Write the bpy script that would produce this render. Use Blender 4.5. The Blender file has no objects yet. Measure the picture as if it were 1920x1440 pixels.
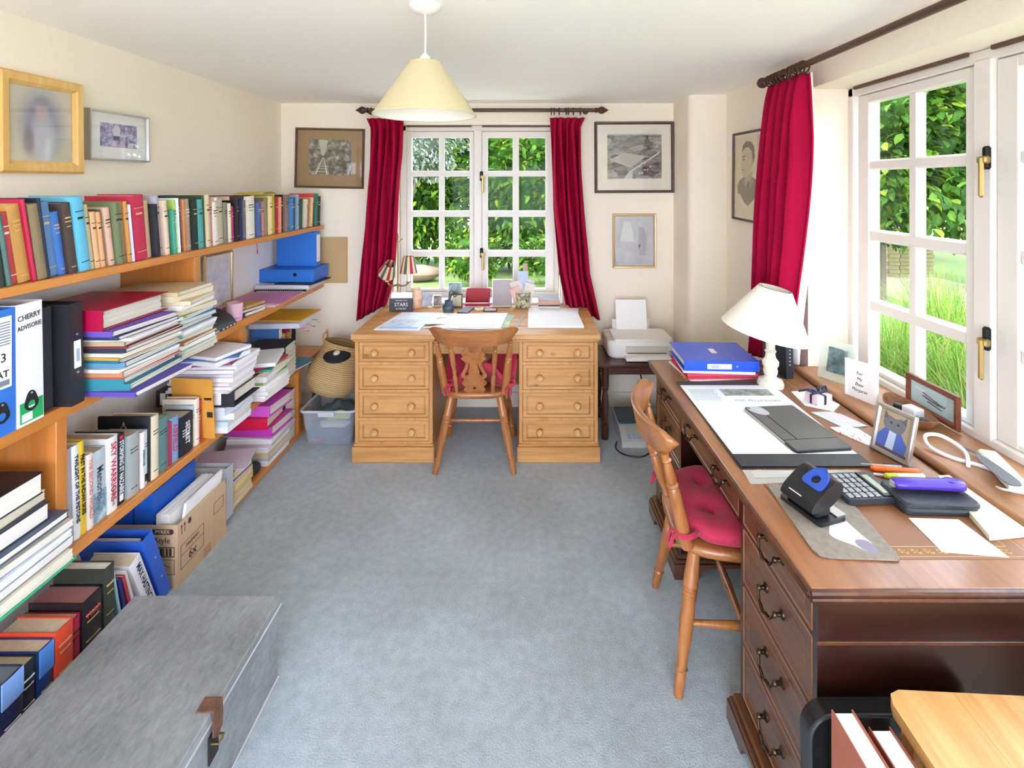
import bpy, bmesh, math, random
from mathutils import Vector, Matrix, Euler
R = math.radians
S = bpy.context.scene
COL = S.collection

# ------------------------------------------------------------ camera
cam_d = bpy.data.cameras.new('camera')
cam_d.sensor_width = 36.0
cam_d.lens = 950.0 / 1920.0 * 36.0
cam_d.shift_x = -26.0 / 1920.0
cam_d.shift_y = -373.0 / 1920.0
cam_d.clip_start = 0.02
cam = bpy.data.objects.new('camera', cam_d)
cam.location = (0, 0, 1.6)
cam.rotation_euler = (R(90), 0, 0)
COL.objects.link(cam)
S.camera = cam

# ------------------------------------------------------------ sky, sun, exposure
W = bpy.data.worlds.new('sky')
S.world = W
W.use_nodes = True
nt = W.node_tree
nt.nodes.clear()
wo = nt.nodes.new('ShaderNodeOutputWorld')
bg = nt.nodes.new('ShaderNodeBackground')
bg.inputs['Color'].default_value = (0.85, 0.925, 1.14, 1)      # bright, even blue white sky
bg.inputs['Strength'].default_value = 5.0
nt.links.new(bg.outputs[0], wo.inputs[0])

sun_d = bpy.data.lights.new('sun', 'SUN')
sun_d.energy = 2.6
sun_d.angle = R(6)
sun_d.color = (1.0, 0.95, 0.86)
sun = bpy.data.objects.new('sun', sun_d)
sun.rotation_euler = Vector((-0.38, -0.55, 0.74)).to_track_quat('Z', 'Y').to_euler()
COL.objects.link(sun)

S.view_settings.view_transform = 'Standard'
S.view_settings.look = 'None'
S.view_settings.gamma = 1.0
S.view_settings.use_curve_mapping = False
S.view_settings.exposure = 1.5
try:
    S.cycles.max_bounces = 14
    S.cycles.diffuse_bounces = 8
    S.cycles.transparent_max_bounces = 12
    S.cycles.caustics_reflective = False
    S.cycles.caustics_refractive = False
except Exception:
    pass

# ------------------------------------------------------------ helpers
random.seed(11)

def lin(h):
    h = h.lstrip('#')
    c = [int(h[i:i + 2], 16) / 255.0 for i in (0, 2, 4)]
    return tuple((x / 12.92 if x <= 0.04045 else ((x + 0.055) / 1.055) ** 2.4) for x in c) + (1.0,)

MATS = {}

def mat(name, col, rough=0.6, metal=0.0, var=None, bump=None, sheen=0.0, coat=0.0, spec=0.5, trans=0.0):
    """plain principled material; var=(scale, amount[, (sx,sy,sz)]) mottles the colour, bump=(scale, strength)"""
    key = name
    if key in MATS:
        return MATS[key]
    m = bpy.data.materials.new(name)
    m.use_nodes = True
    n = m.node_tree
    b = n.nodes['Principled BSDF']
    c = lin(col)
    b.inputs['Base Color'].default_value = c
    b.inputs['Roughness'].default_value = rough
    b.inputs['Metallic'].default_value = metal
    b.inputs['Specular IOR Level'].default_value = spec
    if sheen:
        b.inputs['Sheen Weight'].default_value = sheen
        b.inputs['Sheen Roughness'].default_value = 0.4
    if coat:
        b.inputs['Coat Weight'].default_value = coat
        b.inputs['Coat Roughness'].default_value = 0.15
    if trans:
        b.inputs['Transmission Weight'].default_value = trans
    m.diffuse_color = c
    if var or bump:
        tc = n.nodes.new('ShaderNodeTexCoord')
    if var:
        mp = n.nodes.new('ShaderNodeMapping')
        if len(var) > 2:
            mp.inputs['Scale'].default_value = var[2]
        n.links.new(tc.outputs['Object'], mp.inputs[0])
        no = n.nodes.new('ShaderNodeTexNoise')
        no.inputs['Scale'].default_value = var[0]
        no.inputs['Detail'].default_value = 5
        n.links.new(mp.outputs[0], no.inputs['Vector'])
        mr = n.nodes.new('ShaderNodeMapRange')
        mr.inputs['From Min'].default_value = 0.25
        mr.inputs['From Max'].default_value = 0.75
        mr.inputs['To Min'].default_value = 1 - var[1]
        mr.inputs['To Max'].default_value = 1 + var[1]
        n.links.new(no.outputs[0], mr.inputs[0])
        mx = n.nodes.new('ShaderNodeVectorMath')
        mx.operation = 'SCALE'
        mx.inputs[0].default_value = c[:3]
        n.links.new(mr.outputs[0], mx.inputs['Scale'])
        n.links.new(mx.outputs[0], b.inputs['Base Color'])
    if bump:
        nb = n.nodes.new('ShaderNodeTexNoise')
        nb.inputs['Scale'].default_value = bump[0]
        nb.inputs['Detail'].default_value = 3
        n.links.new(tc.outputs['Object'], nb.inputs['Vector'])
        bp = n.nodes.new('ShaderNodeBump')
        bp.inputs['Strength'].default_value = bump[1]
        bp.inputs['Distance'].default_value = 0.01
        n.links.new(nb.outputs[0], bp.inputs['Height'])
        n.links.new(bp.outputs[0], b.inputs['Normal'])
    MATS[key] = m
    return m

def wood(name, c1, c2, axis='X', scale=1.0, rough=0.45, knots=True, coat=0.0):
    """procedural wood: fibres run along the axis, with ring bands and a few knots"""
    if name in MATS:
        return MATS[name]
    m = bpy.data.materials.new(name)
    m.use_nodes = True
    n = m.node_tree
    b = n.nodes['Principled BSDF']
    b.inputs['Roughness'].default_value = rough
    if coat:
        b.inputs['Coat Weight'].default_value = coat
        b.inputs['Coat Roughness'].default_value = 0.2
    tc = n.nodes.new('ShaderNodeTexCoord')
    mp = n.nodes.new('ShaderNodeMapping')
    s = {'X': (0.7, 9, 9), 'Y': (9, 0.7, 9), 'Z': (9, 9, 0.7)}[axis]
    mp.inputs['Scale'].default_value = [q * scale for q in s]
    n.links.new(tc.outputs['Object'], mp.inputs[0])
    n1 = n.nodes.new('ShaderNodeTexNoise')
    n1.inputs['Scale'].default_value = 1.6
    n1.inputs['Detail'].default_value = 3
    n1.inputs['Distortion'].default_value = 0.6
    n.links.new(mp.outputs[0], n1.inputs['Vector'])
    mu = n.nodes.new('ShaderNodeMath')
    mu.operation = 'MULTIPLY'
    mu.inputs[1].default_value = 14.0
    n.links.new(n1.outputs[0], mu.inputs[0])
    sn = n.nodes.new('ShaderNodeMath')
    sn.operation = 'SINE'
    n.links.new(mu.outputs[0], sn.inputs[0])
    n2 = n.nodes.new('ShaderNodeTexNoise')
    n2.inputs['Scale'].default_value = 9.0
    n2.inputs['Detail'].default_value = 4
    n.links.new(mp.outputs[0], n2.inputs['Vector'])
    ad = n.nodes.new('ShaderNodeMath')
    ad.operation = 'MULTIPLY_ADD'
    ad.inputs[1].default_value = 0.22
    n.links.new(sn.outputs[0], ad.inputs[0])
    n.links.new(n2.outputs[0], ad.inputs[2])
    cr = n.nodes.new('ShaderNodeValToRGB')
    cr.color_ramp.elements[0].position = 0.2
    cr.color_ramp.elements[0].color = lin(c2)
    cr.color_ramp.elements[1].position = 0.8
    cr.color_ramp.elements[1].color = lin(c1)
    n.links.new(ad.outputs[0], cr.inputs[0])
    last = cr.outputs[0]
    if knots:
        vo = n.nodes.new('ShaderNodeTexVoronoi')
        vo.inputs['Scale'].default_value = 5.0
        mp2 = n.nodes.new('ShaderNodeMapping')
        mp2.inputs['Scale'].default_value = {'X': (.8, 1.3, 1.3), 'Y': (1.3, .8, 1.3), 'Z': (1.3, 1.3, .8)}[axis]
        n.links.new(tc.outputs['Object'], mp2.inputs[0])
        n.links.new(mp2.outputs[0], vo.inputs['Vector'])
        kr = n.nodes.new('ShaderNodeMapRange')
        kr.inputs['From Min'].default_value = 0.03
        kr.inputs['From Max'].default_value = 0.10
        n.links.new(vo.outputs['Distance'], kr.inputs[0])
        mk = n.nodes.new('ShaderNodeMixRGB')
        mk.inputs[1].default_value = [q * 0.45 for q in lin(c2)[:3]] + [1]
        n.links.new(kr.outputs[0], mk.inputs[0])
        n.links.new(last, mk.inputs[2])
        last = mk.outputs[0]
    n.links.new(last, b.inputs['Base Color'])
    MATS[name] = m
    return m

def glass(name, tint='#ffffff', refl=0.06):
    if name in MATS:
        return MATS[name]
    m = bpy.data.materials.new(name)
    m.use_nodes = True
    n = m.node_tree
    n.nodes.clear()
    o = n.nodes.new('ShaderNodeOutputMaterial')
    t = n.nodes.new('ShaderNodeBsdfTransparent')
    t.inputs[0].default_value = lin(tint)
    g = n.nodes.new('ShaderNodeBsdfGlossy')
    g.inputs['Roughness'].default_value = 0.02
    mx = n.nodes.new('ShaderNodeMixShader')
    lw = n.nodes.new('ShaderNodeLayerWeight')
    lw.inputs['Blend'].default_value = 0.5
    pw = n.nodes.new('ShaderNodeMath')
    pw.operation = 'POWER'
    pw.inputs[1].default_value = 4.0
    n.links.new(lw.outputs['Facing'], pw.inputs[0])
    fr = n.nodes.new('ShaderNodeMath')
    fr.operation = 'MULTIPLY_ADD'
    fr.inputs[1].default_value = 0.5
    fr.inputs[2].default_value = refl
    n.links.new(pw.outputs[0], fr.inputs[0])
    n.links.new(fr.outputs[0], mx.inputs[0])
    n.links.new(t.outputs[0], mx.inputs[1])
    n.links.new(g.outputs[0], mx.inputs[2])
    n.links.new(mx.outputs[0], o.inputs[0])
    MATS[name] = m
    return m

class MB:
    """collects shapes into one mesh"""
    def __init__(s):
        s.v, s.f, s.m = [], [], []

    def add(s, vs, fs, mi=0):
        o = len(s.v)
        s.v += [Vector(p) for p in vs]
        s.f += [tuple(i + o for i in q) for q in fs]
        s.m += [mi] * len(fs)
        return s

    def box(s, x0, x1, y0, y1, z0, z1, b=0.0, mi=0):
        lo, hi = (min(x0, x1), min(y0, y1), min(z0, z1)), (max(x0, x1), max(y0, y1), max(z0, z1))
        if b <= 0:
            vs = [(x, y, z) for z in (lo[2], hi[2]) for y in (lo[1], hi[1]) for x in (lo[0], hi[0])]
            return s.add(vs, [(0, 2, 3, 1), (4, 5, 7, 6), (0, 1, 5, 4), (2, 6, 7, 3), (0, 4, 6, 2), (1, 3, 7, 5)], mi)
        b = min(b, *[(hi[i] - lo[i]) * .49 for i in range(3)])
        vs, idx = [], {}
        for cx in (0, 1):
            for cy in (0, 1):
                for cz in (0, 1):
                    for a in range(3):
                        p = []
                        for i, c in enumerate((cx, cy, cz)):
                            e = (lo, hi)[c][i]
                            p.append(e if i == a else e + (b if c == 0 else -b))
                        idx[cx, cy, cz, a] = len(vs)
                        vs.append(p)
        fs = []
        for a in range(3):
            o = [i for i in range(3) if i != a]
            for sd in (0, 1):
                q = []
                for u, w in ((0, 0), (1, 0), (1, 1), (0, 1)):
                    c = [0, 0, 0]
                    c[a], c[o[0]], c[o[1]] = sd, u, w
                    q.append(idx[c[0], c[1], c[2], a])
                fl = (sd == 0) ^ (a == 1)
                fs.append(tuple(q[::-1]) if fl else tuple(q))
        for a in range(3):
            o = [i for i in range(3) if i != a]
            for u in (0, 1):
                for w in (0, 1):
                    c0, c1 = [0, 0, 0], [0, 0, 0]
                    c0[o[0]] = c1[o[0]] = u
                    c0[o[1]] = c1[o[1]] = w
                    c1[a] = 1
                    q = (idx[(*c0, o[0])], idx[(*c1, o[0])], idx[(*c1, o[1])], idx[(*c0, o[1])])
                    fs.append(q)
        for cx in (0, 1):
            for cy in (0, 1):
                for cz in (0, 1):
                    fs.append((idx[cx, cy, cz, 0], idx[cx, cy, cz, 1], idx[cx, cy, cz, 2]))
        ctr = Vector([(lo[i] + hi[i]) / 2 for i in range(3)])
        out = []
        for q in fs:
            p = [Vector(vs[i]) for i in q]
            nr = (p[1] - p[0]).cross(p[2] - p[0])
            mid = sum(p, Vector()) / len(p)
            out.append(q if nr.dot(mid - ctr) >= 0 else q[::-1])
        return s.add(vs, out, mi)

    def lathe(s, prof, n=20, c=(0, 0, 0), mi=0, cap=True, axis='Z'):
        vs, fs = [], []
        for r, z in prof:
            for k in range(n):
                a = 2 * math.pi * k / n
                x, y = r * math.cos(a), r * math.sin(a)
                p = {'Z': (x, y, z), 'X': (z, x, y), 'Y': (y, z, x)}[axis]
                vs.append((p[0] + c[0], p[1] + c[1], p[2] + c[2]))
        for i in range(len(prof) - 1):
            for k in range(n):
                k2 = (k + 1) % n
                fs.append((i * n + k, i * n + k2, (i + 1) * n + k2, (i + 1) * n + k))
        if cap:
            fs.append(tuple(range(n - 1, -1, -1)))
            fs.append(tuple((len(prof) - 1) * n + k for k in range(n)))
        return s.add(vs, fs, mi)

    def tube(s, pts, r, n=8, mi=0, cap=True, closed=False):
        pts = [Vector(p) for p in pts]
        rr = r if isinstance(r, (list, tuple)) else [r] * len(pts)
        vs, fs = [], []
        up = None
        L = len(pts)
        for i, p in enumerate(pts):
            if closed:
                d = pts[(i + 1) % L] - pts[i - 1]
            else:
                d = pts[min(i + 1, L - 1)] - pts[max(i - 1, 0)]
            d = d.normalized() if d.length > 1e-9 else Vector((0, 0, 1))
            if up is None:
                up = Vector((0, 0, 1)) if abs(d.z) < .9 else Vector((1, 0, 0))
            u = up - d * up.dot(d)
            if u.length < 1e-6:
                u = Vector((1, 0, 0)) - d * d.x
            u.normalize()
            up = u
            w = d.cross(u)
            for k in range(n):
                a = 2 * math.pi * k / n
                vs.append(p + (u * math.cos(a) + w * math.sin(a)) * rr[i])
        for i in range(L if closed else L - 1):
            j = (i + 1) % L
            for k in range(n):
                k2 = (k + 1) % n
                fs.append((i * n + k, i * n + k2, j * n + k2, j * n + k))
        if cap and not closed:
            fs.append(tuple(range(n - 1, -1, -1)))
            fs.append(tuple((L - 1) * n + k for k in range(n)))
        return s.add(vs, fs, mi)

    def turned(s, p0, p1, prof, n=14, mi=0):
        """lathe profile [(t 0..1, radius)] along the line p0->p1"""
        p0, p1 = Vector(p0), Vector(p1)
        return s.tube([p0.lerp(p1, t) for t, _ in prof], [r for _, r in prof], n, mi)

    def prism(s, pts, d, mi=0, plane='XY', off=0.0):
        """2-D outline extruded by d; plane gives the outline's two axes"""
        n = len(pts)
        def to(a, b, h):
            return {'XY': (a, b, h), 'XZ': (a, h, b), 'YZ': (h, a, b)}[plane]
        vs = [to(a, b, off) for a, b in pts] + [to(a, b, off + d) for a, b in pts]
        area = sum(pts[i][0] * pts[(i + 1) % n][1] - pts[(i + 1) % n][0] * pts[i][1] for i in range(n))
        flip = (area < 0) ^ (plane == 'XZ') ^ (d < 0)
        fs = [tuple(range(n - 1, -1, -1)), tuple(range(n, 2 * n))]
        fs += [(i, (i + 1) % n, n + (i + 1) % n, n + i) for i in range(n)]
        if flip:
            fs = [q[::-1] for q in fs]
        return s.add(vs, fs, mi)

    def grid(s, fn, nu, nv, mi=0, cu=False):
        vs = [fn(i / (nu if cu else nu), j / nv) for i in range(nu + (0 if cu else 1)) for j in range(nv + 1)]
        m = nv + 1
        cnt = nu if cu else nu + 1
        fs = []
        for i in range(nu):
            i2 = (i + 1) % cnt
            for j in range(nv):
                fs.append((i * m + j, i2 * m + j, i2 * m + j + 1, i * m + j + 1))
        return s.add(vs, fs, mi)

    def sheet(s, fn, nu, nv, t=0.001, mi=0):
        """a grid given thickness t downwards in z, closed"""
        top = [Vector(fn(i / nu, j / nv)) for i in range(nu + 1) for j in range(nv + 1)]
        bot = [p - Vector((0, 0, t)) for p in top]
        m = nv + 1
        N = len(top)
        fs = []
        for i in range(nu):
            for j in range(nv):
                q = (i * m + j, (i + 1) * m + j, (i + 1) * m + j + 1, i * m + j + 1)
                fs.append(q)
                fs.append(tuple(k + N for k in q[::-1]))
        for i in range(nu):
            a, b = i * m, (i + 1) * m
            fs.append((a, a + N, b + N, b))
            a, b = i * m + nv, (i + 1) * m + nv
            fs.append((b, b + N, a + N, a))
        for j in range(nv):
            a, b = j, j + 1
            fs.append((b, b + N, a + N, a))
            a, b = nu * m + j, nu * m + j + 1
            fs.append((a, a + N, b + N, b))
        return s.add(top + bot, fs, mi)

    def ball(s, c, r, n=12, m=8, mi=0):
        rx, ry, rz = r if isinstance(r, (tuple, list)) else (r, r, r)
        vs = [(c[0], c[1], c[2] - rz)]
        for i in range(1, m):
            a = math.pi * i / m - math.pi / 2
            for k in range(n):
                t = 2 * math.pi * k / n
                vs.append((c[0] + rx * math.cos(a) * math.cos(t), c[1] + ry * math.cos(a) * math.sin(t), c[2] + rz * math.sin(a)))
        vs.append((c[0], c[1], c[2] + rz))
        fs = [(0, 1 + (k + 1) % n, 1 + k) for k in range(n)]
        for i in range(m - 2):
            for k in range(n):
                k2 = (k + 1) % n
                fs.append((1 + i * n + k, 1 + i * n + k2, 1 + (i + 1) * n + k2, 1 + (i + 1) * n + k))
        o = 1 + (m - 2) * n
        fs += [(o + k, o + (k + 1) % n, len(vs) - 1) for k in range(n)]
        return s.add(vs, fs, mi)

    def tf(s, M, start=0):
        for i in range(start, len(s.v)):
            s.v[i] = M @ s.v[i]
        return s

def mesh(name, mb, mats, smooth=32):
    me = bpy.data.meshes.new(name)
    me.from_pydata([tuple(p) for p in mb.v], [], mb.f)
    for m in (mats if isinstance(mats, (list, tuple)) else [mats]):
        me.materials.append(m)
    if any(mb.m):
        me.polygons.foreach_set('material_index', mb.m)
    if smooth:
        me.polygons.foreach_set('use_smooth', [True] * len(me.polygons))
        me.set_sharp_from_angle(angle=R(smooth))
    me.update()
    return me

def put(o, parent=None, loc=None, rot=None):
    COL.objects.link(o)
    if parent is not None:
        o.parent = parent
    if loc is not None:
        o.location = loc
    if rot is not None:
        o.rotation_euler = rot
    return o

def obj(name, mb, mats, parent=None, loc=None, rot=None, smooth=32):
    me = mb if isinstance(mb, bpy.types.Mesh) else mesh(name, mb, mats, smooth)
    return put(bpy.data.objects.new(name, me), parent, loc, rot)

def tag(o, label=None, cat=None, group=None, kind=None):
    if label: o['label'] = label
    if cat: o['category'] = cat
    if group: o['group'] = group
    if kind: o['kind'] = kind
    return o

def thing(name, label, cat, loc=(0, 0, 0), rot=(0, 0, 0), group=None):
    return tag(put(bpy.data.objects.new(name, None), None, loc, rot), label, cat, group)

def struct(name, mb, mats, parent=None, label=None, smooth=32):
    o = obj(name, mb, mats, parent, smooth=smooth)
    if parent is None:
        o['kind'] = 'structure'
        if label: o['label'] = label
    return o

def sempty(name, label=None):
    o = put(bpy.data.objects.new(name, None))
    o['kind'] = 'structure'
    if label: o['label'] = label
    return o

def text(name, body, size, m, parent, loc, rot=(0, 0, 0), sx=1.0, align='CENTER', ext=0.0003, bold=0.0, shear=0.0):
    """flat raised lettering turned into a mesh"""
    cu = bpy.data.curves.new(name, 'FONT')
    cu.body = body
    cu.size = size
    cu.extrude = ext
    cu.offset = bold
    cu.shear = shear
    cu.resolution_u = 2
    cu.align_x = align
    cu.align_y = 'CENTER'
    o = put(bpy.data.objects.new(name, cu), parent, loc, rot)
    o.scale = (sx, 1, 1)
    TEXTS.append((o, m))

TEXTS = []

def flush_text():
    """all lettering becomes mesh objects in one pass"""
    dg = bpy.context.evaluated_depsgraph_get()
    dg.update()
    for o, m in TEXTS:
        me = bpy.data.meshes.new_from_object(o.evaluated_get(dg))
        nm = o.name.split('.')[0]
        me.materials.clear()
        me.materials.append(m)
        q = put(bpy.data.objects.new(nm, me), o.parent, o.location.copy(), o.rotation_euler.copy())
        q.scale = o.scale.copy()
    for o, m in TEXTS:
        bpy.data.curves.remove(o.data)

def spl(pts, k=5):
    """smooth open path through the points"""
    P = [Vector(p) for p in pts]
    out = []
    for i in range(len(P) - 1):
        p0, p1, p2, p3 = P[max(i - 1, 0)], P[i], P[i + 1], P[min(i + 2, len(P) - 1)]
        for q in range(k):
            t = q / k
            out.append(.5 * ((2 * p1) + (-p0 + p2) * t + (2 * p0 - 5 * p1 + 4 * p2 - p3) * t * t + (-p0 + 3 * p1 - 3 * p2 + p3) * t ** 3))
    return out + [P[-1]]

def Mx(loc=(0, 0, 0), rot=(0, 0, 0)):
    return Matrix.Translation(loc) @ Euler(rot).to_matrix().to_4x4()
# ------------------------------------------------------------ the room
XL, XR, YB, YF, ZC = -1.768, 1.306, 3.66, -1.65, 2.19
m_wall = mat('cream_plaster', '#f2e8d6', 0.9, var=(1.3, 0.03), bump=(60, 0.08))
m_ceil = mat('white_ceiling_paint', '#fbf9f5', 0.95, bump=(40, 0.05))
m_white = mat('white_window_paint', '#e0dbd6', 0.4)
m_skirt = mat('cream_gloss_paint', '#e9e0cb', 0.45)
m_glass = glass('window_glass', '#ebefed', 0.003)
m_glass2 = glass('clear_fill_glass', '#ffffff', 0.003)
m_darkstrip = mat('dark_brown_strip', '#5a4334', 0.6)

# carpet
def carpet():
    m = bpy.data.materials.new('pale_blue_carpet')
    m.use_nodes = True
    n = m.node_tree
    b = n.nodes['Principled BSDF']
    b.inputs['Roughness'].default_value = 1.0
    b.inputs['Specular IOR Level'].default_value = 0.1
    b.inputs['Sheen Weight'].default_value = 0.25
    tc = n.nodes.new('ShaderNodeTexCoord')
    big = n.nodes.new('ShaderNodeTexNoise'); big.inputs['Scale'].default_value = 2.2; big.inputs['Detail'].default_value = 3
    fine = n.nodes.new('ShaderNodeTexNoise'); fine.inputs['Scale'].default_value = 190; fine.inputs['Detail'].default_value = 2
    mid = n.nodes.new('ShaderNodeTexNoise'); mid.inputs['Scale'].default_value = 28; mid.inputs['Detail'].default_value = 4
    for q in (big, fine, mid):
        n.links.new(tc.outputs['Object'], q.inputs['Vector'])
    r1 = n.nodes.new('ShaderNodeValToRGB')
    r1.color_ramp.elements[0].position = 0.33; r1.color_ramp.elements[0].color = lin('#9ea7ac')
    r1.color_ramp.elements[1].position = 0.62; r1.color_ramp.elements[1].color = lin('#adb8c0')
    n.links.new(big.outputs[0], r1.inputs[0])
    a = n.nodes.new('ShaderNodeMath'); a.operation = 'ADD'
    n.links.new(fine.outputs[0], a.inputs[0]); n.links.new(mid.outputs[0], a.inputs[1])
    mr = n.nodes.new('ShaderNodeMapRange')
    mr.inputs['From Min'].default_value = 0.7; mr.inputs['From Max'].default_value = 1.3
    mr.inputs['To Min'].default_value = 0.82; mr.inputs['To Max'].default_value = 1.12
    n.links.new(a.outputs[0], mr.inputs[0])
    sc = n.nodes.new('ShaderNodeVectorMath'); sc.operation = 'SCALE'
    n.links.new(r1.outputs[0], sc.inputs[0]); n.links.new(mr.outputs[0], sc.inputs['Scale'])
    n.links.new(sc.outputs[0], b.inputs['Base Color'])
    bp = n.nodes.new('ShaderNodeBump'); bp.inputs['Strength'].default_value = 0.5; bp.inputs['Distance'].default_value = 0.004
    n.links.new(fine.outputs[0], bp.inputs['Height']); n.links.new(bp.outputs[0], b.inputs['Normal'])
    return m

struct('floor', MB().box(XL - .2, XR + .3, YF - .2, YB + .3, -.12, 0), carpet(), label='pale blue grey carpet across the study floor')
struct('ceiling', MB().box(XL - .2, XR + .35, YF - .2, YB + .35, ZC, ZC + .12), m_ceil, label='white painted ceiling')
struct('wall_left', MB().box(XL - .2, XL, YF, YB + .3, 0, ZC), m_wall, label='cream wall behind the long bookshelves')
OX0, OX1, OZ0, OZ1 = -.955, .262, .75, 2.052
mb = MB()
mb.box(XL, OX0, YB, YB + .3, 0, ZC).box(OX1, XR, YB, YB + .3, 0, ZC)
mb.box(OX0, OX1, YB, YB + .3, 0, OZ0 - .03).box(OX0, OX1, YB, YB + .3, OZ1, ZC)
struct('wall_back', mb, m_wall, label='cream wall around the far window')
RY0, RY1, RZ0, RZ1 = .22, 2.345, .73, 2.044
mb = MB()
mb.box(XR, XR + .3, YF, -1.35, 0, ZC).box(XR, XR + .3, -.15, RY0, 0, ZC).box(XR, XR + .3, -1.35, -.15, 0, RZ0).box(XR, XR + .3, -1.35, -.15, RZ1, ZC).box(XR, XR + .3, RY1, YB + .3, 0, ZC)
mb.box(XR, XR + .3, RY0, RY1, 0, RZ0).box(XR, XR + .3, RY0, RY1, RZ1, ZC)
struct('wall_right', mb, m_wall, label='cream wall around the wide side window')
mb = MB()
mb.box(XL - .2, -1.45, YF - .2, YF, 0, ZC).box(1.15, XR + .3, YF - .2, YF, 0, ZC).box(-1.45, 1.15, YF - .2, YF, 2.08, ZC)
struct('wall_front', mb, m_wall, label='cream wall with glazed doors added behind the viewer for fill light')
# boxed-in column in the far right corner, plaster corner rounded
r = .05
pts = [(XR, 3.3), (XR, YB), (1.067, YB)] + [(1.067 + r - r * math.cos(a), 3.3 + r - r * math.sin(a)) for a in [R(q) for q in range(0, 91, 15)]]
struct('wall_corner', MB().prism(pts, ZC), m_wall, label='cream boxed column in the far right corner')
# skirting boards
def skirt(name, x0, x1, y0, y1):
    struct(name, MB().box(x0, x1, y0, y1, 0, .11, .006), m_skirt)
skirt('baseboard_back', XL, 1.067, YB - .016, YB)
skirt('baseboard_corner', 1.05, XR, 3.284, 3.3)
skirt('baseboard_right', XR - .016, XR, YF, 3.284)
skirt('baseboard_left', XL, XL + .016, YF, .6)

# ------------------------------------------------------------ windows
m_black = mat('black_iron', '#1d1b1a', 0.45, metal=.6)
m_brass = mat('aged_brass', '#a8905a', 0.35, metal=1.0)
def window(name, loc, rotz, W, Z0, Z1, mullions, casements, rows, handles, label):
    """local x runs along the wall, y outwards"""
    root = sempty(name, label)
    root.location = loc
    root.rotation_euler = (0, 0, rotz)
    fb = .034
    mb = MB()
    mb.box(-.012, fb, 0, .09, Z0, Z1, .004).box(W - fb, W, 0, .09, Z0, Z1, .004)
    mb.box(0, W, 0, .088, Z1 - .04, Z1, .004).box(0, W, -.004, .1, Z0, Z0 + .045, .006)
    for a, b in mullions:
        mb.box(a, b, -.006, .088, Z0 + .03, Z1 - .03, .006)
    obj('frame', mb, m_white, root)
    for (x0, x1, cols) in casements:
        z0, z1 = Z0 + .045, Z1 - .042
        mb = MB()
        mb.box(x0, cols[0][0], .008, .06, z0, z1, .005).box(cols[-1][1], x1, .008, .06, z0, z1, .005)
        mb.box(x0 + .01, x1 - .01, .009, .059, z0, rows[-1][0], .005).box(x0 + .01, x1 - .01, .009, .059, rows[0][1], z1, .005)
        cs = obj('casement', mb, m_white, root)
        for i in range(len(cols) - 1):
            obj('glazing_bar', MB().box(cols[i][1], cols[i + 1][0], .014, .054, rows[-1][0] - .005, rows[0][1] + .005, .008), m_white, cs)
        for i in range(len(rows) - 1):
            obj('glazing_bar', MB().box(cols[0][0] - .005, cols[-1][1] + .005, .012, .055, rows[i + 1][1], rows[i][0], .008), m_white, cs)
        for a, b in cols:
            for c, d in rows:
                obj('pane', MB().box(a - .004, b + .004, .032, .036, c - .004, d + .004), m_glass, cs)
        # dark strip left from a blind, over the casement
        obj('blind_rail', MB().box(x0 + .005, x1 - .015, -.016, -.002, Z1 - .012, Z1 + .004, .002), m_darkstrip, root)
    for hx, hz in handles:
        h = obj('handle', MB().box(hx - .012, hx + .012, -.022, -.004, hz - .03, hz + .045, .006), m_black, root)
        mb = MB().box(hx - .006, hx + .03, -.045, -.024, hz - .012, hz + .012, .005)
        mb.box(hx + .004, hx + .022, -.05, -.036, hz - .12, hz + .012, .006)
        obj('lever', mb, m_brass, h)
    return root

rows = [(1.709, 1.96), (1.406, 1.665), (1.103, 1.357), (.812, 1.054)]
x0 = -.94
window('window_1', (x0, 3.84, 0), 0, 1.19, .745, 2.05, [(-.395 - x0, -.335 - x0)],
       [(.034, -.395 - x0, [(-.869 - x0, -.663 - x0), (-.622 - x0, -.428 - x0)]),
        (-.335 - x0, 1.156, [(-.291 - x0, -.101 - x0), (-.053 - x0, .15 - x0)])],
       rows, [(-.335 - x0, 1.66), (-.335 - x0, 1.08)], 'white small-paned window in the far wall')
y0 = 2.345
cs = []
for k, (a, b) in enumerate([(2.29, 1.685), (1.615, 1.01), (.94, .3)]):
    wd = (a - b)
    p0 = a - .075
    p1 = b + .045
    mid = (p0 + p1) / 2
    cs.append((y0 - a, y0 - b, [(y0 - p0, y0 - mid - .024), (y0 - mid + .024, y0 - p1)]))
window('window_2', (1.491, y0, 0), R(-90), y0 - .23, .745, 2.042, [(y0 - 1.685, y0 - 1.615), (y0 - 1.01, y0 - .94)],
       cs, rows, [(y0 - 1.625, 1.68), (y0 - 1.625, 1.1)], 'wide white small-paned window beside the dark desk')

window('fill_window', (1.491, -.15, 0), R(-90), 1.2, .745, 2.042, [(.57, .63)], [(.034, .57, [(.075, .28), (.325, .53)]), (.63, 1.166, [(.67, .875), (.92, 1.125)])],  # unseen window added to let in fill light from behind right
       rows, [], 'unseen small-paned window added on the right for fill light')
m_sill = wood('honey_sill_wood', '#b0805a', '#9c6c48', 'Y', .5, .45, knots=False)
pts = [(1.495, .733), (1.495, .762)] + [(1.24 + .015 - .015 * math.sin(a), .747 + .015 * math.cos(a)) for a in [R(q) for q in range(0, 181, 20)]]
struct('trim_1', MB().prism([(p[0], p[1]) for p in pts], RY1 - RY0 - .002, plane='XZ', off=RY0 + .001), m_sill, label='brown wooden sill of the wide window')
struct('trim_2', MB().box(OX0, OX1, YB - .012, 3.842, .72, .752, .006), m_white, label='white painted sill of the far window')
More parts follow.
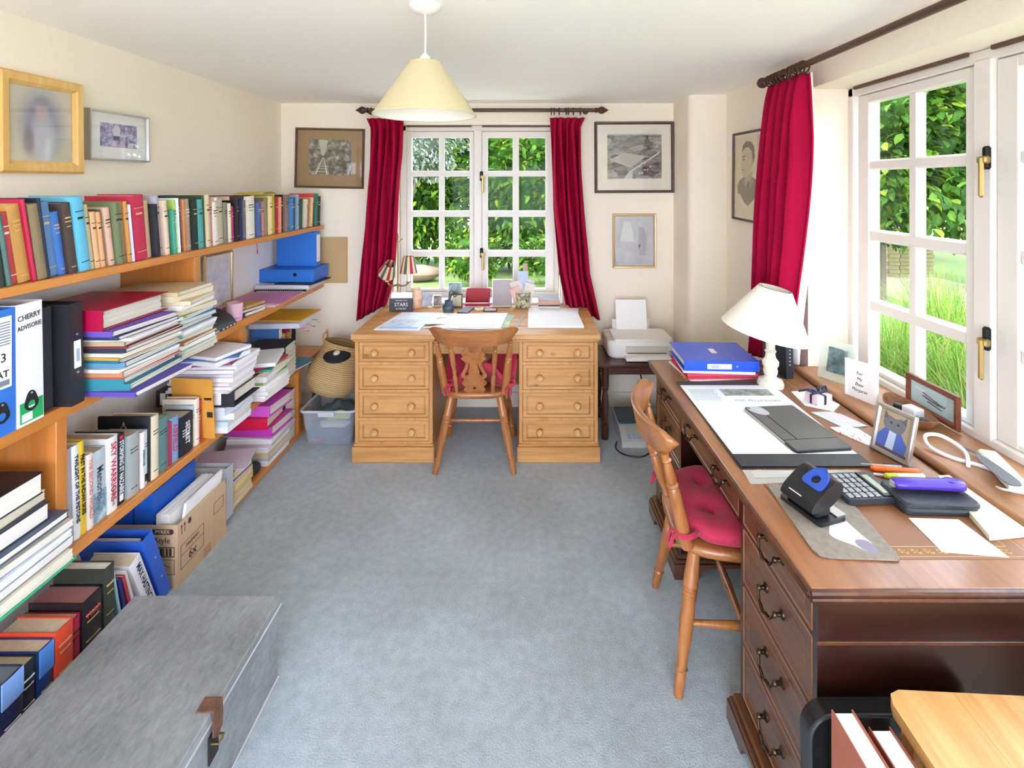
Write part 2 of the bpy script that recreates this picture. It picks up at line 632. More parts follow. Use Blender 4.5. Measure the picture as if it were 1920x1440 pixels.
# unseen glazed doors added behind the viewer to bring in fill light
for k, (a, b) in enumerate([(-1.45, -.15), (-.15, 1.15)]):
    d = sempty('door_%d' % (k + 1), 'unseen glazed opening added behind the viewer for fill light')
    mb = MB()
    mb.box(a, a + .07, YF - .12, YF - .07, 0, 2.08, .004).box(b - .07, b, YF - .12, YF - .07, 0, 2.08, .004)
    mb.box(a, b, YF - .119, YF - .071, 0, .16, .004).box(a, b, YF - .119, YF - .071, 2.0, 2.08, .004)
    obj('door_frame', mb, m_white, d)
    obj('pane', MB().box(a + .07, b - .07, YF - .098, YF - .094, .16, 2.0), m_glass2, d)

# ------------------------------------------------------------ the garden
def leafmat(name, col, tr=.35):
    m = bpy.data.materials.new(name)
    m.use_nodes = True
    n = m.node_tree
    b = n.nodes['Principled BSDF']
    b.inputs['Base Color'].default_value = lin(col)
    b.inputs['Roughness'].default_value = 0.55
    b.inputs['Specular IOR Level'].default_value = 0.15
    t = n.nodes.new('ShaderNodeBsdfTranslucent')
    t.inputs[0].default_value = lin(col)
    mx = n.nodes.new('ShaderNodeMixShader')
    mx.inputs[0].default_value = tr
    o = n.nodes['Material Output']
    n.links.new(b.outputs[0], mx.inputs[1])
    n.links.new(t.outputs[0], mx.inputs[2])
    n.links.new(mx.outputs[0], o.inputs[0])
    return m
LEAF = [leafmat('leaf_green_%d' % i, c) for i, c in enumerate(['#3f661d', '#557d22', '#8a992c', '#2c4917'])]
SILV = [leafmat('leaf_silver_%d' % i, c, .2) for i, c in enumerate(['#7d867a', '#8f968c', '#5f6d4a', '#a0a69c'])]
OAK = [leafmat('leaf_tree_%d' % i, c) for i, c in enumerate(['#395e1d', '#507423', '#7b922e', '#294517'])]
m_bark = mat('bark', '#5d5145', 0.9, var=(12, .3), bump=(30, .6))

def leaves(n, c, r, ln, wd, seed, droop=.3):
    """leaf shell of an ellipsoid, denser outside"""
    rn = random.Random(seed)
    vs, fs, ms = [], [], []
    cen = []
    for _ in range(max(30, n // 55)):
        cen.append((Vector((rn.gauss(0, 1), rn.gauss(0, 1), rn.gauss(0, 1))).normalized(), rn.uniform(.62, 1.02)))
    for _ in range(n):
        if rn.random() < .8:
            cd_, k = rn.choice(cen)
            d = (cd_ + Vector((rn.gauss(0, .13), rn.gauss(0, .13), rn.gauss(0, .11)))).normalized()
            k *= rn.uniform(.9, 1.04)
        else:
            d = Vector((rn.gauss(0, 1), rn.gauss(0, 1), rn.gauss(0, 1))).normalized()
            k = rn.random() ** .35
        lump = 1 + .12 * math.sin(d.x * 7 + seed) * math.cos(d.z * 6 + seed * 2) + .08 * math.sin(d.y * 13 + d.z * 11)
        p = Vector((c[0] + d.x * r[0] * k * lump, c[1] + d.y * r[1] * k * lump, c[2] + d.z * r[2] * k * lump))
        if p.z < .02:
            continue
        a = (d + Vector((rn.uniform(-1, 1), rn.uniform(-1, 1), rn.uniform(-1, 1) - droop))).normalized()
        s = a.cross(Vector((rn.uniform(-.5, .5), rn.uniform(-.5, .5), 1))).normalized()
        u = s.cross(a)
        L, Wd = ln * rn.uniform(.7, 1.2), wd * rn.uniform(.8, 1.2)
        o = len(vs)
        vs += [p, p + a * L * .35 + s * Wd * .5 + u * Wd * .15, p + a * L * .75 + s * Wd * .4 + u * Wd * .1, p + a * L - u * L * .12,
               p + a * L * .75 - s * Wd * .4 + u * Wd * .1, p + a * L * .35 - s * Wd * .5 + u * Wd * .15, p + a * L * .55]
        fs += [(o, o + 1, o + 2, o + 6), (o + 6, o + 2, o + 3), (o + 6, o + 3, o + 4), (o, o + 6, o + 4, o + 5)]
        mi = rn.choices((0, 1, 2, 3), (4, 4, 2, 3))[0]
        ms += [mi] * 4
    mb = MB()
    mb.v, mb.f, mb.m = [Vector(p) for p in vs], fs, ms
    return mb

def shrub(name, label, cat, n, c, r, ln, wd, seed, mats, trunk=.06, group=None):
    t = thing(name, label, cat, (c[0], c[1], 0), group=group)
    cc = (0, 0, c[2])
    fo = obj('foliage', leaves(n, cc, r, ln, wd, seed), mats, t, smooth=0)
    fo['kind'] = 'stuff'
    mb = MB().ball((0, 0, c[2]), (r[0] * .6, r[1] * .55, r[2] * .62), 16, 10)
    obj('foliage_core', mb, mats[0], t)
    mb = MB()
    mb.tube([(0, 0, -.05), (.03, .02, c[2] * .5), (-.02, 0, c[2] + r[2] * .3)], [trunk, trunk * .8, trunk * .3], 8)
    for k in range(5):
        a = k * 1.3 + seed
        mb.tube([(0, 0, c[2] * .4), (math.cos(a) * r[0] * .35, math.sin(a) * r[1] * .35, c[2]), (math.cos(a) * r[0] * .6, math.sin(a) * r[1] * .6, c[2] + r[2] * .5)],
                [trunk * .5, trunk * .35, trunk * .12], 6)
    obj('trunk', mb, m_bark, t)
    return t

m_lawn = mat('lawn_grass', '#6f8240', 0.95, var=(1.1, .22), bump=(90, .8))
m_gravel = mat('pale_gravel', '#a8967a', 0.95, var=(14, .3), bump=(120, .8))
struct('ground', MB().box(-14, 16, -12, 22, -.2, -.13), m_lawn, label='sunlit lawn outside the house')
struct('ground_path', MB().box(5.6, 7.6, -6, 20, -.14, -.115), m_gravel, label='pale gravel path beyond the long grass')
struct('ground_bounce', MB().box(-3, 2.0, -8, 6.0, -.15, -.115), mat('pale_bounce_ground', '#c4beb2', .9, var=(3, .1)), label='unseen pale ground added to keep bounced light neutral')  # neutral ground added so light bounced indoors is less green
shrub('laurel_bush', 'glossy green laurel bush behind right half of far window', 'bush', 9500, (.25, 10.2, 1.75), (2.0, 1.0, 2.3), .2, .075, 3, LEAF)
shrub('laurel_bush', 'dense dark laurel bush behind left half of far window', 'bush', 9000, (-2.6, 11.2, 1.9), (2.2, 1.0, 2.5), .2, .075, 4, LEAF)
shrub('laurel_bush', 'tall laurel at far right behind the far window curtain', 'bush', 3600, (3.6, 11.2, 1.7), (1.9, 1.0, 2.6), .2, .075, 5, LEAF)
shrub('laurel_bush', 'laurel at far left behind the far window curtain', 'bush', 2600, (-6.2, 11.2, 1.7), (1.9, 1.0, 2.4), .2, .075, 6, LEAF)
shrub('silver_shrub', 'silvery grey flowering shrub in upper left of far window', 'bush', 11000, (-1.95, 8.3, 2.5), (1.0, .55, .85), .09, .034, 7, SILV)
shrub('low_shrub', 'small yellow green shrub on the lawn edge behind mullion', 'bush', 1200, (-.95, 8.6, .4), (.5, .35, .5), .1, .05, 8, LEAF)
shrub('low_shrub', 'low spreading shrub behind the letter rack window pane', 'bush', 1200, (.5, 8.6, .3), (.6, .35, .45), .12, .05, 9, LEAF)
tag(obj('flower_bed_stone', MB().ball((0, 0, 0), (.42, .25, .15), 14, 8), mat('pinkish_rock', '#84695a', .9, var=(6, .2), bump=(20, .6)), None, (-1.95, 9.1, .02)),
    'pinkish rounded rock on the lawn behind bottom left pane', 'rock')
# side garden
shrub('garden_tree', 'leafy tree filling the upper panes of the near casement', 'tree', 9000, (4.9, 7.1, 2.45), (1.7, 1.4, 1.75), .16, .08, 21, OAK, .13)
shrub('garden_tree', 'broad tree behind upper panes beside the window mullion', 'tree', 9000, (7.5, 8.4, 2.7), (1.9, 1.3, 1.85), .16, .08, 22, OAK, .14)
shrub('garden_tree', 'dark tree at the back of the side garden', 'tree', 8000, (8.3, 12.6, 3.2), (3.2, 2.0, 3.2), .2, .1, 23, OAK, .2)
shrub('garden_tree', 'far tree beyond the gravel path', 'tree', 7000, (13.2, 13.2, 3.2), (3.2, 2.4, 3.2), .2, .1, 24, OAK, .2)
shrub('garden_tree', 'tree to the right beyond the open casement', 'tree', 4000, (8.2, 1.0, 2.9), (2.0, 1.7, 2.4), .18, .09, 25, OAK, .15)

m_brick = mat('mossy_brick', '#8b8258', 0.95, var=(9, .3), bump=(30, .5))
pier = thing('brick_pier', 'mossy square brick pier beside the gravel path', 'pier', (7.2, 9.9, -.13))
obj('core', MB().box(-.42, .42, -.42, .42, 0, .74), mat('mortar', '#7d765c', .95), pier)
bm1 = mesh('brick', MB().box(0, .2, -.012, .006, 0, .066, .004), m_brick)
for row in range(10):
    for k in range(4):
        q = -.425 + k * .215 + (0 if row % 2 else .0)
        for ax in range(4):
            if ax in (0, 3):
                continue
            o = put(bpy.data.objects.new('brick', bm1), pier)
            zz = row * .073 + .005
            if ax == 1:
                o.location = (q + (.02 if row % 2 else 0), -.422, zz)
            else:
                o.location = (-.422, q + .2 + (.02 if row % 2 else 0), zz)
                o.rotation_euler = (0, 0, R(-90))
GR = [leafmat('grass_blade_%d' % i, c, .3) for i, c in enumerate(['#5f8526', '#759438', '#9a9058', '#4a6c22'])]
def grass(label, x, y, n, h, sp, seed):
    rn = random.Random(seed)
    t = thing('ornamental_grass', label, 'grass', (x, y, -.13), group=None)
    vs, fs, ms = [], [], []
    for _ in range(n):
        a = rn.uniform(0, 6.28)
        b0 = Vector((rn.gauss(0, .09), rn.gauss(0, .09), 0))
        L, lean = h * rn.uniform(.65, 1.15), sp * rn.uniform(.2, 1.2)
        d = Vector((math.cos(a), math.sin(a), 0))
        sd = Vector((-math.sin(a), math.cos(a), 0))
        wd = rn.uniform(.003, .006)
        o = len(vs)
        K = 5
        for i in range(K + 1):
            q = i / K
            p = b0 + d * lean * q ** 1.8 + Vector((0, 0, L * (q - .28 * q ** 3 * (lean / max(sp, .01)))))
            ww = wd * (1 - q * .85)
            vs += [p - sd * ww, p + sd * ww]
        for i in range(K):
            fs.append((o + 2 * i, o + 2 * i + 1, o + 2 * i + 3, o + 2 * i + 2))
        ms += [rn.choices((0, 1, 2, 3), (4, 4, 2, 3))[0]] * K
    mb = MB()
    mb.v, mb.f, mb.m = vs, fs, ms
    g = obj('blades', mb, GR, t, smooth=0)
    g['kind'] = 'stuff'
gl = ['tall feathery grass clump behind lower left pane of near casement', 'arching grass clump beyond the framed aircraft picture',
      'grass clump by the wall under the open casement', 'grass clump farther out between the two window columns', 'straw tipped grass clump out on the lawn',
      'grass clump close against the sill behind the bowl', 'wispy grass clump seen through the right edge casement', 'back row grass clump near the gravel path']
for i, (x, y, n, h, sp) in enumerate([(2.35, 3.25, 1300, .98, .5), (2.5, 2.75, 1300, .98, .5), (2.55, 1.75, 1100, .9, .45), (3.0, 3.6, 1200, 1.05, .55),
                                      (3.4, 3.0, 1100, 1.1, .6), (2.3, 2.4, 1000, .9, .4), (2.7, 2.2, 1100, 1.0, .5), (3.5, 4.3, 1000, 1.0, .55)]):
    grass(gl[i], x, y, n, h, sp, 40 + i)
# ------------------------------------------------------------ curtains and poles
m_velvet = mat('crimson_velvet', '#a30f3a', 0.8, var=(3, .1), spec=.06)
m_lining = mat('white_lining', '#e9e7e6', .9)
m_pole = mat('dark_pole_wood', '#4a2f25', .4, var=(6, .15))

def interp(pts, z):
    for (s0, z0), (s1, z1) in zip(pts, pts[1:]):
        if z <= z0 and z >= z1:
            t = (z0 - z) / (z0 - z1)
            return s0 + (s1 - s0) * t
    return pts[-1][0] if z < pts[-1][1] else pts[0][0]

def curtain(label, eL, eR, folds, amp, toP, lining=None, seed=0):
    t = thing('curtain', label, 'curtain')
    nu, nv = folds * 14, 44
    def fn(u, v):
        zt = eL[0][1] * (1 - u) + eR[0][1] * u
        zb = eL[-1][1] * (1 - u) + eR[-1][1] * u
        z = zt + (zb - zt) * v
        a, b = interp(eL, z), interp(eR, z)
        uu = u + .012 * math.sin(9 * v + seed) * math.sin(math.pi * u)
        s = a + (b - a) * uu
        ph = 2 * math.pi * folds * uu
        hd = 1 - math.exp(-v * 14)
        A = amp * (.35 + .65 * hd) * (1 + .25 * math.sin(3 * u * 5 + seed))
        d = A * math.sin(ph + .5 * math.sin(4 * v + u * 3)) + .12 * A * math.sin(2 * ph + seed + 2 * v) + .015 * math.sin(5 * v + u * 4) * v
        if v > .985:
            d *= .97
        return toP(s + .006 * math.sin(ph * .5 + v * 6), d, z)
    o = obj('cloth', MB().grid(fn, nu, nv), m_velvet, t, smooth=80)
    sm = o.modifiers.new('thick', 'SOLIDIFY')
    sm.thickness = .004
    def tape(u, v):
        p = Vector(fn(u, .004 + v * .035))
        return p
    if lining:
        o2 = obj('lining', MB().grid(lambda u, v: lining(fn, u, v), 16, 30), m_lining, t, smooth=80)
        sm = o2.modifiers.new('thick', 'SOLIDIFY')
        sm.thickness = .002
    return t

YC = 3.565
kk = 950 / YC
def P(pts):
    return [((x - 986) / kk, 1.6 - (y - 347) / kk) for x, y in pts]
curtain('crimson velvet curtain hanging left of the far window', P([(687, 222), (694, 240), (691, 289), (688, 341), (681, 450), (675, 547), (671, 600)]),
        P([(756, 222), (756, 289), (751, 341), (744, 434), (737, 515), (731, 541), (722, 572)]), 5, .038, lambda s, d, z: (s, YC + d, z), seed=1)
curtain('crimson velvet curtain hanging right of the far window', P([(1031, 221), (1033, 289), (1037, 386), (1050, 515), (1060, 570)]),
        P([(1096, 221), (1088, 236), (1090, 321), (1096, 418), (1104, 515), (1124, 600)]), 5, .036, lambda s, d, z: (s, YC - .01 + d, z), seed=2)
def side_lining(fn, u, v):
    p = Vector(fn(1.0, v))
    k = max(0, min(1, (v - .1) / .5))
    return (p.x + .006 + (.012 + .026 * k) * u, p.y + .012 - .03 * math.sin(u * 3) * v, p.z)
curtain('crimson velvet curtain at the wide window behind table lamp', [(2.515, 2.085), (2.53, 1.9), (2.6, 1.45), (2.66, 1.05), (2.715, .70)],
        [(2.165, 2.085), (2.185, 1.8), (2.235, 1.4), (2.27, 1.0), (2.30, .79)], 5, .05, lambda s, d, z: (1.215 - d, s, z), lining=side_lining, seed=3)

def finial_prof(k=1.0):
    return [(.014 * k, 0), (.019 * k, .004 * k), (.019 * k, .012 * k), (.013 * k, .016 * k), (.02 * k, .026 * k), (.027 * k, .042 * k), (.024 * k, .056 * k), (.013 * k, .072 * k), (.004 * k, .088 * k), (.0005, .094 * k)]
def ring(c, axis, r=.024, w=.0035):
    pts = []
    for k in range(16):
        a = 2 * math.pi * k / 16
        pts.append((c[0] + (0 if axis == 'X' else r * math.cos(a)), c[1] + (r * math.cos(a) if axis == 'X' else 0), c[2] + r * math.sin(a)))
    return MB().tube(pts, w, 6, closed=True)

pole = thing('curtain_pole', 'dark wooden curtain pole with spear finials over the far window', 'curtain pole')
zp, yp = 2.128, 3.575
obj('rod', MB().lathe([(.0135, -1.11), (.0135, .49)], 14, (0, yp, zp), axis='X'), m_pole, pole)
obj('finial', MB().lathe([(r_, .49 + z_) for r_, z_ in finial_prof()], 14, (0, yp, zp), axis='X'), m_pole, pole)
obj('finial', MB().lathe([(r_, -1.11 - z_) for r_, z_ in finial_prof()], 14, (0, yp, zp), axis='X'), m_pole, pole)
for i, x in enumerate([-1.09, -1.05, -1.01, -.97, -.93, -.89, .18, .2, .235, .285, .30, .335, .385]):
    obj('ring', ring((x, yp, zp - .008), 'X', .025), m_pole, pole, rot=None)
for x in (-1.12 + .0, .43):
    obj('bracket', MB().box(x - .012, x + .012, yp, 3.66, zp - .008, zp + .008, .003).lathe([(.02, 3.652), (.02, 3.66)], 14, (x, 0, zp), axis='Y'), m_pole, pole)
pole = thing('curtain_pole', 'dark wooden curtain pole with ball finial over the wide window', 'curtain pole')
xp, zp = 1.205, 2.12
obj('rod', MB().lathe([(.0145, .1), (.0145, 2.53)], 14, (xp, 0, zp), axis='Y'), m_pole, pole)
obj('finial', MB().lathe([(.0145, 2.53), (.02, 2.535), (.02, 2.545), (.012, 2.55), (.022, 2.562), (.028, 2.578), (.024, 2.594), (.012, 2.604), (.0005, 2.607)], 14, (xp, 0, zp), axis='Y'), m_pole, pole)
for i, y in enumerate([2.5, 2.47, 2.445, 2.42, 2.39, 2.36, 2.3, 2.27, 2.24, 2.2]):
    obj('ring', ring((xp, y, zp - .008), 'Y', .026, .0045), m_pole, pole)
obj('bracket', MB().box(xp, 1.306, 2.512, 2.528, zp - .01, zp + .01, .003), m_pole, pole)

# ------------------------------------------------------------ pendant lamp
m_shade = mat('cream_card_shade', '#cdbf98', .8, var=(4, .03))
m_shade_in = mat('pale_shade_lining', '#f2ece0', .85)
m_wplastic = mat('white_plastic', '#f0eee8', .4)
pl = thing('pendant_lamp', 'cream conical pendant lamp hanging from the ceiling', 'lamp', (-.33, 1.66, 0))
obj('ceiling_rose', MB().lathe([(.052, 2.19), (.05, 2.178), (.036, 2.166), (.012, 2.16)], 20), m_wplastic, pl)
obj('flex', MB().tube([(0, 0, 2.165), (.001, 0, 2.09), (0, 0, 2.015)], .0032, 8), m_wplastic, pl)
obj('lamp_holder', MB().lathe([(.007, 2.03), (.017, 2.02), (.017, 1.985), (.021, 1.98), (.021, 1.945), (.016, 1.94)], 16), m_wplastic, pl)
mb = MB()
def cone(r0, z0, r1, z1, th, n=48):
    q = MB()
    q.lathe([(r0, z0), (r1, z1)], n, cap=False)
    q.lathe([(r1 - th, z1), (r0 - th, z0)], n, cap=False)
    q.lathe([(r1, z1), (r1 - th, z1)], n, cap=False)
    q.lathe([(r0 - th, z0), (r0, z0)], n, cap=False)
    return q
obj('lamp_shade', cone(.167, 1.828, .05, 2.003, .0025), m_shade, pl)
obj('shade_lining', cone(.1635, 1.8285, .0468, 2.0025, .0008), m_shade_in, pl)
obj('shade_trim', MB().tube([(.1668 * math.cos(a), .1668 * math.sin(a), 1.829) for a in [2 * math.pi * k / 48 for k in range(48)]], .0022, 6, closed=True), m_shade, pl)
mb = MB()
for k in range(3):
    a = k * 2.094
    mb.tube([(.015 * math.cos(a), .015 * math.sin(a), 1.984), (.048 * math.cos(a), .048 * math.sin(a), 2.0)], .0012, 6)
obj('shade_carrier', mb, m_wplastic, pl)
obj('bulb', MB().lathe([(.012, 1.945), (.014, 1.93), (.026, 1.905), (.028, 1.89), (.022, 1.874), (.008, 1.865), (.001, 1.864)], 16), mat('opal_bulb', '#f5f2ea', .3), pl)

# ------------------------------------------------------------ pictures
def frame_mb(w, h, fw, d):
    """mitred frame, centred, front towards -y"""
    mb = MB()
    W2, H2 = w / 2, h / 2
    prof = [(0, 0), (0, -d * .75), (fw * .2, -d), (fw * .7, -d * .95), (fw, -d * .55), (fw, 0)]
    cs = [(-1, -1), (1, -1), (1, 1), (-1, 1)]
    for k in range(4):
        (ax, az), (bx, bz) = cs[k], cs[(k + 1) % 4]
        vs = []
        for (cx, cz) in ((ax, az), (bx, bz)):
            for i, y in prof:
                vs.append((cx * (W2 - i), y, cz * (H2 - i)))
        n = len(prof)
        fs = [(i, i + n, (i + 1) % n + n, (i + 1) % n) for i in range(n)]
        mb.add(vs, [q[::-1] for q in fs])
    return mb

m_picglass = glass('picture_glass', '#ffffff', .05)
def picture(name, label, w, h, fw, d, fm, mount, mm, pm, loc, rz, tilt=0.0, cat='picture', extra=None):
    t = thing(name, label, cat, loc, (0, tilt, rz))
    obj('frame', frame_mb(w, h, fw, d), fm, t, smooth=20)
    obj('mount', MB().box(-w / 2 + fw * .6, w / 2 - fw * .6, -d * .4, -.001, -h / 2 + fw * .6, h / 2 - fw * .6), mm, t)
    l, r_, b, tp = mount
    x0, x1, z0, z1 = -w / 2 + fw + l, w / 2 - fw - r_, -h / 2 + fw + b, h / 2 - fw - tp
    p = obj('print', MB().box(x0, x1, -d * .4 - .0012, -d * .4 - .0002, z0, z1), pm, t)
    if extra:
        extra(p, x0, x1, z0, z1, -d * .4 - .0014)
    obj('glazing', MB().box(-w / 2 + fw * .9, w / 2 - fw * .9, -d * .55, -d * .55 + .0015, -h / 2 + fw * .9, h / 2 - fw * .9), m_picglass, t)
    return t

def printmat(name, stops, scale, kind='noise', stretch=(1, 1, 1), detail=6, grad=None, rough=.5):
    """flat printed image: noise (or cells) through a colour ramp"""
    m = bpy.data.materials.new(name)
    m.use_nodes = True
    n = m.node_tree
    b = n.nodes['Principled BSDF']
    b.inputs['Roughness'].default_value = rough
    tc = n.nodes.new('ShaderNodeTexCoord')
    mp = n.nodes.new('ShaderNodeMapping')
    mp.inputs['Scale'].default_value = stretch
    n.links.new(tc.outputs['Object'], mp.inputs[0])
    if kind == 'cell':
        x = n.nodes.new('ShaderNodeTexVoronoi')
        x.inputs['Scale'].default_value = scale
        out = x.outputs['Color']
        n.links.new(mp.outputs[0], x.inputs['Vector'])
        no = n.nodes.new('ShaderNodeTexNoise')
        no.inputs['Scale'].default_value = scale * 2.5
        no.inputs['Detail'].default_value = 6
        n.links.new(mp.outputs[0], no.inputs['Vector'])
        mi = n.nodes.new('ShaderNodeMixRGB')
        mi.inputs[0].default_value = .55
        n.links.new(out, mi.inputs[1])
        n.links.new(no.outputs[0], mi.inputs[2])
        out = mi.outputs[0]
    else:
        x = n.nodes.new('ShaderNodeTexNoise')
        x.inputs['Scale'].default_value = scale
        x.inputs['Detail'].default_value = detail
        x.inputs['Roughness'].default_value = .65
        n.links.new(mp.outputs[0], x.inputs['Vector'])
        out = x.outputs[0]
    cr = n.nodes.new('ShaderNodeValToRGB')
    el = cr.color_ramp.elements
    while len(el) < len(stops):
        el.new(.5)
    for e, (p, c) in zip(el, stops):
        e.position = p
        e.color = lin(c)
    n.links.new(out, cr.inputs[0])
    n.links.new(cr.outputs[0], b.inputs['Base Color'])
    return m

def flat(parent, name, poly, y, col, d=.0002, holes=None):
    return obj(name, MB().prism(poly, -d, plane='XZ', off=y), mat('ink_' + col, col, .7), parent, smooth=0)

m_frame_brown = wood('brown_frame_wood', '#6b4a33', '#53372a', 'X', 1, .4, False)
m_frame_dark = wood('dark_frame_wood', '#4d3227', '#38241d', 'X', 1, .4, False)
m_frame_pine = wood('golden_frame_wood', '#e6bf78', '#d9aa5c', 'Z', .8, .45, False)
m_gold = mat('gilt', '#cdb07a', .35, metal=.7)
m_silver = mat('silver_frame', '#c2c0b8', .3, metal=.8)
m_ivory = mat('ivory_mount', '#e9e2d0', .9)

def railway(p, x0, x1, z0, z1, y):
    w, h = x1 - x0, z1 - z0
    X = lambda a: x0 + a * w
    Z = lambda a: z0 + a * h
    flat(p, 'print_sky', [(X(.22), Z(.98)), (X(.45), Z(.98)), (X(.36), Z(.55)), (X(.3), Z(.55))], y, '#bfb7a4')
    flat(p, 'print_trackbed', [(X(.1), Z(.02)), (X(.5), Z(.02)), (X(.35), Z(.5)), (X(.32), Z(.5))], y - .0002, '#a89f8b')
    for a, b in ((.15, .325), (.42, .345)):
        flat(p, 'print_rail', [(X(a), Z(.02)), (X(a + .03), Z(.02)), (X(b + .005), Z(.5)), (X(b), Z(.5))], y - .0004, '#e2dbc8')
    for k in range(7):
        q = k / 7
        zz = .04 + .4 * (1 - (1 - q) ** 1.6)
        a, b = .13 + (.322 - .13) * (zz / .5), .47 + (.35 - .47) * (zz / .5)
        flat(p, 'print_sleeper', [(X(a), Z(zz)), (X(b), Z(zz)), (X(b), Z(zz + .03 * (1 - q * .7))), (X(a), Z(zz + .03 * (1 - q * .7)))], y - .0003, '#544d42')
picture('framed_photograph', 'framed sepia railway photograph in brown mount on far wall', .498, .433, .016, .022, m_frame_brown, (.085, .078, .078, .065),
        mat('brown_mount', '#a08259', .9, var=(20, .08)), printmat('sepia_trees', [(.35, '#2e2a24'), (.5, '#6d665a'), (.68, '#c5beac')], 26),
        (-1.414, 3.66, 1.793), 0, R(1.2), extra=railway)
def aerial(p, x0, x1, z0, z1, y):
    w, h = x1 - x0, z1 - z0
    X = lambda a: x0 + a * w
    Z = lambda a: z0 + a * h
    flat(p, 'print_field', [(X(.04), Z(.42)), (X(.3), Z(.58)), (X(.72), Z(.5)), (X(.42), Z(.24))], y, '#b9b4ac')
    flat(p, 'print_field', [(X(.38), Z(.68)), (X(.62), Z(.76)), (X(.75), Z(.68)), (X(.5), Z(.6))], y, '#a29c90')
    flat(p, 'print_road', [(X(.42), Z(.14)), (X(.96), Z(.56)), (X(.96), Z(.6)), (X(.4), Z(.16))], y - .0002, '#d5d1c9')
    flat(p, 'print_road', [(X(.3), Z(.0)), (X(.46), Z(.0)), (X(.46), Z(.16)), (X(.4), Z(.16))], y - .0002, '#d5d1c9')
    flat(p, 'print_sky', [(X(0), Z(.97)), (X(1), Z(.97)), (X(1), Z(1)), (X(0), Z(1))], y - .0002, '#b5b6bb')
    for k in range(9):
        a, b = .58 + .05 * (k % 5), .1 + .07 * (k // 2)
        flat(p, 'print_roof', [(X(a), Z(b)), (X(a + .03), Z(b + .02)), (X(a + .02), Z(b + .05)), (X(a - .01), Z(b + .03))], y - .0002, '#cfc8bf')
picture('framed_photograph', 'dark framed aerial photograph of fields on far wall', .571, .513, .02, .024, m_frame_dark, (.073, .068, .083, .068),
        m_ivory, printmat('aerial_grey', [(.3, '#2d2b2b'), (.45, '#6a6664'), (.6, '#8e8a84'), (.75, '#b8b2aa')], 14, 'cell', (1, 1, 2.2)),
        (.78, 3.66, 1.80), 0, R(-.3), extra=aerial)
def glass_reflection(p, x0, x1, z0, z1, y):  # reflection in the picture glass, painted on as flat shapes
    w, h = x1 - x0, z1 - z0
    X = lambda a: x0 + a * w
    Z = lambda a: z0 + a * h
    flat(p, 'reflection_arch', [(X(.62), Z(.2)), (X(.8), Z(.2)), (X(.82), Z(.6)), (X(.74), Z(.78)), (X(.62), Z(.8))], y, '#b3aeb2')
    flat(p, 'reflection_wash', [(X(.2), Z(.3)), (X(.6), Z(.26)), (X(.66), Z(.42)), (X(.3), Z(.46))], y, '#c3c2c4')
    flat(p, 'reflection_shape', [(X(.12), Z(.5)), (X(.5), Z(.48)), (X(.42), Z(.88)), (X(.22), Z(.9))], y - .0002, '#dedddc')
picture('framed_reflection', 'small gilt frame with pale reflection painted in low on far wall', .313, .39, .017, .018, m_gold, (.004, .004, .004, .004), mat('pale_mount', '#dedcd8', .8),
        printmat('pale_reflection', [(.35, '#c6c6ca'), (.65, '#dddcdc')], 7), (.782, 3.66, 1.198), 0, extra=glass_reflection)

def portrait(p, x0, x1, z0, z1, y):
    w, h = x1 - x0, z1 - z0
    X = lambda a: x0 + a * w
    Z = lambda a: z0 + a * h
    def poly(name, pts, col, lv):
        flat(p, name, [(X(a), Z(b)) for a, b in pts], y - lv * .0002, col)
    poly('print_jacket', [(.1, .38), (.18, .45), (.36, .5), (.5, .36), (.62, .5), (.92, .43), (.97, .3), (.72, .24), (.5, .14), (.36, .18), (.2, .28), (.12, .28)], '#8d7f68', 0)
    poly('print_neck', [(.36, .52), (.4, .42), (.5, .36), (.6, .44), (.66, .56)], '#bba98a', 1)
    poly('print_face', [(.26, .72), (.25, .66), (.22, .62), (.26, .6), (.27, .54), (.34, .49), (.46, .5), (.6, .56), (.66, .66), (.68, .78), (.6, .86), (.44, .88), (.3, .84)], '#cbb998', 2)
    poly('print_hair', [(.27, .8), (.3, .88), (.42, .93), (.58, .92), (.7, .86), (.73, .74), (.68, .66), (.64, .72), (.63, .8), (.5, .86), (.38, .85)], '#6e6252', 3)
    poly('print_brow', [(.28, .73), (.4, .74), (.4, .755), (.28, .745)], '#7a6b57', 3)
    poly('print_eye', [(.3, .7), (.38, .7), (.37, .715), (.31, .715)], '#6b5c49', 3)
    poly('print_mouth', [(.27, .575), (.36, .575), (.36, .585), (.27, .588)], '#8d7358', 3)
    poly('print_ear', [(.62, .64), (.67, .65), (.68, .72), (.63, .73)], '#b39f80', 3)
    poly('print_tie', [(.46, .38), (.52, .36), (.54, .42), (.5, .45)], '#5f5442', 2)
    poly('print_collar', [(.36, .48), (.46, .39), (.42, .36), (.33, .42)], '#a4967c', 2)
    poly('print_collar', [(.6, .5), (.52, .4), (.58, .36), (.68, .44)], '#a4967c', 2)
picture('framed_portrait', 'framed pencil portrait of a man in uniform behind the curtain', .42, .53, .014, .02, m_frame_dark, (.01, .01, .01, .01), m_ivory,
        mat('cream_paper', '#e2d3b0', .85, var=(5, .05)), (1.306, 2.955, 1.65), R(-90), R(1.2), extra=portrait)
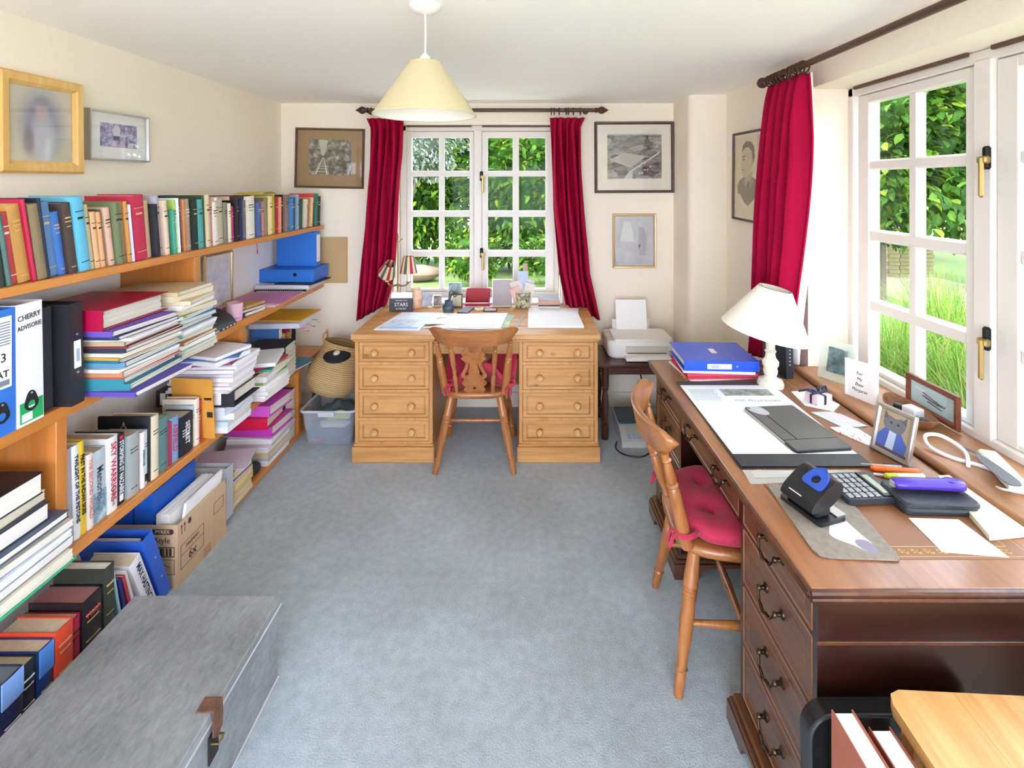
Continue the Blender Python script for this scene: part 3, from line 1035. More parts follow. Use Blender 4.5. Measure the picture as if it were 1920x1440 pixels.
def soft(name):
    """an out-of-focus studio picture: pale figure before blue grey"""
    m = bpy.data.materials.new(name)
    m.use_nodes = True
    n = m.node_tree
    b = n.nodes['Principled BSDF']
    tc = n.nodes.new('ShaderNodeTexCoord')
    prev = None
    base = lin('#d3cbb6')
    blobs = [((0, 0, .0), (.085, .2, .125), '#8a8ca6', .9), ((0.005, 0, -.055), (.05, .2, .09), '#c6c6ce', .95), ((0, 0, .05), (.026, .2, .035), '#c2aeb2', .9),
             ((-.05, 0, -.06), (.022, .2, .05), '#87727f', .6), ((0, 0, .085), (.03, .2, .02), '#7f7f8b', .6)]
    for c, s, col, k in blobs:
        mp = n.nodes.new('ShaderNodeMapping')
        mp.inputs['Location'].default_value = [-c[i] / s[i] for i in range(3)]
        mp.inputs['Scale'].default_value = [1 / q for q in s]
        n.links.new(tc.outputs['Object'], mp.inputs[0])
        ln = n.nodes.new('ShaderNodeVectorMath')
        ln.operation = 'LENGTH'
        n.links.new(mp.outputs[0], ln.inputs[0])
        mr = n.nodes.new('ShaderNodeMapRange')
        mr.interpolation_type = 'SMOOTHSTEP'
        mr.inputs['From Min'].default_value = 1.35
        mr.inputs['From Max'].default_value = .5
        mr.inputs['To Max'].default_value = k
        n.links.new(ln.outputs['Value'], mr.inputs[0])
        mx = n.nodes.new('ShaderNodeMixRGB')
        n.links.new(mr.outputs[0], mx.inputs[0])
        if prev is None:
            mx.inputs[1].default_value = base
        else:
            n.links.new(prev, mx.inputs[1])
        mx.inputs[2].default_value = lin(col)
        prev = mx.outputs[0]
    n.links.new(prev, b.inputs['Base Color'])
    return m
picture('framed_photograph', 'golden wood framed blurred portrait high on the left wall', .325, .352, .044, .03, m_frame_pine, (.0, .0, .0, .0), m_ivory,
        soft('blurred_picture'), (-1.768, 1.838, 1.818), R(90), R(-.6))
def snapshot(p, x0, x1, z0, z1, y):
    w, h = x1 - x0, z1 - z0
    X = lambda a: x0 + a * w
    Z = lambda a: z0 + a * h
    def poly(name, pts, col, lv=0):
        flat(p, name, [(X(a), Z(b)) for a, b in pts], y - lv * .0002, col)
    poly('print_figure', [(.33, .4), (.5, .4), (.52, .75), (.48, .95), (.38, .95), (.32, .75)], '#d9d3dc', 1)
    poly('print_shorts', [(.34, .3), (.5, .3), (.51, .48), (.33, .48)], '#4a4a78', 2)
    poly('print_figure', [(.28, .02), (.42, .02), (.4, .25), (.3, .25)], '#dccbd2', 1)
    poly('print_figure', [(.5, .02), (.66, .02), (.62, .3), (.52, .3)], '#b7a0c0', 1)
    poly('print_figure', [(.72, .02), (.9, .02), (.86, .22), (.74, .22)], '#d8d0d8', 1)
picture('framed_photograph', 'silver framed snapshot in white mount on the left wall', .322, .208, .009, .028, m_silver, (.055, .052, .05, .04),
        mat('white_mount', '#f1efee', .8), printmat('violet_snapshot', [(.35, '#5d588f'), (.5, '#9a95bd'), (.65, '#d9d3df')], 45), (-1.768, 2.187, 1.807), R(90), R(-.5), extra=snapshot)
tag(obj('wall_board', MB().box(-1.49, -1.287, 3.645, 3.66, .895, 1.225, .002), mat('tan_hardboard', '#c0a273', .9, var=(5, .05))),
    'plain tan board leaning flat on far wall by shelves', 'board')
# ------------------------------------------------------------ pine desk under the far window
m_pineX = wood('pine_along_x', '#cc985f', '#b68248', 'X', 1.0, .42, True)
m_pineZ = wood('pine_along_z', '#cb965d', '#b58047', 'Z', 1.0, .42, True)
m_pineY = wood('pine_along_y', '#cb9156', '#b57a3f', 'Y', 1.0, .42, True)
m_knob = wood('pine_knob', '#d3a36a', '#c28f55', 'Y', 2.0, .4, False)

dk = thing('pine_desk', 'honey pine twin pedestal desk under the far window', 'desk')
mb = MB()
# boards of the top, run along x
yb = [2.904, 3.085, 3.265, 3.445, 3.622]
for i in range(4):
    obj('top_plank', MB().box(-1.006, .431, yb[i] + (.0 if i == 0 else .0006), yb[i + 1], .711, .741, .004), m_pineX, dk)
obj('top_moulding', MB().box(-.998, .423, 2.914, 3.615, .697, .7112, .003), m_pineX, dk)
def ped(x0, x1):
    y0, y1 = 2.938, 3.6
    mb = MB()
    mb.box(x0, x0 + .022, y0, y1, .1, .6975, .002).box(x1 - .022, x1, y0, y1, .1, .6975, .002).box(x0 + .02, x1 - .02, y1 - .015, y1, .1, .6975)
    rails = [(.6975, .72), (.556, .574), (.395, .412), (.232, .25), (.1, .085)]
    for a, b in [(.688, .6975), (.556, .574), (.395, .412), (.232, .25), (.1, .112)]:
        mb.box(x0 + .021, x1 - .021, y0 + .001, y1 - .02, a, b, .001)
    obj('pedestal', mb, m_pineZ, dk)
    for a, b in [(.574, .688), (.412, .556), (.25, .395), (.112, .232)]:
        d = None
        g = .002
        X0, X1, Z0, Z1 = x0 + .022 + g, x1 - .022 - g, a + g, b - g
        mb = MB()
        yf = y0 + .004
        mb.box(X0, X1, yf + .006, yf + .02, Z0, Z1)
        # raised and fielded front
        i1 = .02
        A = [(X0, yf, Z0), (X1, yf, Z0), (X1, yf, Z1), (X0, yf, Z1)]
        B = [(X0 + i1, yf, Z0 + i1 * .8), (X1 - i1, yf, Z0 + i1 * .8), (X1 - i1, yf, Z1 - i1 * .8), (X0 + i1, yf, Z1 - i1 * .8)]
        Bb = [(p[0], yf + .005, p[2]) for p in B]
        i2 = .009
        Cc = [(X0 + i1 + i2, yf - .003, Z0 + i1 * .8 + i2), (X1 - i1 - i2, yf - .003, Z0 + i1 * .8 + i2), (X1 - i1 - i2, yf - .003, Z1 - i1 * .8 - i2), (X0 + i1 + i2, yf - .003, Z1 - i1 * .8 - i2)]
        Aback = [(p[0], yf + .006, p[2]) for p in A]
        for P0, P1 in ((Aback, A), (A, B), (B, Bb), (Bb, Cc)):
            mb.add(P0 + P1, [(k, (k + 1) % 4, 4 + (k + 1) % 4, 4 + k) for k in range(4)])
        mb.add(Cc, [(0, 1, 2, 3)])
        d = obj('drawer', mb, m_pineX, dk, smooth=15)
        w = X1 - X0
        for kx in (X0 + w * .235, X1 - w * .235):
            zc = (Z0 + Z1) / 2
            obj('knob', MB().lathe([(.008, yf + .001), (.008, yf - .008), (.015, yf - .012), (.0205, yf - .021), (.0195, yf - .032), (.012, yf - .04), (.001, yf - .042)], 16, (kx, 0, zc), axis='Y'), m_knob, d)
    obj('plinth', MB().box(x0 - .012, x1 + .012, y0 - .022, y1, 0, .088, .004).box(x0 - .006, x1 + .006, y0 - .012, y1, .088, .101, .005), m_pineX, dk)
ped(-.992, -.54)
ped(-.04, .418)
for i in range(5):
    a = -.54 + i * .1
    obj('back_board', MB().box(a + .001, a + .099, 3.56, 3.575, .2, .697, .003), m_pineZ, dk)
obj('frieze', MB().box(-.54, -.04, 3.0, 3.02, .6, .697, .002), m_pineX, dk)
for s, a in ((1, -.54), (-1, -.04)):
    obj('corner_bracket', MB().prism([(a, .605), (a + s * .05, .697), (a, .697)], .018, plane='XZ', off=2.965), m_pineX, dk)

# ------------------------------------------------------------ fiddle-back chairs
m_chair = wood('chair_pine', '#ac6f3c', '#8e552a', 'Z', 1.2, .32, False, .3)
m_chairX = wood('chair_pine_x', '#ab7040', '#8b552c', 'X', 1.2, .32, True, .3)
m_red = mat('crimson_cotton', '#b32848', .85, sheen=.2, var=(5, .08), bump=(200, .08))

def curve_mesh(outer, holes, ext):
    """flat outline with holes, extruded; returns a mesh in the xy plane"""
    cu = bpy.data.curves.new('outline', 'CURVE')
    cu.dimensions = '2D'
    cu.fill_mode = 'BOTH'
    cu.extrude = ext
    for pts in [outer] + holes:
        sp = cu.splines.new('POLY')
        sp.points.add(len(pts) - 1)
        for p, q in zip(sp.points, pts):
            p.co = (q[0], q[1], 0, 1)
        sp.use_cyclic_u = True
    o = bpy.data.objects.new('outline', cu)
    COL.objects.link(o)
    me = bpy.data.meshes.new_from_object(o.evaluated_get(bpy.context.evaluated_depsgraph_get()))
    bpy.data.objects.remove(o)
    bpy.data.curves.remove(cu)
    return me

def smooth_closed(pts, k=4):
    out = []
    n = len(pts)
    for i in range(n):
        p0, p1, p2, p3 = [Vector((*pts[(i + j - 1) % n], 0)) for j in range(4)]
        for q in range(k):
            t = q / k
            v = .5 * ((2 * p1) + (-p0 + p2) * t + (2 * p0 - 5 * p1 + 4 * p2 - p3) * t * t + (-p0 + 3 * p1 - 3 * p2 + p3) * t ** 3)
            out.append((v.x, v.y))
    return out

half = [(.042, 0), (.045, .012), (.057, .03), (.046, .047), (.062, .068), (.063, .08), (.05, .1), (.06, .113), (.066, .126), (.058, .15), (.046, .18), (.041, .205), (.05, .225), (.064, .24), (.052, .251), (.06, .266), (.054, .285), (.042, .3), (.038, .315)]
outl = half + [(-x, y) for x, y in half[::-1]]
hl = [smooth_closed([(.016, .285), (.0, .271), (-.016, .285), (-.01, .294), (0, .287), (.01, .294)], 3),
      smooth_closed([(.022, .215), (.026, .19), (.034, .165), (.046, .137), (.04, .124), (.028, .13), (.029, .15), (.022, .18)], 3),
      smooth_closed([(-.022, .215), (-.026, .19), (-.034, .165), (-.046, .137), (-.04, .124), (-.028, .13), (-.029, .15), (-.022, .18)], 3),
      [(.009 * math.cos(a), .04 + .009 * math.sin(a)) for a in [k * .5236 for k in range(12)]]]
splat_me = curve_mesh(smooth_closed(outl, 3), hl, .006)
splat_me.materials.clear()
splat_me.materials.append(m_chair)

def make_chair(label, loc, rz):
    t = thing('fiddle_back_chair', label, 'chair', loc, (0, 0, rz), group='pine fiddle-back chairs')
    zs = .445
    # seat: rounded square, slightly wider in front, with a soft dish
    def outline(k):
        a = 2 * math.pi * k / 40
        c, s_ = math.cos(a), math.sin(a)
        e = .55
        x = math.copysign(abs(c) ** e, c) * .205
        y = math.copysign(abs(s_) ** e, s_) * .205
        return x * (1 + .06 * (y / .2)), y
    mb = MB()
    ring_ = [outline(k) for k in range(40)]
    layers = [(.93, zs - .036), (.985, zs - .028), (1.0, zs - .015), (.985, zs - .004), (.95, zs), (.6, zs - .004), (.2, zs - .007)]
    vs, fs = [], []
    for sc, z in layers:
        vs += [(x * sc, y * sc, z) for x, y in ring_]
    for i in range(len(layers) - 1):
        for k in range(40):
            k2 = (k + 1) % 40
            fs.append((i * 40 + k, i * 40 + k2, (i + 1) * 40 + k2, (i + 1) * 40 + k))
    fs.append(tuple(range(39, -1, -1)))
    fs.append(tuple(6 * 40 + k for k in range(40)))
    obj('seat', mb.add(vs, fs), m_chairX, t, smooth=50)
    lp = [(0, .019), (.1, .02), (.2, .023), (.27, .0235), (.28, .0195), (.295, .0235), (.305, .0195), (.32, .0235), (.33, .0195), (.345, .0235), (.36, .021), (.5, .0225), (.62, .021), (.74, .0165), (.8, .0155), (.815, .02), (.83, .0155), (.9, .0165), (1, .0135)]
    tops = [(-.135, -.135), (.135, -.135), (-.145, .145), (.145, .145)]
    feet = [(-.218, -.205), (.218, -.205), (-.205, .225), (.205, .225)]
    for (a, b), (c, d) in zip(tops, feet):
        obj('leg', MB().turned((a, b, zs - .03), (c, d, 0), lp, 16), m_chair, t)
    def at(i, z):
        q = (zs - .03 - z) / (zs - .03)
        return Vector((tops[i][0], tops[i][1], zs - .03)).lerp(Vector((*feet[i], 0)), q)
    sp = [(0, .009), (.2, .011), (.5, .015), (.8, .011), (1, .009)]
    for i, j in ((0, 2), (1, 3)):
        obj('stretcher', MB().turned(at(i, .2), at(j, .2), sp, 12), m_chair, t)
    obj('stretcher', MB().turned((at(0, .2) + at(2, .2)) / 2, (at(1, .2) + at(3, .2)) / 2, sp, 12), m_chair, t)
    # crest rail: a deep curved board, ends swept up and forward
    def crest(u, face):
        x = -.243 + .486 * u
        q = abs(2 * u - 1)
        yc = -.292 + .075 * q ** 2
        top = .828 + .004 * q ** 2 - .016 * max(0, q - .9) / .1
        bot = .728 + .012 * (1 - q) * 0 + .02 * q ** 2 + .05 * max(0, q - .8) / .2
        th = .011
        return x, yc, top, bot, th
    n = 28
    vs, fs = [], []
    for i in range(n + 1):
        x, yc, top, bot, th = crest(i / n, 0)
        lean = -.02
        sec = [(yc + th, bot + .004), (yc + th + lean * .8, top - .008), (yc + lean, top), (yc - th + lean, top - .006), (yc - th, bot + .003), (yc, bot)]
        vs += [(x, y, z) for y, z in sec]
    m6 = 6
    for i in range(n):
        for k in range(m6):
            k2 = (k + 1) % m6
            fs.append((i * m6 + k, i * m6 + k2, (i + 1) * m6 + k2, (i + 1) * m6 + k))
    fs += [tuple(range(m6 - 1, -1, -1)), tuple(n * m6 + k for k in range(m6))]
    fs = [q[::-1] for q in fs]
    obj('crest_rail', MB().add(vs, fs), m_chairX, t, smooth=60)
    op = [(0, .02), (.12, .021), (.3, .022), (.5, .021), (.62, .019), (.64, .0145), (.66, .02), (.68, .0145), (.72, .018), (.85, .0145), (.9, .011), (.92, .016), (.94, .011), (1, .014)]
    for s in (-1, 1):
        obj('back_post', MB().turned((s * .165, -.165, zs - .01), (s * .205, -.245, .755), op, 16), m_chair, t)
    ip = [(0, .011), (.2, .013), (.35, .014), (.4, .009), (.44, .0135), (.48, .0095), (.6, .014), (.8, .0155), (.86, .009), (.88, .014), (.9, .009), (.94, .013), (1, .011)]
    for s in (-1, 1):
        obj('spindle', MB().turned((s * .098, -.176, zs - .01), (s * .122, -.278, .742), ip, 14), m_chair, t)
    sp = put(bpy.data.objects.new('splat', splat_me), t)
    sp.location = (0, -.178, zs - .008)
    sp.rotation_euler = (R(90 + 19.5), 0, 0)
    sp.scale = (1.08, .985, 1)
    return t

def cushion(label, loc, rz, w=.21, seed=0, flop=0.0):
    t = thing('seat_cushion', label, 'cushion', loc, (0, 0, rz), group='crimson tufted seat cushions')
    tuf = [(-.08, -.08), (.08, -.08), (-.08, .08), (.08, .08)]
    N, Mr = 56, 14
    vs, fs = [], []
    def pt(a, r, top):
        c, s_ = math.cos(a), math.sin(a)
        e = .72
        x = math.copysign(abs(c) ** e, c) * w * r
        y = math.copysign(abs(s_) ** e, s_) * w * r
        h = .036 * math.sqrt(max(0, 1 - r ** 3.0))
        wr = .006 * math.sin(a * 9 + seed) * r
        if top:
            for tx, ty in tuf:
                d2 = (x - tx) ** 2 + (y - ty) ** 2
                h -= .026 * math.exp(-d2 / .0009) + .014 * math.exp(-d2 / .006)
            cr = min(abs(x - y), abs(x + y)) if r < .6 else 9
            h += .006 * math.cos(a * 4) * r * (1 - r)
            h += .024
            z = .034 + h * .9 + wr * .5
        else:
            z = .034 - h * .85
        z += flop * max(0, x) ** 2 * 8 + flop * .3 * math.sin(a * 3) * r
        return (x, y + wr, max(z, .002))
    for lay in (True, False):
        o = len(vs)
        vs.append(pt(0, 0, lay))
        for i in range(1, Mr + 1):
            for k in range(N):
                vs.append(pt(2 * math.pi * k / N, (i / Mr) ** .8, lay))
        for k in range(N):
            k2 = (k + 1) % N
            q = (o, o + 1 + k, o + 1 + k2)
            fs.append(q if lay else q[::-1])
            for i in range(Mr - 1):
                b0 = o + 1 + i * N
                q = (b0 + k, b0 + N + k, b0 + N + k2, b0 + k2)
                fs.append(q if lay else q[::-1])
    o1, o2 = 1 + (Mr - 1) * N, 1 + Mr * N + 1 + (Mr - 1) * N
    for k in range(N):
        k2 = (k + 1) % N
        fs.append((o1 + k, o2 + k, o2 + k2, o1 + k2))
    obj('pad', MB().add(vs, fs), m_red, t, smooth=80)
    for tx, ty in tuf:
        zt = pt(math.atan2(ty, tx), .55, True)[2]
        obj('tuft_button', MB().ball((tx, ty, .047), (.008, .008, .004), 10, 6), m_red, t)
    for s in (-1, 1):
        pts = []
        for k in range(14):
            a = 2 * math.pi * k / 14
            pts.append((s * .172 + .029 * math.cos(a), -.182 + .029 * math.sin(a), .05 + .004 * math.sin(2 * a)))
        mb = MB().tube(pts, .0085, 6, closed=True)
        mb.tube([(s * .172 + .0, -.205, .05), (s * .185, -.23, .035), (s * .178, -.24, .0)], .006, 6)
        mb.tube([(s * .172 + .0, -.205, .05), (s * .155, -.232, .04), (s * .16, -.242, .008)], .006, 6)
        obj('tie', mb, m_red, t)
    return t

make_chair('pine fiddle-back chair drawn up to the pine desk', (-.285, 3.01, 0), 0)
cushion('crimson tufted cushion tied to chair at the pine desk', (-.265, 3.03, .438), 0, .215, 1, .35)
make_chair('pine fiddle-back chair pushed under the dark mahogany desk', (.70, 1.785, 0), R(-95))
cushion('crimson tufted cushion tied to chair at the mahogany desk', (.715, 1.783, .438), R(-95), .205, 2)
# ------------------------------------------------------------ mahogany pedestal desk by the wide window
m_mahY = wood('mahogany_y', '#63402a', '#452717', 'Y', .8, .28, False, .4)
m_mahZ = wood('mahogany_z', '#5c3420', '#3f2014', 'Z', .8, .28, False, .4)
m_mahTop = wood('mahogany_top', '#a06b44', '#85522e', 'Y', .7, .3, False, .35)
m_mahShade = wood('mahogany_shaded', '#2e1510', '#220d09', 'X', .8, .3, False, .3)  # darkened mahogany copy; shade on the end panel put into the colour
m_leather = mat('tan_leather_inset', '#8a5a38', .45, var=(6, .1), bump=(120, .1))
m_tool = mat('gold_tooling', '#cfa968', .4, metal=.5)
m_antq = mat('antique_brass_handle', '#4a3d30', .3, metal=.9)

md = thing('mahogany_desk', 'dark mahogany pedestal desk along the wide window', 'desk')
DX0, DX1, DY0, DY1 = .605, 1.235, 1.077, 2.488
obj('desk_top', MB().box(DX0, DX1, DY0, DY1, .722, .741, .005).box(DX0 + .006, DX1, DY0 + .006, DY1 - .006, .712, .7225, .003).box(DX0 + .012, DX1, DY0 + .012, DY1 - .012, .704, .7125, .002), [m_mahTop], md)
# dark moulded edge
mb = MB()
for o_, z_, r_ in ((0, .733, .0075), (.004, .716, .006)):
    mb.tube([(DX0 + o_, DY1 - o_, z_), (DX0 + o_, DY0 + o_, z_)], r_, 8).tube([(DX0 + o_, DY0 + o_, z_), (DX1, DY0 + o_, z_)], r_, 8).tube([(DX0 + o_, DY1 - o_, z_), (DX1, DY1 - o_, z_)], r_, 8)
obj('edge_moulding', mb, m_mahZ, md)
ins = obj('leather_inset', MB().box(DX0 + .075, DX1 - .055, DY0 + .085, DY1 - .085, .7405, .7418), m_leather, md)
mb = MB()
def goldrect(i, w):
    x0, x1, y0, y1 = DX0 + .075 + i, DX1 - .055 - i, DY0 + .085 + i, DY1 - .085 - i
    mb.box(x0, x1, y0, y0 + w, .7417, .742).box(x0, x1, y1 - w, y1, .7417, .742).box(x0, x0 + w, y0, y1, .7417, .742).box(x1 - w, x1, y0, y1, .7417, .742)
goldrect(.008, .0012)
goldrect(.04, .0018)
k = 0
def scroll(cx, cy, s, f):
    pts = [(cx + f * s * (q * .9 - .5), cy + s * .32 * math.sin(q * 6.28) + .0) for q in [i / 8 for i in range(9)]]
    mb.tube([(x, y, .7419) for x, y in pts], .0012, 4)
    for a in (-.25, .2):
        mb.tube([(cx + a * s + .3 * s * math.cos(t) * .5, cy + .28 * s * math.sin(t) * .6, .7419) for t in [j * .9 for j in range(7)]], .001, 4)
x = DX0 + .1
while x < DX1 - .08:
    scroll(x, DY0 + .085 + .025, .026, 1)
    scroll(x, DY1 - .085 - .025, .026, 1)
    x += .03
y = DY0 + .13
while y < DY1 - .12:
    n0 = len(mb.v)
    scroll(0, 0, .026, 1)
    mb.tf(Mx((DX0 + .1, y, 0), (0, 0, R(90))), n0)
    y += .03
obj('gold_tooling', mb, m_tool, ins, smooth=0)

def drop_handle(parent, x, y, z, w=.085):
    """two turned posts with a swan-neck bail; drawer faces -x"""
    h = None
    mb = MB()
    for s in (-1, 1):
        if s == 1:
            h0 = obj('handle', mb, m_antq, parent)
            mb = MB()
        mb.lathe([(.013, x + .001), (.012, x - .003), (.006, x - .006), (.005, x - .014), (.008, x - .018), (.006, x - .023), (.001, x - .025)], 12, (0, y + s * w / 2, z), axis='X')
    obj('handle', mb, m_antq, parent)
    h = h0
    pts = []
    for i in range(13):
        q = i / 12
        a = -1 + 2 * q
        pts.append((x - .02 - .008 * (1 - a * a), y + a * w / 2, z - .026 * (1 - abs(a) ** 3) - .004 * math.cos(a * 9)))
    obj('bail', MB().tube(pts, [.003 + .0018 * (1 - abs(-1 + 2 * i / 12)) for i in range(13)], 8), m_antq, h)

def drawer(y0, y1, z0, z1, handles):
    g = .003
    X = DX0 + .032
    mb = MB().box(X, X + .018, y0 + g, y1 - g, z0 + g, z1 - g, .001)
    d = obj('drawer', mb, m_mahY, md)
    b = MB()
    for a, c in (((y0 + g, z0 + g), (y1 - g, z0 + g)), ((y1 - g, z0 + g), (y1 - g, z1 - g)), ((y1 - g, z1 - g), (y0 + g, z1 - g)), ((y0 + g, z1 - g), (y0 + g, z0 + g))):
        b.tube([(X, a[0], a[1]), (X, c[0], c[1])], .0026, 6)
    obj('cock_bead', b, m_mahTop, d)
    i = .035
    b = MB()
    for a, c in (((y0 + i, z0 + i), (y1 - i, z0 + i)), ((y1 - i, z0 + i), (y1 - i, z1 - i)), ((y1 - i, z1 - i), (y0 + i, z1 - i)), ((y0 + i, z1 - i), (y0 + i, z0 + i))):
        b.box(X - .0006, X + .001, min(a[0], c[0]) - .001, max(a[0], c[0]) + .001, min(a[1], c[1]) - .001, max(a[1], c[1]) + .001)
    obj('stringing', b, m_mahTop, d)
    for yy in handles:
        drop_handle(d, X, yy, (z0 + z1) / 2 + .012)

def pedestal(y0, y1):
    mb = MB()
    X = DX0 + .03
    mb.box(X, DX1 - .02, y0, y0 + .018, .09, .704, .001).box(X, DX1 - .02, y1 - .018, y1, .09, .704, .001)
    mb.box(X + .03, X + .04, y0 + .01, y1 - .01, .09, .704).box(DX1 - .035, DX1 - .02, y0 + .01, y1 - .01, .09, .704)
    for z in (.604, .436, .262, .094):
        mb.box(X + .001, X + .04, y0 + .017, y1 - .017, z - .006, z + .006)
    obj('pedestal', mb, m_mahShade, md)
    yc = (y0 + y1) / 2
    for a, b in ((.61, .702), (.442, .598), (.268, .43), (.1, .256)):
        drawer(y0 + .018, y1 - .018, a, b, [yc])
    # bracket plinth: stepped moulding, cut-out between the feet
    def plinth_strip(P0, P1, nrm):
        pass
    xo = DX0 - .002
    base = [(y0 - .022, 0), (y0 + .075, 0), (y0 + .09, .03), (y0 + .12, .045), (y1 - .12, .045), (y1 - .09, .03), (y1 - .075, 0), (y1 + .022, 0), (y1 + .022, .06), (y0 - .022, .06)]
    mb = MB().prism(base, .018, plane='YZ', off=xo)
    for yy in (y0 - .022, y1 + .006):
        mb.prism([(xo + .018, 0), (xo + .1, 0), (xo + .115, .03), (xo + .14, .045), (DX1 - .12, .045), (DX1 - .1, 0), (DX1 - .02, 0), (DX1 - .02, .06), (xo + .018, .06)], .016, plane='XZ', off=yy)
    mb.box(xo + .003, DX1 - .02, y0 - .018, y1 + .018, .06, .074, .004).box(xo + .012, DX1 - .02, y0 - .01, y1 + .01, .074, .09, .004)
    obj('bracket_plinth', mb, m_mahY, md)
pedestal(1.105, 1.5)
pedestal(2.075, 2.462)
obj('apron', MB().box(DX0 + .06, DX0 + .075, 1.5, 2.075, .6, .704).box(DX0 + .03, DX0 + .06, 1.5, 1.512, .6, .704).box(DX0 + .03, DX0 + .06, 2.063, 2.075, .6, .704).box(DX0 + .03, DX0 + .075, 1.5, 2.075, .596, .606), m_mahShade, md)
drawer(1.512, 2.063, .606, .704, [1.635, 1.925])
obj('back_panel', MB().box(DX1 - .06, DX1 - .045, 1.5, 2.075, .2, .704), m_mahShade, md)
obj('panel_moulding', MB().box(DX0 + .03, DX1 - .02, 1.1015, 1.106, .598, .606, .001), m_mahZ, md)
# ------------------------------------------------------------ bookcase along the left wall
m_shelf = wood('orange_shelf_wood', '#d58d46', '#c37a35', 'Y', .6, .4, False, .15)
m_shelfZ = wood('orange_upright_wood', '#cc8440', '#b8702f', 'Z', .6, .4, False, .15)
m_bpanel = mat('white_back_panel', '#efece6', .8)
bc = thing('bookcase', 'long orange wooden bookshelves along the left wall', 'bookshelf')
SF = -1.434
Z1, Z2, Z3 = 1.316, .9145, .453
for z0, z1, y0, y1 in ((1.288, Z1, .62, 3.6), (.876, Z2, .62, 3.6), (.417, Z3, .62, 3.6), (.002, .03, 2.36, 3.6)):
    obj('shelf', MB().box(XL + .008, SF, y0, y1, z0, z1, .002), m_shelf, bc)
for y, z0, z1 in ((2.197, Z2, 1.288), (1.55, Z3, .876), (2.56, Z3, .876), (.62, Z3, .876), (.62, Z2, 1.288), (.62, 0, .417), (3.2, .03, .417)):
    obj('upright', MB().box(XL + .008, SF - .003, y, y + .038, z0, z1, .002), m_shelfZ, bc)
obj('back_panel', MB().box(XL + .001, XL + .0075, .62, 3.62, .03, 1.2875), m_bpanel, bc)

# ------------------------------------------------------------ books
m_page = mat('aged_pages', '#cdbb9d', .9, var=(60, .1, (1, 1, .02)))
m_pagew = mat('white_pages', '#e8e3da', .9, var=(60, .07, (1, 1, .02)))
m_giltink = mat('gilt_lettering', '#d9bd7a', .4, metal=.4)
m_whiteink = mat('white_lettering', '#efeeea', .6)
m_darkink = mat('dark_lettering', '#2a2624', .7)

def cover_mb(t, h, d, board=.0025, rnd=.004):
    """case binding, spine towards +x at x=0, y 0..t, z 0..h"""
    sp = []
    n = 5
    for i in range(n + 1):
        a = -1 + 2 * i / n
        sp.append((rnd * (1 - a * a) - rnd, t * i / n))
    ins = [(-.004 - rnd * .3, t - board), (-.004 - rnd * .3, board)]
    poly = [(-d, 0)] + sp + [(-d, t), (-d, t - board)] + ins + [(-d, board)]
    return MB().prism(poly, h, plane='XY')

def book(label, x, y, z, t, h, d, col, lean=0.0, pages=None, rough=.6, marks=None, seed=0, group=None, rotz=0.0, name='book'):
    m = mat('cover_' + col, col, rough, var=(25, .06))
    mb = cover_mb(t, h, d)
    if lean < 0:
        mb.tf(Matrix.Translation((0, -t, 0)))
        y += t
    o = obj(name, mb, m, None, (x, y, z), (R(lean), 0, rotz), smooth=40)
    tag(o, label, 'book', group)
    oy = -t if lean < 0 else 0
    b = .0027
    if t > .008:
        obj('pages', MB().box(-d + .004, -.0045, b + oy, t - b + oy, .003, h - .004), pages or m_page, o)
    rn = random.Random(seed * 7 + 3)
    if marks and t > .012:
        mk = MB()
        for (a, hh, w) in marks:
            mk.box(-.0015, .0006, oy + t * (.5 - w / 2), oy + t * (.5 + w / 2), h * a, h * (a + hh))
        mm = {'g': m_giltink, 'w': m_whiteink, 'd': m_darkink}[rn.choice('gggwd')]
        lo, hi = col, None
        lum = sum(lin(col)[:3])
        if lum > 1.1:
            mm = m_darkink
        q = obj('spine_lettering', mk, mm, o)
        q['kind'] = 'stuff'
    return o

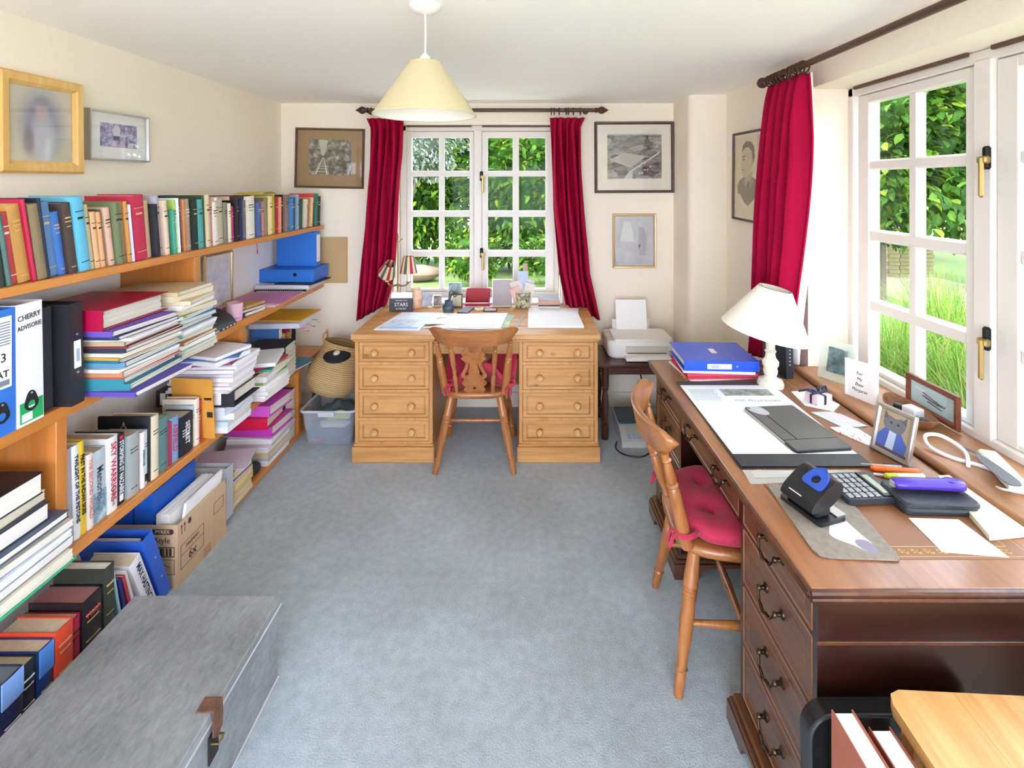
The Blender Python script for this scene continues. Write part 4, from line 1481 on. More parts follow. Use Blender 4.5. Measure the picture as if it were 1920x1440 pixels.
BOOKS = [(1.385, 0.014, 0.216, 8, '#3a3a3a', 'charcoal'),
         (1.4, 0.017, 0.177, 8, '#2c332c', 'black-green'),
         (1.418, 0.014, 0.204, 8.5, '#4d6b66', 'teal grey'),
         (1.434, 0.023, 0.208, 8.5, '#c2404a', 'coral red'),
         (1.459, 0.036, 0.228, 9, '#c79550', 'ochre tan'),
         (1.496, 0.011, 0.245, 9, '#b5123f', 'thin crimson'),
         (1.509, 0.031, 0.228, 8.5, '#8a7a5a', 'olive brown'),
         (1.542, 0.011, 0.246, 8, '#16233f', 'tall navy'),
         (1.555, 0.034, 0.233, 8.5, '#5b85b8', 'steel blue'),
         (1.59, 0.027, 0.201, 8.5, '#3f74c4', 'bright blue'),
         (1.619, 0.031, 0.227, 8, '#4a3b36', 'dark brown'),
         (1.652, 0.039, 0.246, 8, '#62b7d8', 'sky blue'),
         (1.694, 0.018, 0.22, 8, '#b9ad86', 'pale olive'),
         (1.714, 0.022, 0.194, 7.5, '#e0b184', 'salmon'),
         (1.738, 0.02, 0.192, 7.5, '#dfa878', 'apricot'),
         (1.761, 0.012, 0.2, 7.5, '#2f5b4b', 'slim bottle green'),
         (1.775, 0.027, 0.205, 7.5, '#e0b9a3', 'shell pink'),
         (1.805, 0.025, 0.224, 7, '#6f7d58', 'moss green'),
         (1.833, 0.024, 0.223, 7, '#9b8466', 'taupe with black title'),
         (1.859, 0.018, 0.224, 6.5, '#d6954f', 'amber'),
         (1.878, 0.01, 0.213, 6.5, '#c9cfe0', 'thin white and blue'),
         (1.893, 0.059, 0.244, 6, '#c22a50', 'big crimson'),
         (1.956, 0.03, 0.224, 6, '#c9b188', 'wheat'),
         (1.989, 0.026, 0.208, 6, '#23242e', 'black with white title'),
         (2.017, 0.025, 0.241, 5.5, '#b5b0c0', 'lavender grey'),
         (2.044, 0.025, 0.221, 5.5, '#e6cbb8', 'pale peach'),
         (2.07, 0.018, 0.187, 5, '#d79a52', 'orange patterned'),
         (2.09, 0.017, 0.182, 5, '#3fa08a', 'sea green'),
         (2.108, 0.014, 0.222, 5, '#a8d05c', 'lime'),
         (2.124, 0.01, 0.229, 4.5, '#dfe6ee', 'slim white'),
         (2.136, 0.029, 0.238, 4.5, '#2b3554', 'navy and cream'),
         (2.167, 0.018, 0.221, 4.5, '#d8875a', 'terracotta'),
         (2.189, 0.028, 0.224, 4.5, '#a8917f', 'mushroom'),
         (2.219, 0.031, 0.219, 4, '#1f2c27', 'very dark green'),
         (2.253, 0.035, 0.218, 4, '#4fa3a3', 'turquoise'),
         (2.289, 0.011, 0.238, 4, '#33492f', 'tall forest green'),
         (2.303, 0.031, 0.238, 3.5, '#d9cba3', 'tall beige'),
         (2.337, 0.021, 0.228, 3.5, '#d98a94', 'rose pink'),
         (2.361, 0.033, 0.206, 3.5, '#e9e4d6', 'cream white'),
         (2.395, 0.024, 0.224, 3.5, '#e2dccb', 'slim ivory'),
         (2.421, 0.042, 0.217, 3.5, '#bfb4a0', 'stone beige'),
         (2.466, 0.029, 0.198, 3, '#8a8377', 'warm grey'),
         (2.497, 0.026, 0.193, 3, '#ece3cf', 'small ivory'),
         (2.525, 0.023, 0.178, 3, '#b03a6a', 'magenta'),
         (2.55, 0.015, 0.213, 2.5, '#1e1e20', 'thin black'),
         (2.566, 0.019, 0.206, 2.5, '#8e98a0', 'cool grey'),
         (2.589, 0.028, 0.207, 2.5, '#1e2a55', 'deep navy'),
         (2.619, 0.025, 0.204, 2, '#6b6273', 'plum grey'),
         (2.648, 0.072, 0.224, 2, '#e8e2d2', 'thick cream'),
         (2.723, 0.021, 0.228, 2, '#c5c3c4', 'thin pale grey'),
         (2.748, 0.048, 0.188, 1.5, '#4c6a9c', 'denim blue'),
         (2.805, 0.035, 0.191, 1.5, '#e0828a', 'candy pink'),
         (2.843, 0.04, 0.21, 1, '#8d8a62', 'khaki'),
         (2.886, 0.033, 0.221, 1, '#ecd39c', 'straw'),
         (2.921, 0.04, 0.228, 1, '#b7b344', 'yellow green'),
         (2.966, 0.031, 0.216, 1, '#a81e38', 'cherry red'),
         (3.0, 0.025, 0.212, 0, '#e08a6c', 'slim coral'),
         (3.031, 0.032, 0.226, 0, '#241f24', 'tall black'),
         (3.065, 0.052, 0.225, 0, '#8a766c', 'cocoa grey'),
         (3.123, 0.04, 0.202, 0, '#2f82c4', 'azure'),
         (3.166, 0.046, 0.204, 0, '#3d3f55', 'black and white photo'),
         (3.219, 0.028, 0.223, 0, '#8fa3b8', 'grey blue'),
         (3.257, 0.085, 0.193, -2, '#2f5a4c', 'dark jade'),
         (3.351, 0.026, 0.189, -7, '#e3d5c0', 'thin cream'),
         (3.381, 0.067, 0.194, -7, '#b98352', 'chestnut tan'),
         (3.464, 0.028, 0.198, -7, '#e8c48e', 'thin buff'),
         (3.498, 0.047, 0.224, -5, '#d8413f', 'tomato red'),
         (3.551, 0.041, 0.224, -4, '#2f7d6b', 'emerald'),
         (3.597, 0.067, 0.204, -3, '#1c201f', 'jet black')]
prev = None
for i, (y, t, h, lean, col, desc) in enumerate(BOOKS):
    if y > 3.25:
        y, t = 3.25 + (y - 3.25) * .8, t * .8
    rn = random.Random(i)
    lab = ('%s book on top shelf right of the %s one' % (desc, prev)) if prev else '%s book at left edge of the top shelf' % desc
    mk = None
    if rn.random() < .75:
        mk = [(.78, .022, .6), (.73, .016, .7), (.66, .012, .45), (.08, .014, .5)] if rn.random() < .5 else [(.8, .01, .75), (.7, .03, .5), (.12, .01, .75)]
    book(lab, -1.452 + rn.uniform(-.014, .006), y, Z1 + .0005, t, h, min(.2, h * rn.uniform(.66, .78)), col, lean, m_page if rn.random() < .7 else m_pagew, marks=mk, seed=i, group='books on the top shelf')
    prev = desc
book('maroon book lying flat on top of the cream books', -1.47, 2.52, 1.546, .024, .205, .16, '#4a2a30', 0, m_page, group='books on the top shelf').rotation_euler = (R(-90), 0, 0)
o = tag(obj('paper_leaflet', MB().sheet(lambda u, v: (-1.6 + .16 * u, .17 * v, .012 * math.sin(3.1 * v) + .004 * u), 4, 8, .0012), mat('yellow_green_card', '#c2b83a', .7), None, (0, 2.76, 1.548)),
        'curled yellow green leaflet lying on top of the top shelf books', 'leaflet')
rb = [q for q in COL.objects if q.get('label', '').startswith('thick cream')][0]
obj('ribbon', MB().tube([(.004, .06, .0), (.012, .06, -.01), (.014, .061, -.06), (.013, .064, -.085)], [.0015, .0015, .002, .004], 6), mat('red_ribbon', '#b02338', .7), rb)

# lower row of paperbacks and hardbacks on the third shelf
SHELF3 = [(1.613, .016, .309, 2, '#a9a4a8', 'tall grey paperback at the left end of the third shelf', None),
          (1.632, .025, .307, 2, '#e9edf2', 'white book with slim dark blue title on third shelf', ('TWILIGHT OF THE PISTONS', .014, '#20304a', 1.0)),
          (1.658, .021, .309, 2, '#e7c52f', 'yellow book with heavy black title on third shelf', ('FIRST IN THE INDIAN SKIES', .0185, '#1c1a16', .83)),
          (1.680, .024, .251, 1, '#ecdfd6', 'blush white paperback with pink title beside yellow book', ('THE SECOND WORLD', .011, '#d98a8a', .9)),
          (1.707, .051, .244, 1, '#b9c7cf', 'thick pale blue book with sea picture on spine', ('Memories', .02, '#4b5660', .9)),
          (1.759, .043, .264, 0, '#eceaea', 'white book with large red title on third shelf', ('SKY WARRIORS', .021, '#d2304a', .8)),
          (1.805, .035, .251, 0, '#1f2230', 'black book with white upright title and red emblem', ('STORMING ST NAZAIRE', .017, '#e8e8ee', .85)),
          (1.847, .055, .229, 0, '#a9b0ae', 'worn grey cloth book right of the black emblem book', None),
          (1.903, .007, .208, 0, '#a02a4a', 'thin wine red booklet beside worn grey book', None),
          (1.911, .02, .211, 0, '#efedf2', 'white memoir with faint title beside thin wine booklet', ('MEMOIR', .009, '#6f8f80', 1)),
          (1.932, .022, .206, 0, '#dbe2ee', 'white book with small dark portrait at foot of spine', None),
          (1.964, .038, .247, 0, '#e8dcc0', 'tall cream book in the middle of third shelf', None),
          (2.005, .062, .214, 0, '#5f8a8a', 'faded teal cloth book with gilt lines on third shelf', None),
          (2.068, .008, .18, 0, '#9c1f45', 'slim red booklet between teal and sky blue books', None),
          (2.078, .05, .186, 0, '#7fb0dc', 'sky blue paperback with pink title on third shelf', ('AIRFIELD', .016, '#d8366a', .8)),
          (2.129, .081, .167, 0, '#1a2230', 'thick black paperback with white title on third shelf', ('SECRET', .03, '#e9eef2', .9)),
          (2.211, .013, .183, 0, '#b9bec4', 'thin grey paperback beside the thick black paperback', None),
          (2.225, .03, .205, 0, '#ede6d4', 'tall ivory book near right end of third shelf row', None),
          (2.256, .02, .187, 0, '#d0304a', 'scarlet paperback at right end of third shelf row', None)]
for i, (y, t, h, lean, col, lab, ti) in enumerate(SHELF3):
    mk = [(.75, .012, .6), (.7, .012, .6), (.12, .01, .5)] if ti is None and i not in (0, 8) else None
    o = book(lab, -1.452 + .004 * math.sin(i * 3), y, Z3 + .0005, t, h, h * .72, col, lean, m_page, .45, mk, i + 80, 'books on the third shelf')
    if ti:
        body, size, tc, sx = ti
        text('title', body, min(max(size, t * .72), .036), mat('ink_' + tc, tc, .6), o, (.0004, t / 2, h * .53), (R(90), R(90), R(90)), min(1.15, h * .8 / (len(body) * .6 * max(size, t * .72))) if t * .72 < .035 else .8, bold=.0007)
    if 'sea picture' in lab:
        obj('sea_picture', MB().box(-.002, .0006, .002, t - .002, .004, h * .42), printmat('sea_print', [(.35, '#4d6f86'), (.5, '#86a7b8'), (.65, '#d7e2e6')], 30), o)
    if 'large red title' in lab:
        text('author', 'SAUL DAVID', .012, m_darkink, o, (.0004, t / 2, h * .2), (R(90), R(90), R(90)))
    if 'small dark portrait' in lab:
        obj('portrait_print', MB().box(-.002, .0006, .006, t - .006, .012, .04), m_darkink, o)
    if 'red emblem' in lab:
        obj('emblem', MB().box(-.002, .0006, t * .3, t * .7, h * .93, h * .98), mat('ink_#d2304a', '#d2304a', .6), o)
        obj('emblem', MB().box(-.002, .0006, t * .3, t * .75, .012, .035), m_whiteink, o)
    if 'thick black' in lab:
        for k in range(3):
            obj('subtitle', MB().box(-.002, .0006, .012, .06 - k * .006, h * (.62 - k * .07), h * (.64 - k * .07)), m_whiteink, o)

o = book('large black book with gilt crest behind the white books', -1.452, 1.955, Z3 + .0005, .0082, .252, .2, '#17191e', 0, None, .5, None, 0, 'books on the third shelf')
cr_ = MB().tube([(-.1 + .011 * math.cos(a), -.0006, .205 + .011 * math.sin(a)) for a in [k * .524 for k in range(12)]], .0015, 6, closed=True)
obj('crest', cr_, m_giltink, o)
obj('crest_crown', MB().prism([(-.106, .22), (-.094, .22), (-.1, .234)], -.0008, plane='XZ', off=0), m_giltink, o)
# bottom row of big hardbacks in front of the trunk
BOT = [(1.295, .055, .25, '#c8763c', 0, 'orange topped hardback at front of the floor row', m_page),
       (1.352, .062, .262, '#2b3350', 0, 'navy hardback with pale blue jacket top in floor row', mat('slate_pages', '#6f747e', .9)),
       (1.417, .044, .245, '#30323a', 0, 'dark grey hardback with silver lettering in floor row', m_page),
       (1.463, .047, .25, '#27386c', 0, 'blue and black jacketed hardback in floor row', m_page),
       (1.512, .058, .262, '#d8482e', 0, 'orange red jacketed hardback in floor row', m_page),
       (1.572, .035, .245, '#a8183a', 0, 'crimson hardback with pink lettering in floor row', m_page),
       (1.609, .075, .27, '#241c20', 0, 'thick black hardback with red title and pink page tops', mat('dusky_pink_pages', '#a06a6a', .9)),
       (1.688, .04, .318, '#33382e', 0, 'tall dark green hardback behind thick black book', m_pagew),
       (1.778, .011, .28, '#a9cfe0', 10, 'slim pale blue book leaning in the floor row', None),
       (1.799, .011, .24, '#2a2f6a', 12, 'slim indigo book leaning in the floor row', None),
       (1.821, .011, .24, '#a83a4a', 14, 'slim dark red book leaning in the floor row', None),
       (1.844, .016, .24, '#e9e6e0', 16, 'white paperback leaning in the floor row', m_pagew)]
for i, (y, t, h, col, lean, lab, pg) in enumerate(BOT):
    o = book(lab, -1.405 + .006 * math.sin(i * 2.1), y, .001, t, h, .175, col, lean, pg or m_pagew, .35, [(.8, .02, .7), (.72, .012, .6), (.5, .008, .7)] if t > .03 else None, i + 120, 'big hardbacks standing on the floor')
    if 'pale blue jacket' in lab:
        obj('jacket_band', MB().box(-.003, .0012, .001, t - .001, h * .72, h - .001, .001), mat('pale_blue_jacket', '#7fa6e0', .4), o)
    if 'blue and black' in lab:
        obj('jacket_band', MB().box(-.003, .0012, .001, t - .001, h * .68, h - .001, .001), mat('sky_jacket', '#4f86d2', .4), o)
    if 'red title' in lab:
        text('title', 'WAR', .028, mat('ink_#d2304a', '#d2304a', .6), o, (.0006, t / 2, h * .8), (R(90), 0, R(90)), .85)
o = book('thick white hardback with bold navy title leaning in floor row', -1.40, 1.884, .001, .05, .262, .17, '#e6e2e6', 20, m_page, .35, None, 140, 'big hardbacks standing on the floor')
text('title', 'MAX HASTINGS', .03, mat('ink_#20304a', '#20304a', .6), o, (.0006, .026, .14), (R(90), R(90), R(90)), .9, bold=.0005)
# ------------------------------------------------------------ files, folders and paper piles on the shelves
m_paper = mat('white_paper', '#f1efec', .85)
m_edge = mat('paper_edges', '#dad3c7', .9, var=(40, .16, (.05, .05, 6)))
m_edge2 = mat('cream_paper_edges', '#ddd0b4', .9, var=(40, .14, (.05, .05, 6)))
m_ring = mat('black_ring_metal', '#26272b', .35, metal=.3)
m_rivet = mat('nickel_rivet', '#c9c9cb', .3, metal=.9)
pull_me = None
def pull_mesh():
    global pull_me
    if pull_me is None:
        out = smooth_closed([(-.02, .0), (-.016, -.014), (0, -.022), (.016, -.014), (.02, .0), (.014, .02), (.008, .032), (0, .036), (-.008, .032), (-.014, .02)], 3)
        hole = [(.0115 * math.cos(a), -.004 + .0115 * math.sin(a)) for a in [k * .449 for k in range(14)]]
        pull_me = curve_mesh(out, [hole], .0012)
        pull_me.materials.clear()
        pull_me.materials.append(m_ring)
    return pull_me

def lever_file(label, x, y, z, t, h, d, col, rot=(0, 0, 0), pull=True, group=None, papers=.75, rough=.4, name='lever_arch_file', cat='file'):
    """lever-arch file: spine towards local +x, boards at y=0 and y=t, standing up in z"""
    o = obj(name, cover_mb(t, h, d, .0028, .001), mat('file_' + col, col, rough), None, (x, y, z), rot, smooth=30)
    tag(o, label, cat, group)
    if papers:
        w = t * papers
        obj('papers', paper_block(-d + .012, -.03, .004, .004 + w, .01, h - .018, 8, .002, 'y'), m_edge, o)
    if pull:
        q = put(bpy.data.objects.new('finger_ring', pull_mesh()), o, (.0022, t / 2, h * .17), (R(90), 0, R(90)))
        obj('rivet', MB().lathe([(.0035, .0022), (.003, .0042), (.001, .005)], 10, (0, t / 2, h * .17 + .029), axis='X'), m_rivet, o)
    return o

def paper_block(x0, x1, y0, y1, z0, z1, n, jit, along='z', seed=1):
    """a bundle of sheets: one closed block whose sides step in and out from sheet to sheet"""
    rn = random.Random(seed + int(abs(x0 * 977 + y0 * 331 + z1 * 173) * 1000))
    ax = {'z': (0, 1, 2), 'y': (0, 2, 1), 'x': (1, 2, 0)}[along]
    lo, hi = (x0, y0, z0), (x1, y1, z1)
    a0, a1, b0, b1, c0, c1 = lo[ax[0]], hi[ax[0]], lo[ax[1]], hi[ax[1]], lo[ax[2]], hi[ax[2]]
    vs, fs = [], []
    for i in range(n):
        j = [rn.uniform(0, jit) for _ in range(4)]
        for cc in (c0 + (c1 - c0) * i / n, c0 + (c1 - c0) * (i + .97) / n):
            for a, b in ((a0 + j[0], b0 + j[1]), (a1 - j[2], b0 + j[1]), (a1 - j[2], b1 - j[3]), (a0 + j[0], b1 - j[3])):
                p = [0, 0, 0]
                p[ax[0]], p[ax[1]], p[ax[2]] = a, b, cc
                vs.append(p)
    m = len(vs) // 4
    for i in range(m - 1):
        for k in range(4):
            fs.append((i * 4 + k, i * 4 + (k + 1) % 4, (i + 1) * 4 + (k + 1) % 4, (i + 1) * 4 + k))
    fs += [(3, 2, 1, 0), tuple((m - 1) * 4 + k for k in range(4))]
    if along == 'y':
        fs = [q[::-1] for q in fs]
    return MB().add(vs, fs)

def folder(label, cx, cy, z, w, l, th, col, rz=0.0, cat='folder', group=None, em=None, name='document_folder', bare=False, sag=0.0):
    """card folder lying flat, fold towards the viewer (-y), sheets showing on the other sides"""
    m = mat('card_' + col, col, .7, var=(12, .05))
    k = .0011
    if bare or th < .004:
        mb = paper_block(-w / 2, w / 2, -l / 2, l / 2, 0, th, max(1, int(th / .004)), .004)
        o = obj(name, mb, m, None, (cx, cy, z), (0, 0, rz), smooth=20)
        tag(o, label, cat, group)
        return o
    poly = [(-l / 2, 0), (l / 2, 0), (l / 2, k), (-l / 2 + .003, k), (-l / 2 + .003, th - k), (l / 2 - .006, th - k), (l / 2 - .006, th), (-l / 2, th)]
    o = obj(name, MB().prism(poly, w, plane='YZ', off=-w / 2), m, None, (cx, cy, z), (0, 0, rz), smooth=20)
    tag(o, label, cat, group)
    obj('papers', paper_block(-w / 2 + .004, w / 2 + .003, -l / 2 + .006, l / 2 - .004, k, th - k, max(2, int(th / .004)), .009), em or m_edge, o)
    return o

# standing files at the left of the second shelf
o = lever_file('bright blue lever arch file with lettered label on second shelf', -1.425, 1.337, Z2, .079, .345, .29, '#2f74d0')
lb = obj('label', MB().box(-.0005, .0012, .004, .066, .13, .325), m_paper, o)
for k in range(9):
    obj('label_print', MB().box(.0012, .0016, .006, .062, .248 + k * .0075, .251 + k * .0075), mat('ink_#77808a', '#77808a', .7), lb)
text('label_number', '3', .034, m_darkink, lb, (.0014, .044, .213), (R(90), 0, R(90)), 1, bold=.0003)
text('label_word', 'AT', .026, m_darkink, lb, (.0014, .042, .168), (R(90), 0, R(90)), 1, bold=.0005)
obj('label_barcode', MB().box(.0012, .0016, .03, .06, .137, .152), mat('ink_#77808a', '#77808a', .7), lb)
o = lever_file('white lever arch file hand lettered CHERRY with green base', -1.425, 1.42, Z2, .079, .348, .29, '#e9e8ea', rot=(R(1.0), 0, 0))
text('handwriting', 'CHERRY', .0225, m_darkink, o, (.0014, .038, .309), (R(90), R(-5), R(90)), .8)
text('handwriting', 'ADVISORIE', .019, m_darkink, o, (.0014, .039, .281), (R(90), R(-4), R(90)), .76)
q = obj('green_panel', MB().box(-.0005, .0012, .008, .075, .008, .066), mat('green_print', '#1fa35a', .5), o)
obj('white_sticker', MB().box(.0012, .0018, .012, .042, .012, .034), m_paper, q)
obj('panel_print', MB().box(.0012, .0018, .03, .05, .047, .051), m_whiteink, q)
o = lever_file('matt charcoal file beside the white lever arch file', -1.452, 1.508, Z2, .05, .315, .28, '#34343a', pull=False, rot=(R(1.5), 0, 0))
o = lever_file('black ring binder with small white spine label standing at stack', -1.402, 1.565, Z2, .046, .318, .27, '#24242a', pull=False, rot=(R(1.5), 0, 0), name='ring_binder', cat='binder')
lb = obj('label_holder', MB().box(-.0005, .002, .012, .034, .115, .2), m_paper, o)
obj('label_print', MB().box(.002, .0024, .017, .029, .135, .175), mat('ink_#9fb4d8', '#9fb4d8', .7), lb)
for zz in (.1, .22):
    obj('rivet', MB().lathe([(.0035, .0), (.003, .0025), (.001, .003)], 10, (0, .023, zz), axis='X'), m_rivet, o)

ORD = ['bottom', 'second', 'third', 'fourth', 'fifth', 'sixth', 'seventh', 'eighth', 'ninth', 'tenth', 'eleventh', 'twelfth', 'thirteenth', 'fourteenth', 'fifteenth', 'sixteenth', 'seventeenth', 'eighteenth']
def pile(where, group, z, layers, cx, cy, w, l, seed, jx=.012, jy=.012, jr=3.0, cat='folder'):
    rn = random.Random(seed)
    for i, L in enumerate(layers):
        col, nm, th = L[:3]
        kw = L[3] if len(L) > 3 else {}
        lab = '%s %s %s' % (nm, 'at the bottom of' if i == 0 else ORD[i] + ' from bottom in', where)
        folder(lab, cx + rn.uniform(-jx, jx) + kw.get('dx', 0), cy + rn.uniform(-jy, jy) + kw.get('dy', 0), z, w + kw.get('dw', 0), l + kw.get('dl', 0), th - .0004, col, R(rn.uniform(-jr, jr) + kw.get('r', 0)),
               group=group, bare=kw.get('bare', False), cat='papers' if kw.get('bare') else cat, em=kw.get('em'), name='paper_bundle' if kw.get('bare') else 'document_folder')
        z += th
    return z
B = {'bare': True}
zt = pile('pile under red file', 'folders piled under the red file', Z2 + .0005, [
    ('#5b4aa8', 'purple folder', .016, {'dx': .03, 'dw': .03, 'r': -4}), ('#2f7f92', 'teal folder', .022), ('#2a8290', 'thick teal folder', .02), ('#c2414a', 'thin red folder', .006), ('#c08256', 'tan orange folder', .016),
    ('#e4e8ea', 'white papers', .01, B), ('#5f8fae', 'grey blue folder', .018), ('#1f6f86', 'dark teal folder', .013), ('#c9962f', 'mustard folder', .008), ('#e3dcd0', 'cream papers', .012, B),
    ('#24303a', 'black folder', .014), ('#7a2f4a', 'maroon folder', .006), ('#bfa67e', 'buff folder', .014), ('#e9e6ea', 'white papers', .01, {'bare': True, 'r': 5}), ('#28345c', 'navy folder', .012), ('#6a4fb0', 'violet folder', .018, {'r': -6})],
    -1.465, 1.775, .325, .275, 5, .01, .006)
# red lever arch file lying over the pile, its cover lifted by the papers
o = lever_file('red lever arch file lying open edged over folders', -1.35, 1.918, zt + .001, .066, .29, .30, '#a80a3e', rot=(R(90), 0, 0), pull=False, papers=0, rough=.35)
o.rotation_euler = (R(90), 0, R(-90))
o.location = (-1.355, 1.62, zt + .001)
o.rotation_euler = Matrix(((0, 0, -1), (-1, 0, 0), (0, 1, 0))).to_euler()
obj('papers', paper_block(-.285, -.02, .0045, .058, .012, .285, 12, .006, 'y'), m_edge, o)
pile('tall pile beside shelf upright', 'papers piled beside the shelf upright', Z2 + .0005, [
    ('#3b3f46', 'charcoal folder', .016), ('#d9d2c0', 'cream papers', .014, B), ('#a9c9b0', 'mint folder', .014), ('#eceaea', 'white papers', .018, B), ('#b98a5a', 'brown folder', .012), ('#e6dccb', 'ivory papers', .016, B),
    ('#7fb7c9', 'pale blue folder', .014), ('#efeef0', 'bright papers', .016, B), ('#2e7f9c', 'teal blue folder', .022), ('#62a8d6', 'sky blue folder', .016), ('#e9e9ee', 'loose white sheets', .014, {'bare': True, 'r': 6}),
    ('#8fae62', 'leaf green folder', .008), ('#d8cbb0', 'tan papers', .018, {'bare': True, 'r': -5}), ('#f0eeee', 'smooth white papers', .02, {'bare': True, 'r': 4}), ('#d9c8a6', 'straw folder', .016, {'r': 8}), ('#e2d6ba', 'rumpled cream papers', .022, {'bare': True, 'r': -9}),
    ('#cdb78e', 'manila folder', .016, {'r': 5})],
    -1.475, 2.062, .29, .225, 9, .014, .006, 5)

# oddments on the right half of the second shelf
m_blk = mat('black_plastic', '#1f2224', .35)
dv = thing('desk_device', 'black curved desktop device with white markings on second shelf', 'device', (-1.50, 2.4, Z2 + .0005))
prof = [(-.1, 0), (.075, 0), (.075, .012), (.05, .045), (.0, .075), (-.05, .085), (-.1, .08)]
obj('body', MB().prism(prof, .21, plane='XZ', off=-.115), m_blk, dv)
for k in range(4):
    obj('key_label', MB().box(.0752, .0758, -.02 + k * .03, -.005 + k * .03, .004, .009), m_whiteink, dv)
obj('display', MB().box(.0752, .0758, -.095, -.045, .002, .011), mat('pale_display', '#9fb6c4', .3), dv)
cd = thing('candle_glass', 'pink and white candle glass on the second shelf', 'candle', (-1.475, 2.565, Z2 + .0005))
obj('glass', MB().lathe([(.033, 0), (.036, .004), (.039, .09), (.0365, .09), (.034, .05), (.001, .05)], 24, cap=False), mat('pink_frosted_glass', '#e3b7c6', .25, var=(9, .15)), cd)
obj('glass_base', MB().lathe([(.0335, .0008), (.0365, .012), (.037, .022)], 24, cap=False), mat('violet_glass', '#c79be0', .3), cd)
sb = thing('striped_box', 'small pink striped gift box beside the candle glass', 'box', (-1.60, 2.56, Z2 + .0005), (0, 0, R(8)))
obj('carton', MB().box(-.04, .04, -.07, .05, 0, .075, .002), mat('pale_pink_card', '#e9d6e0', .6), sb)
for k in range(7):
    obj('stripe', MB().box(.0402, .0406, -.066 + k * .016, -.058 + k * .016, .002, .073), mat('wine_stripe', '#8e3a66', .6), sb)
    obj('stripe', MB().box(-.036 + k * .011, -.031 + k * .011, -.0706, -.0702, .002, .073), mat('wine_stripe', '#8e3a66', .6), sb)
folder('navy notebook under red booklet on second shelf', -1.52, 2.72, Z2 + .0005, .15, .17, .018, '#232b46', R(-8), 'notebook', name='notebook')
folder('dark red booklet lying on navy notebook', -1.53, 2.715, Z2 + .0195, .16, .18, .014, '#9c2c40', R(-14), 'booklet', name='booklet')
o = book('small cream paged book lying on dark red booklet', -1.47, 2.66, Z2 + .0345, .016, .15, .1, '#b98d5a', 0, m_pagew)
o.rotation_euler = (R(-90), 0, R(-10))
o.location = (-1.46, 2.64, Z2 + .051)
for i, (col, lab, dz, r_) in enumerate([('#eef0f2', 'white cardboard sheet beneath pink table mats', .004, 2), ('#d9c3d6', 'pale lilac table mat under the pink one', .004, -2), ('#c987b4', 'pink patterned table mat on second shelf', .004, 3)]):
    folder(lab, -1.565 + .01 * i, 3.06 - .02 * i, Z2 + .0005 + .0045 * i, .30, .44 - .06 * i, dz, col, R(r_), 'mat', bare=True, name='table_mat')
# framed drawing leaning on the back panel
picture('leaning_frame', 'gilt framed pale drawing leaning behind the paper pile', .26, .30, .012, .016, m_gold, (.01, .01, .01, .01), mat('white_mount', '#f1efee', .8),
        printmat('pale_map', [(.3, '#cfcfe0'), (.6, '#ececf0')], 18), (-1.742, 2.86, Z2 + .152), R(90), R(0))
folder('black spiral notebook under the white binder at shelf end', -1.575, 3.40, Z2 + .0005, .33, .3, .012, '#22242c', 0, 'notebook', name='spiral_notebook')
sp = [q for q in COL.objects if q.get('label', '').startswith('black spiral')][0]
mb = MB()
for k in range(22):
    mb.lathe([(.005, -.15 + k * .0137), (.005, -.147 + k * .0137)], 8, (0, -.152, .006), axis='X')
w_ = obj('spiral_wire', mb, m_rivet, sp)
w_['kind'] = 'stuff'
folder('white binder lying under the blue box file', -1.575, 3.41, Z2 + .013, .35, .28, .024, '#e6e4e6', R(-1), 'binder', name='ring_binder')
folder('navy folder jutting over the second shelf end', -1.50, 3.42, Z2 + .0372, .26, .27, .006, '#2c3350', R(-6), 'folder', bare=True)
m_blue = mat('blue_box_card', '#2f78d8', .4)
bf = thing('box_file', 'bright blue box file lying flat at the end of second shelf', 'box file', (-1.585, 3.475, Z2 + .0437))
obj('case', MB().box(-.18, .18, -.13, .13, 0, .075, .002), m_blue, bf)
obj('lid', MB().box(-.181, .181, -.131, .131, .0752, .083, .002), m_blue, bf)
obj('finger_hole', MB().lathe([(.012, -.1302), (.012, -.1312)], 16, (.06, 0, .05), axis='Y'), m_ring, bf)
bf2 = thing('box_file', 'blue box file with white spine label standing on flat box file', 'box file', (-1.575, 3.515, Z2 + .1272))
obj('case', MB().box(-.135, .135, -.035, .035, 0, .235, .002), m_blue, bf2)
lb = obj('spine_label', MB().box(.1352, .136, -.028, .028, .03, .215), m_paper, bf2)
obj('label_mark', MB().lathe([(.005, .136), (.005, .1364)], 10, (0, 0, .05), axis='X'), mat('ink_#c98a6a', '#c98a6a', .7), lb)

# ------------------------------------------------------------ third shelf, right part
en = thing('padded_envelope', 'orange padded envelope standing at the end of the book row', 'envelope', (-1.405, 2.292, Z3 + .0005), (R(4), 0, R(-6)))
def pad(u, v):
    x = -.2 * (1 - u)
    b = .008 * math.sin(math.pi * u) * math.sin(math.pi * min(1, v * 1.02))
    return x, b, .275 * v
mb = MB().grid(lambda u, v: (pad(u, v)[0], -pad(u, v)[1] - .001, pad(u, v)[2]), 8, 8)
n0 = len(mb.v)
mb2 = MB().grid(lambda u, v: (pad(1 - u, v)[0], pad(1 - u, v)[1] + .001, pad(1 - u, v)[2]), 8, 8)
mb.add(mb2.v, mb2.f)
mb.box(-.2, 0, -.0012, .0012, 0, .275)
obj('body', mb, mat('manila_orange', '#d99a3a', .7, var=(8, .06)), en, smooth=60)
obj('print_mark', MB().box(-.03, -.004, -.006, -.004, .1, .125), m_darkink, en)
obj('print_mark', MB().box(-.04, -.006, -.006, -.004, .18, .19), m_darkink, en)
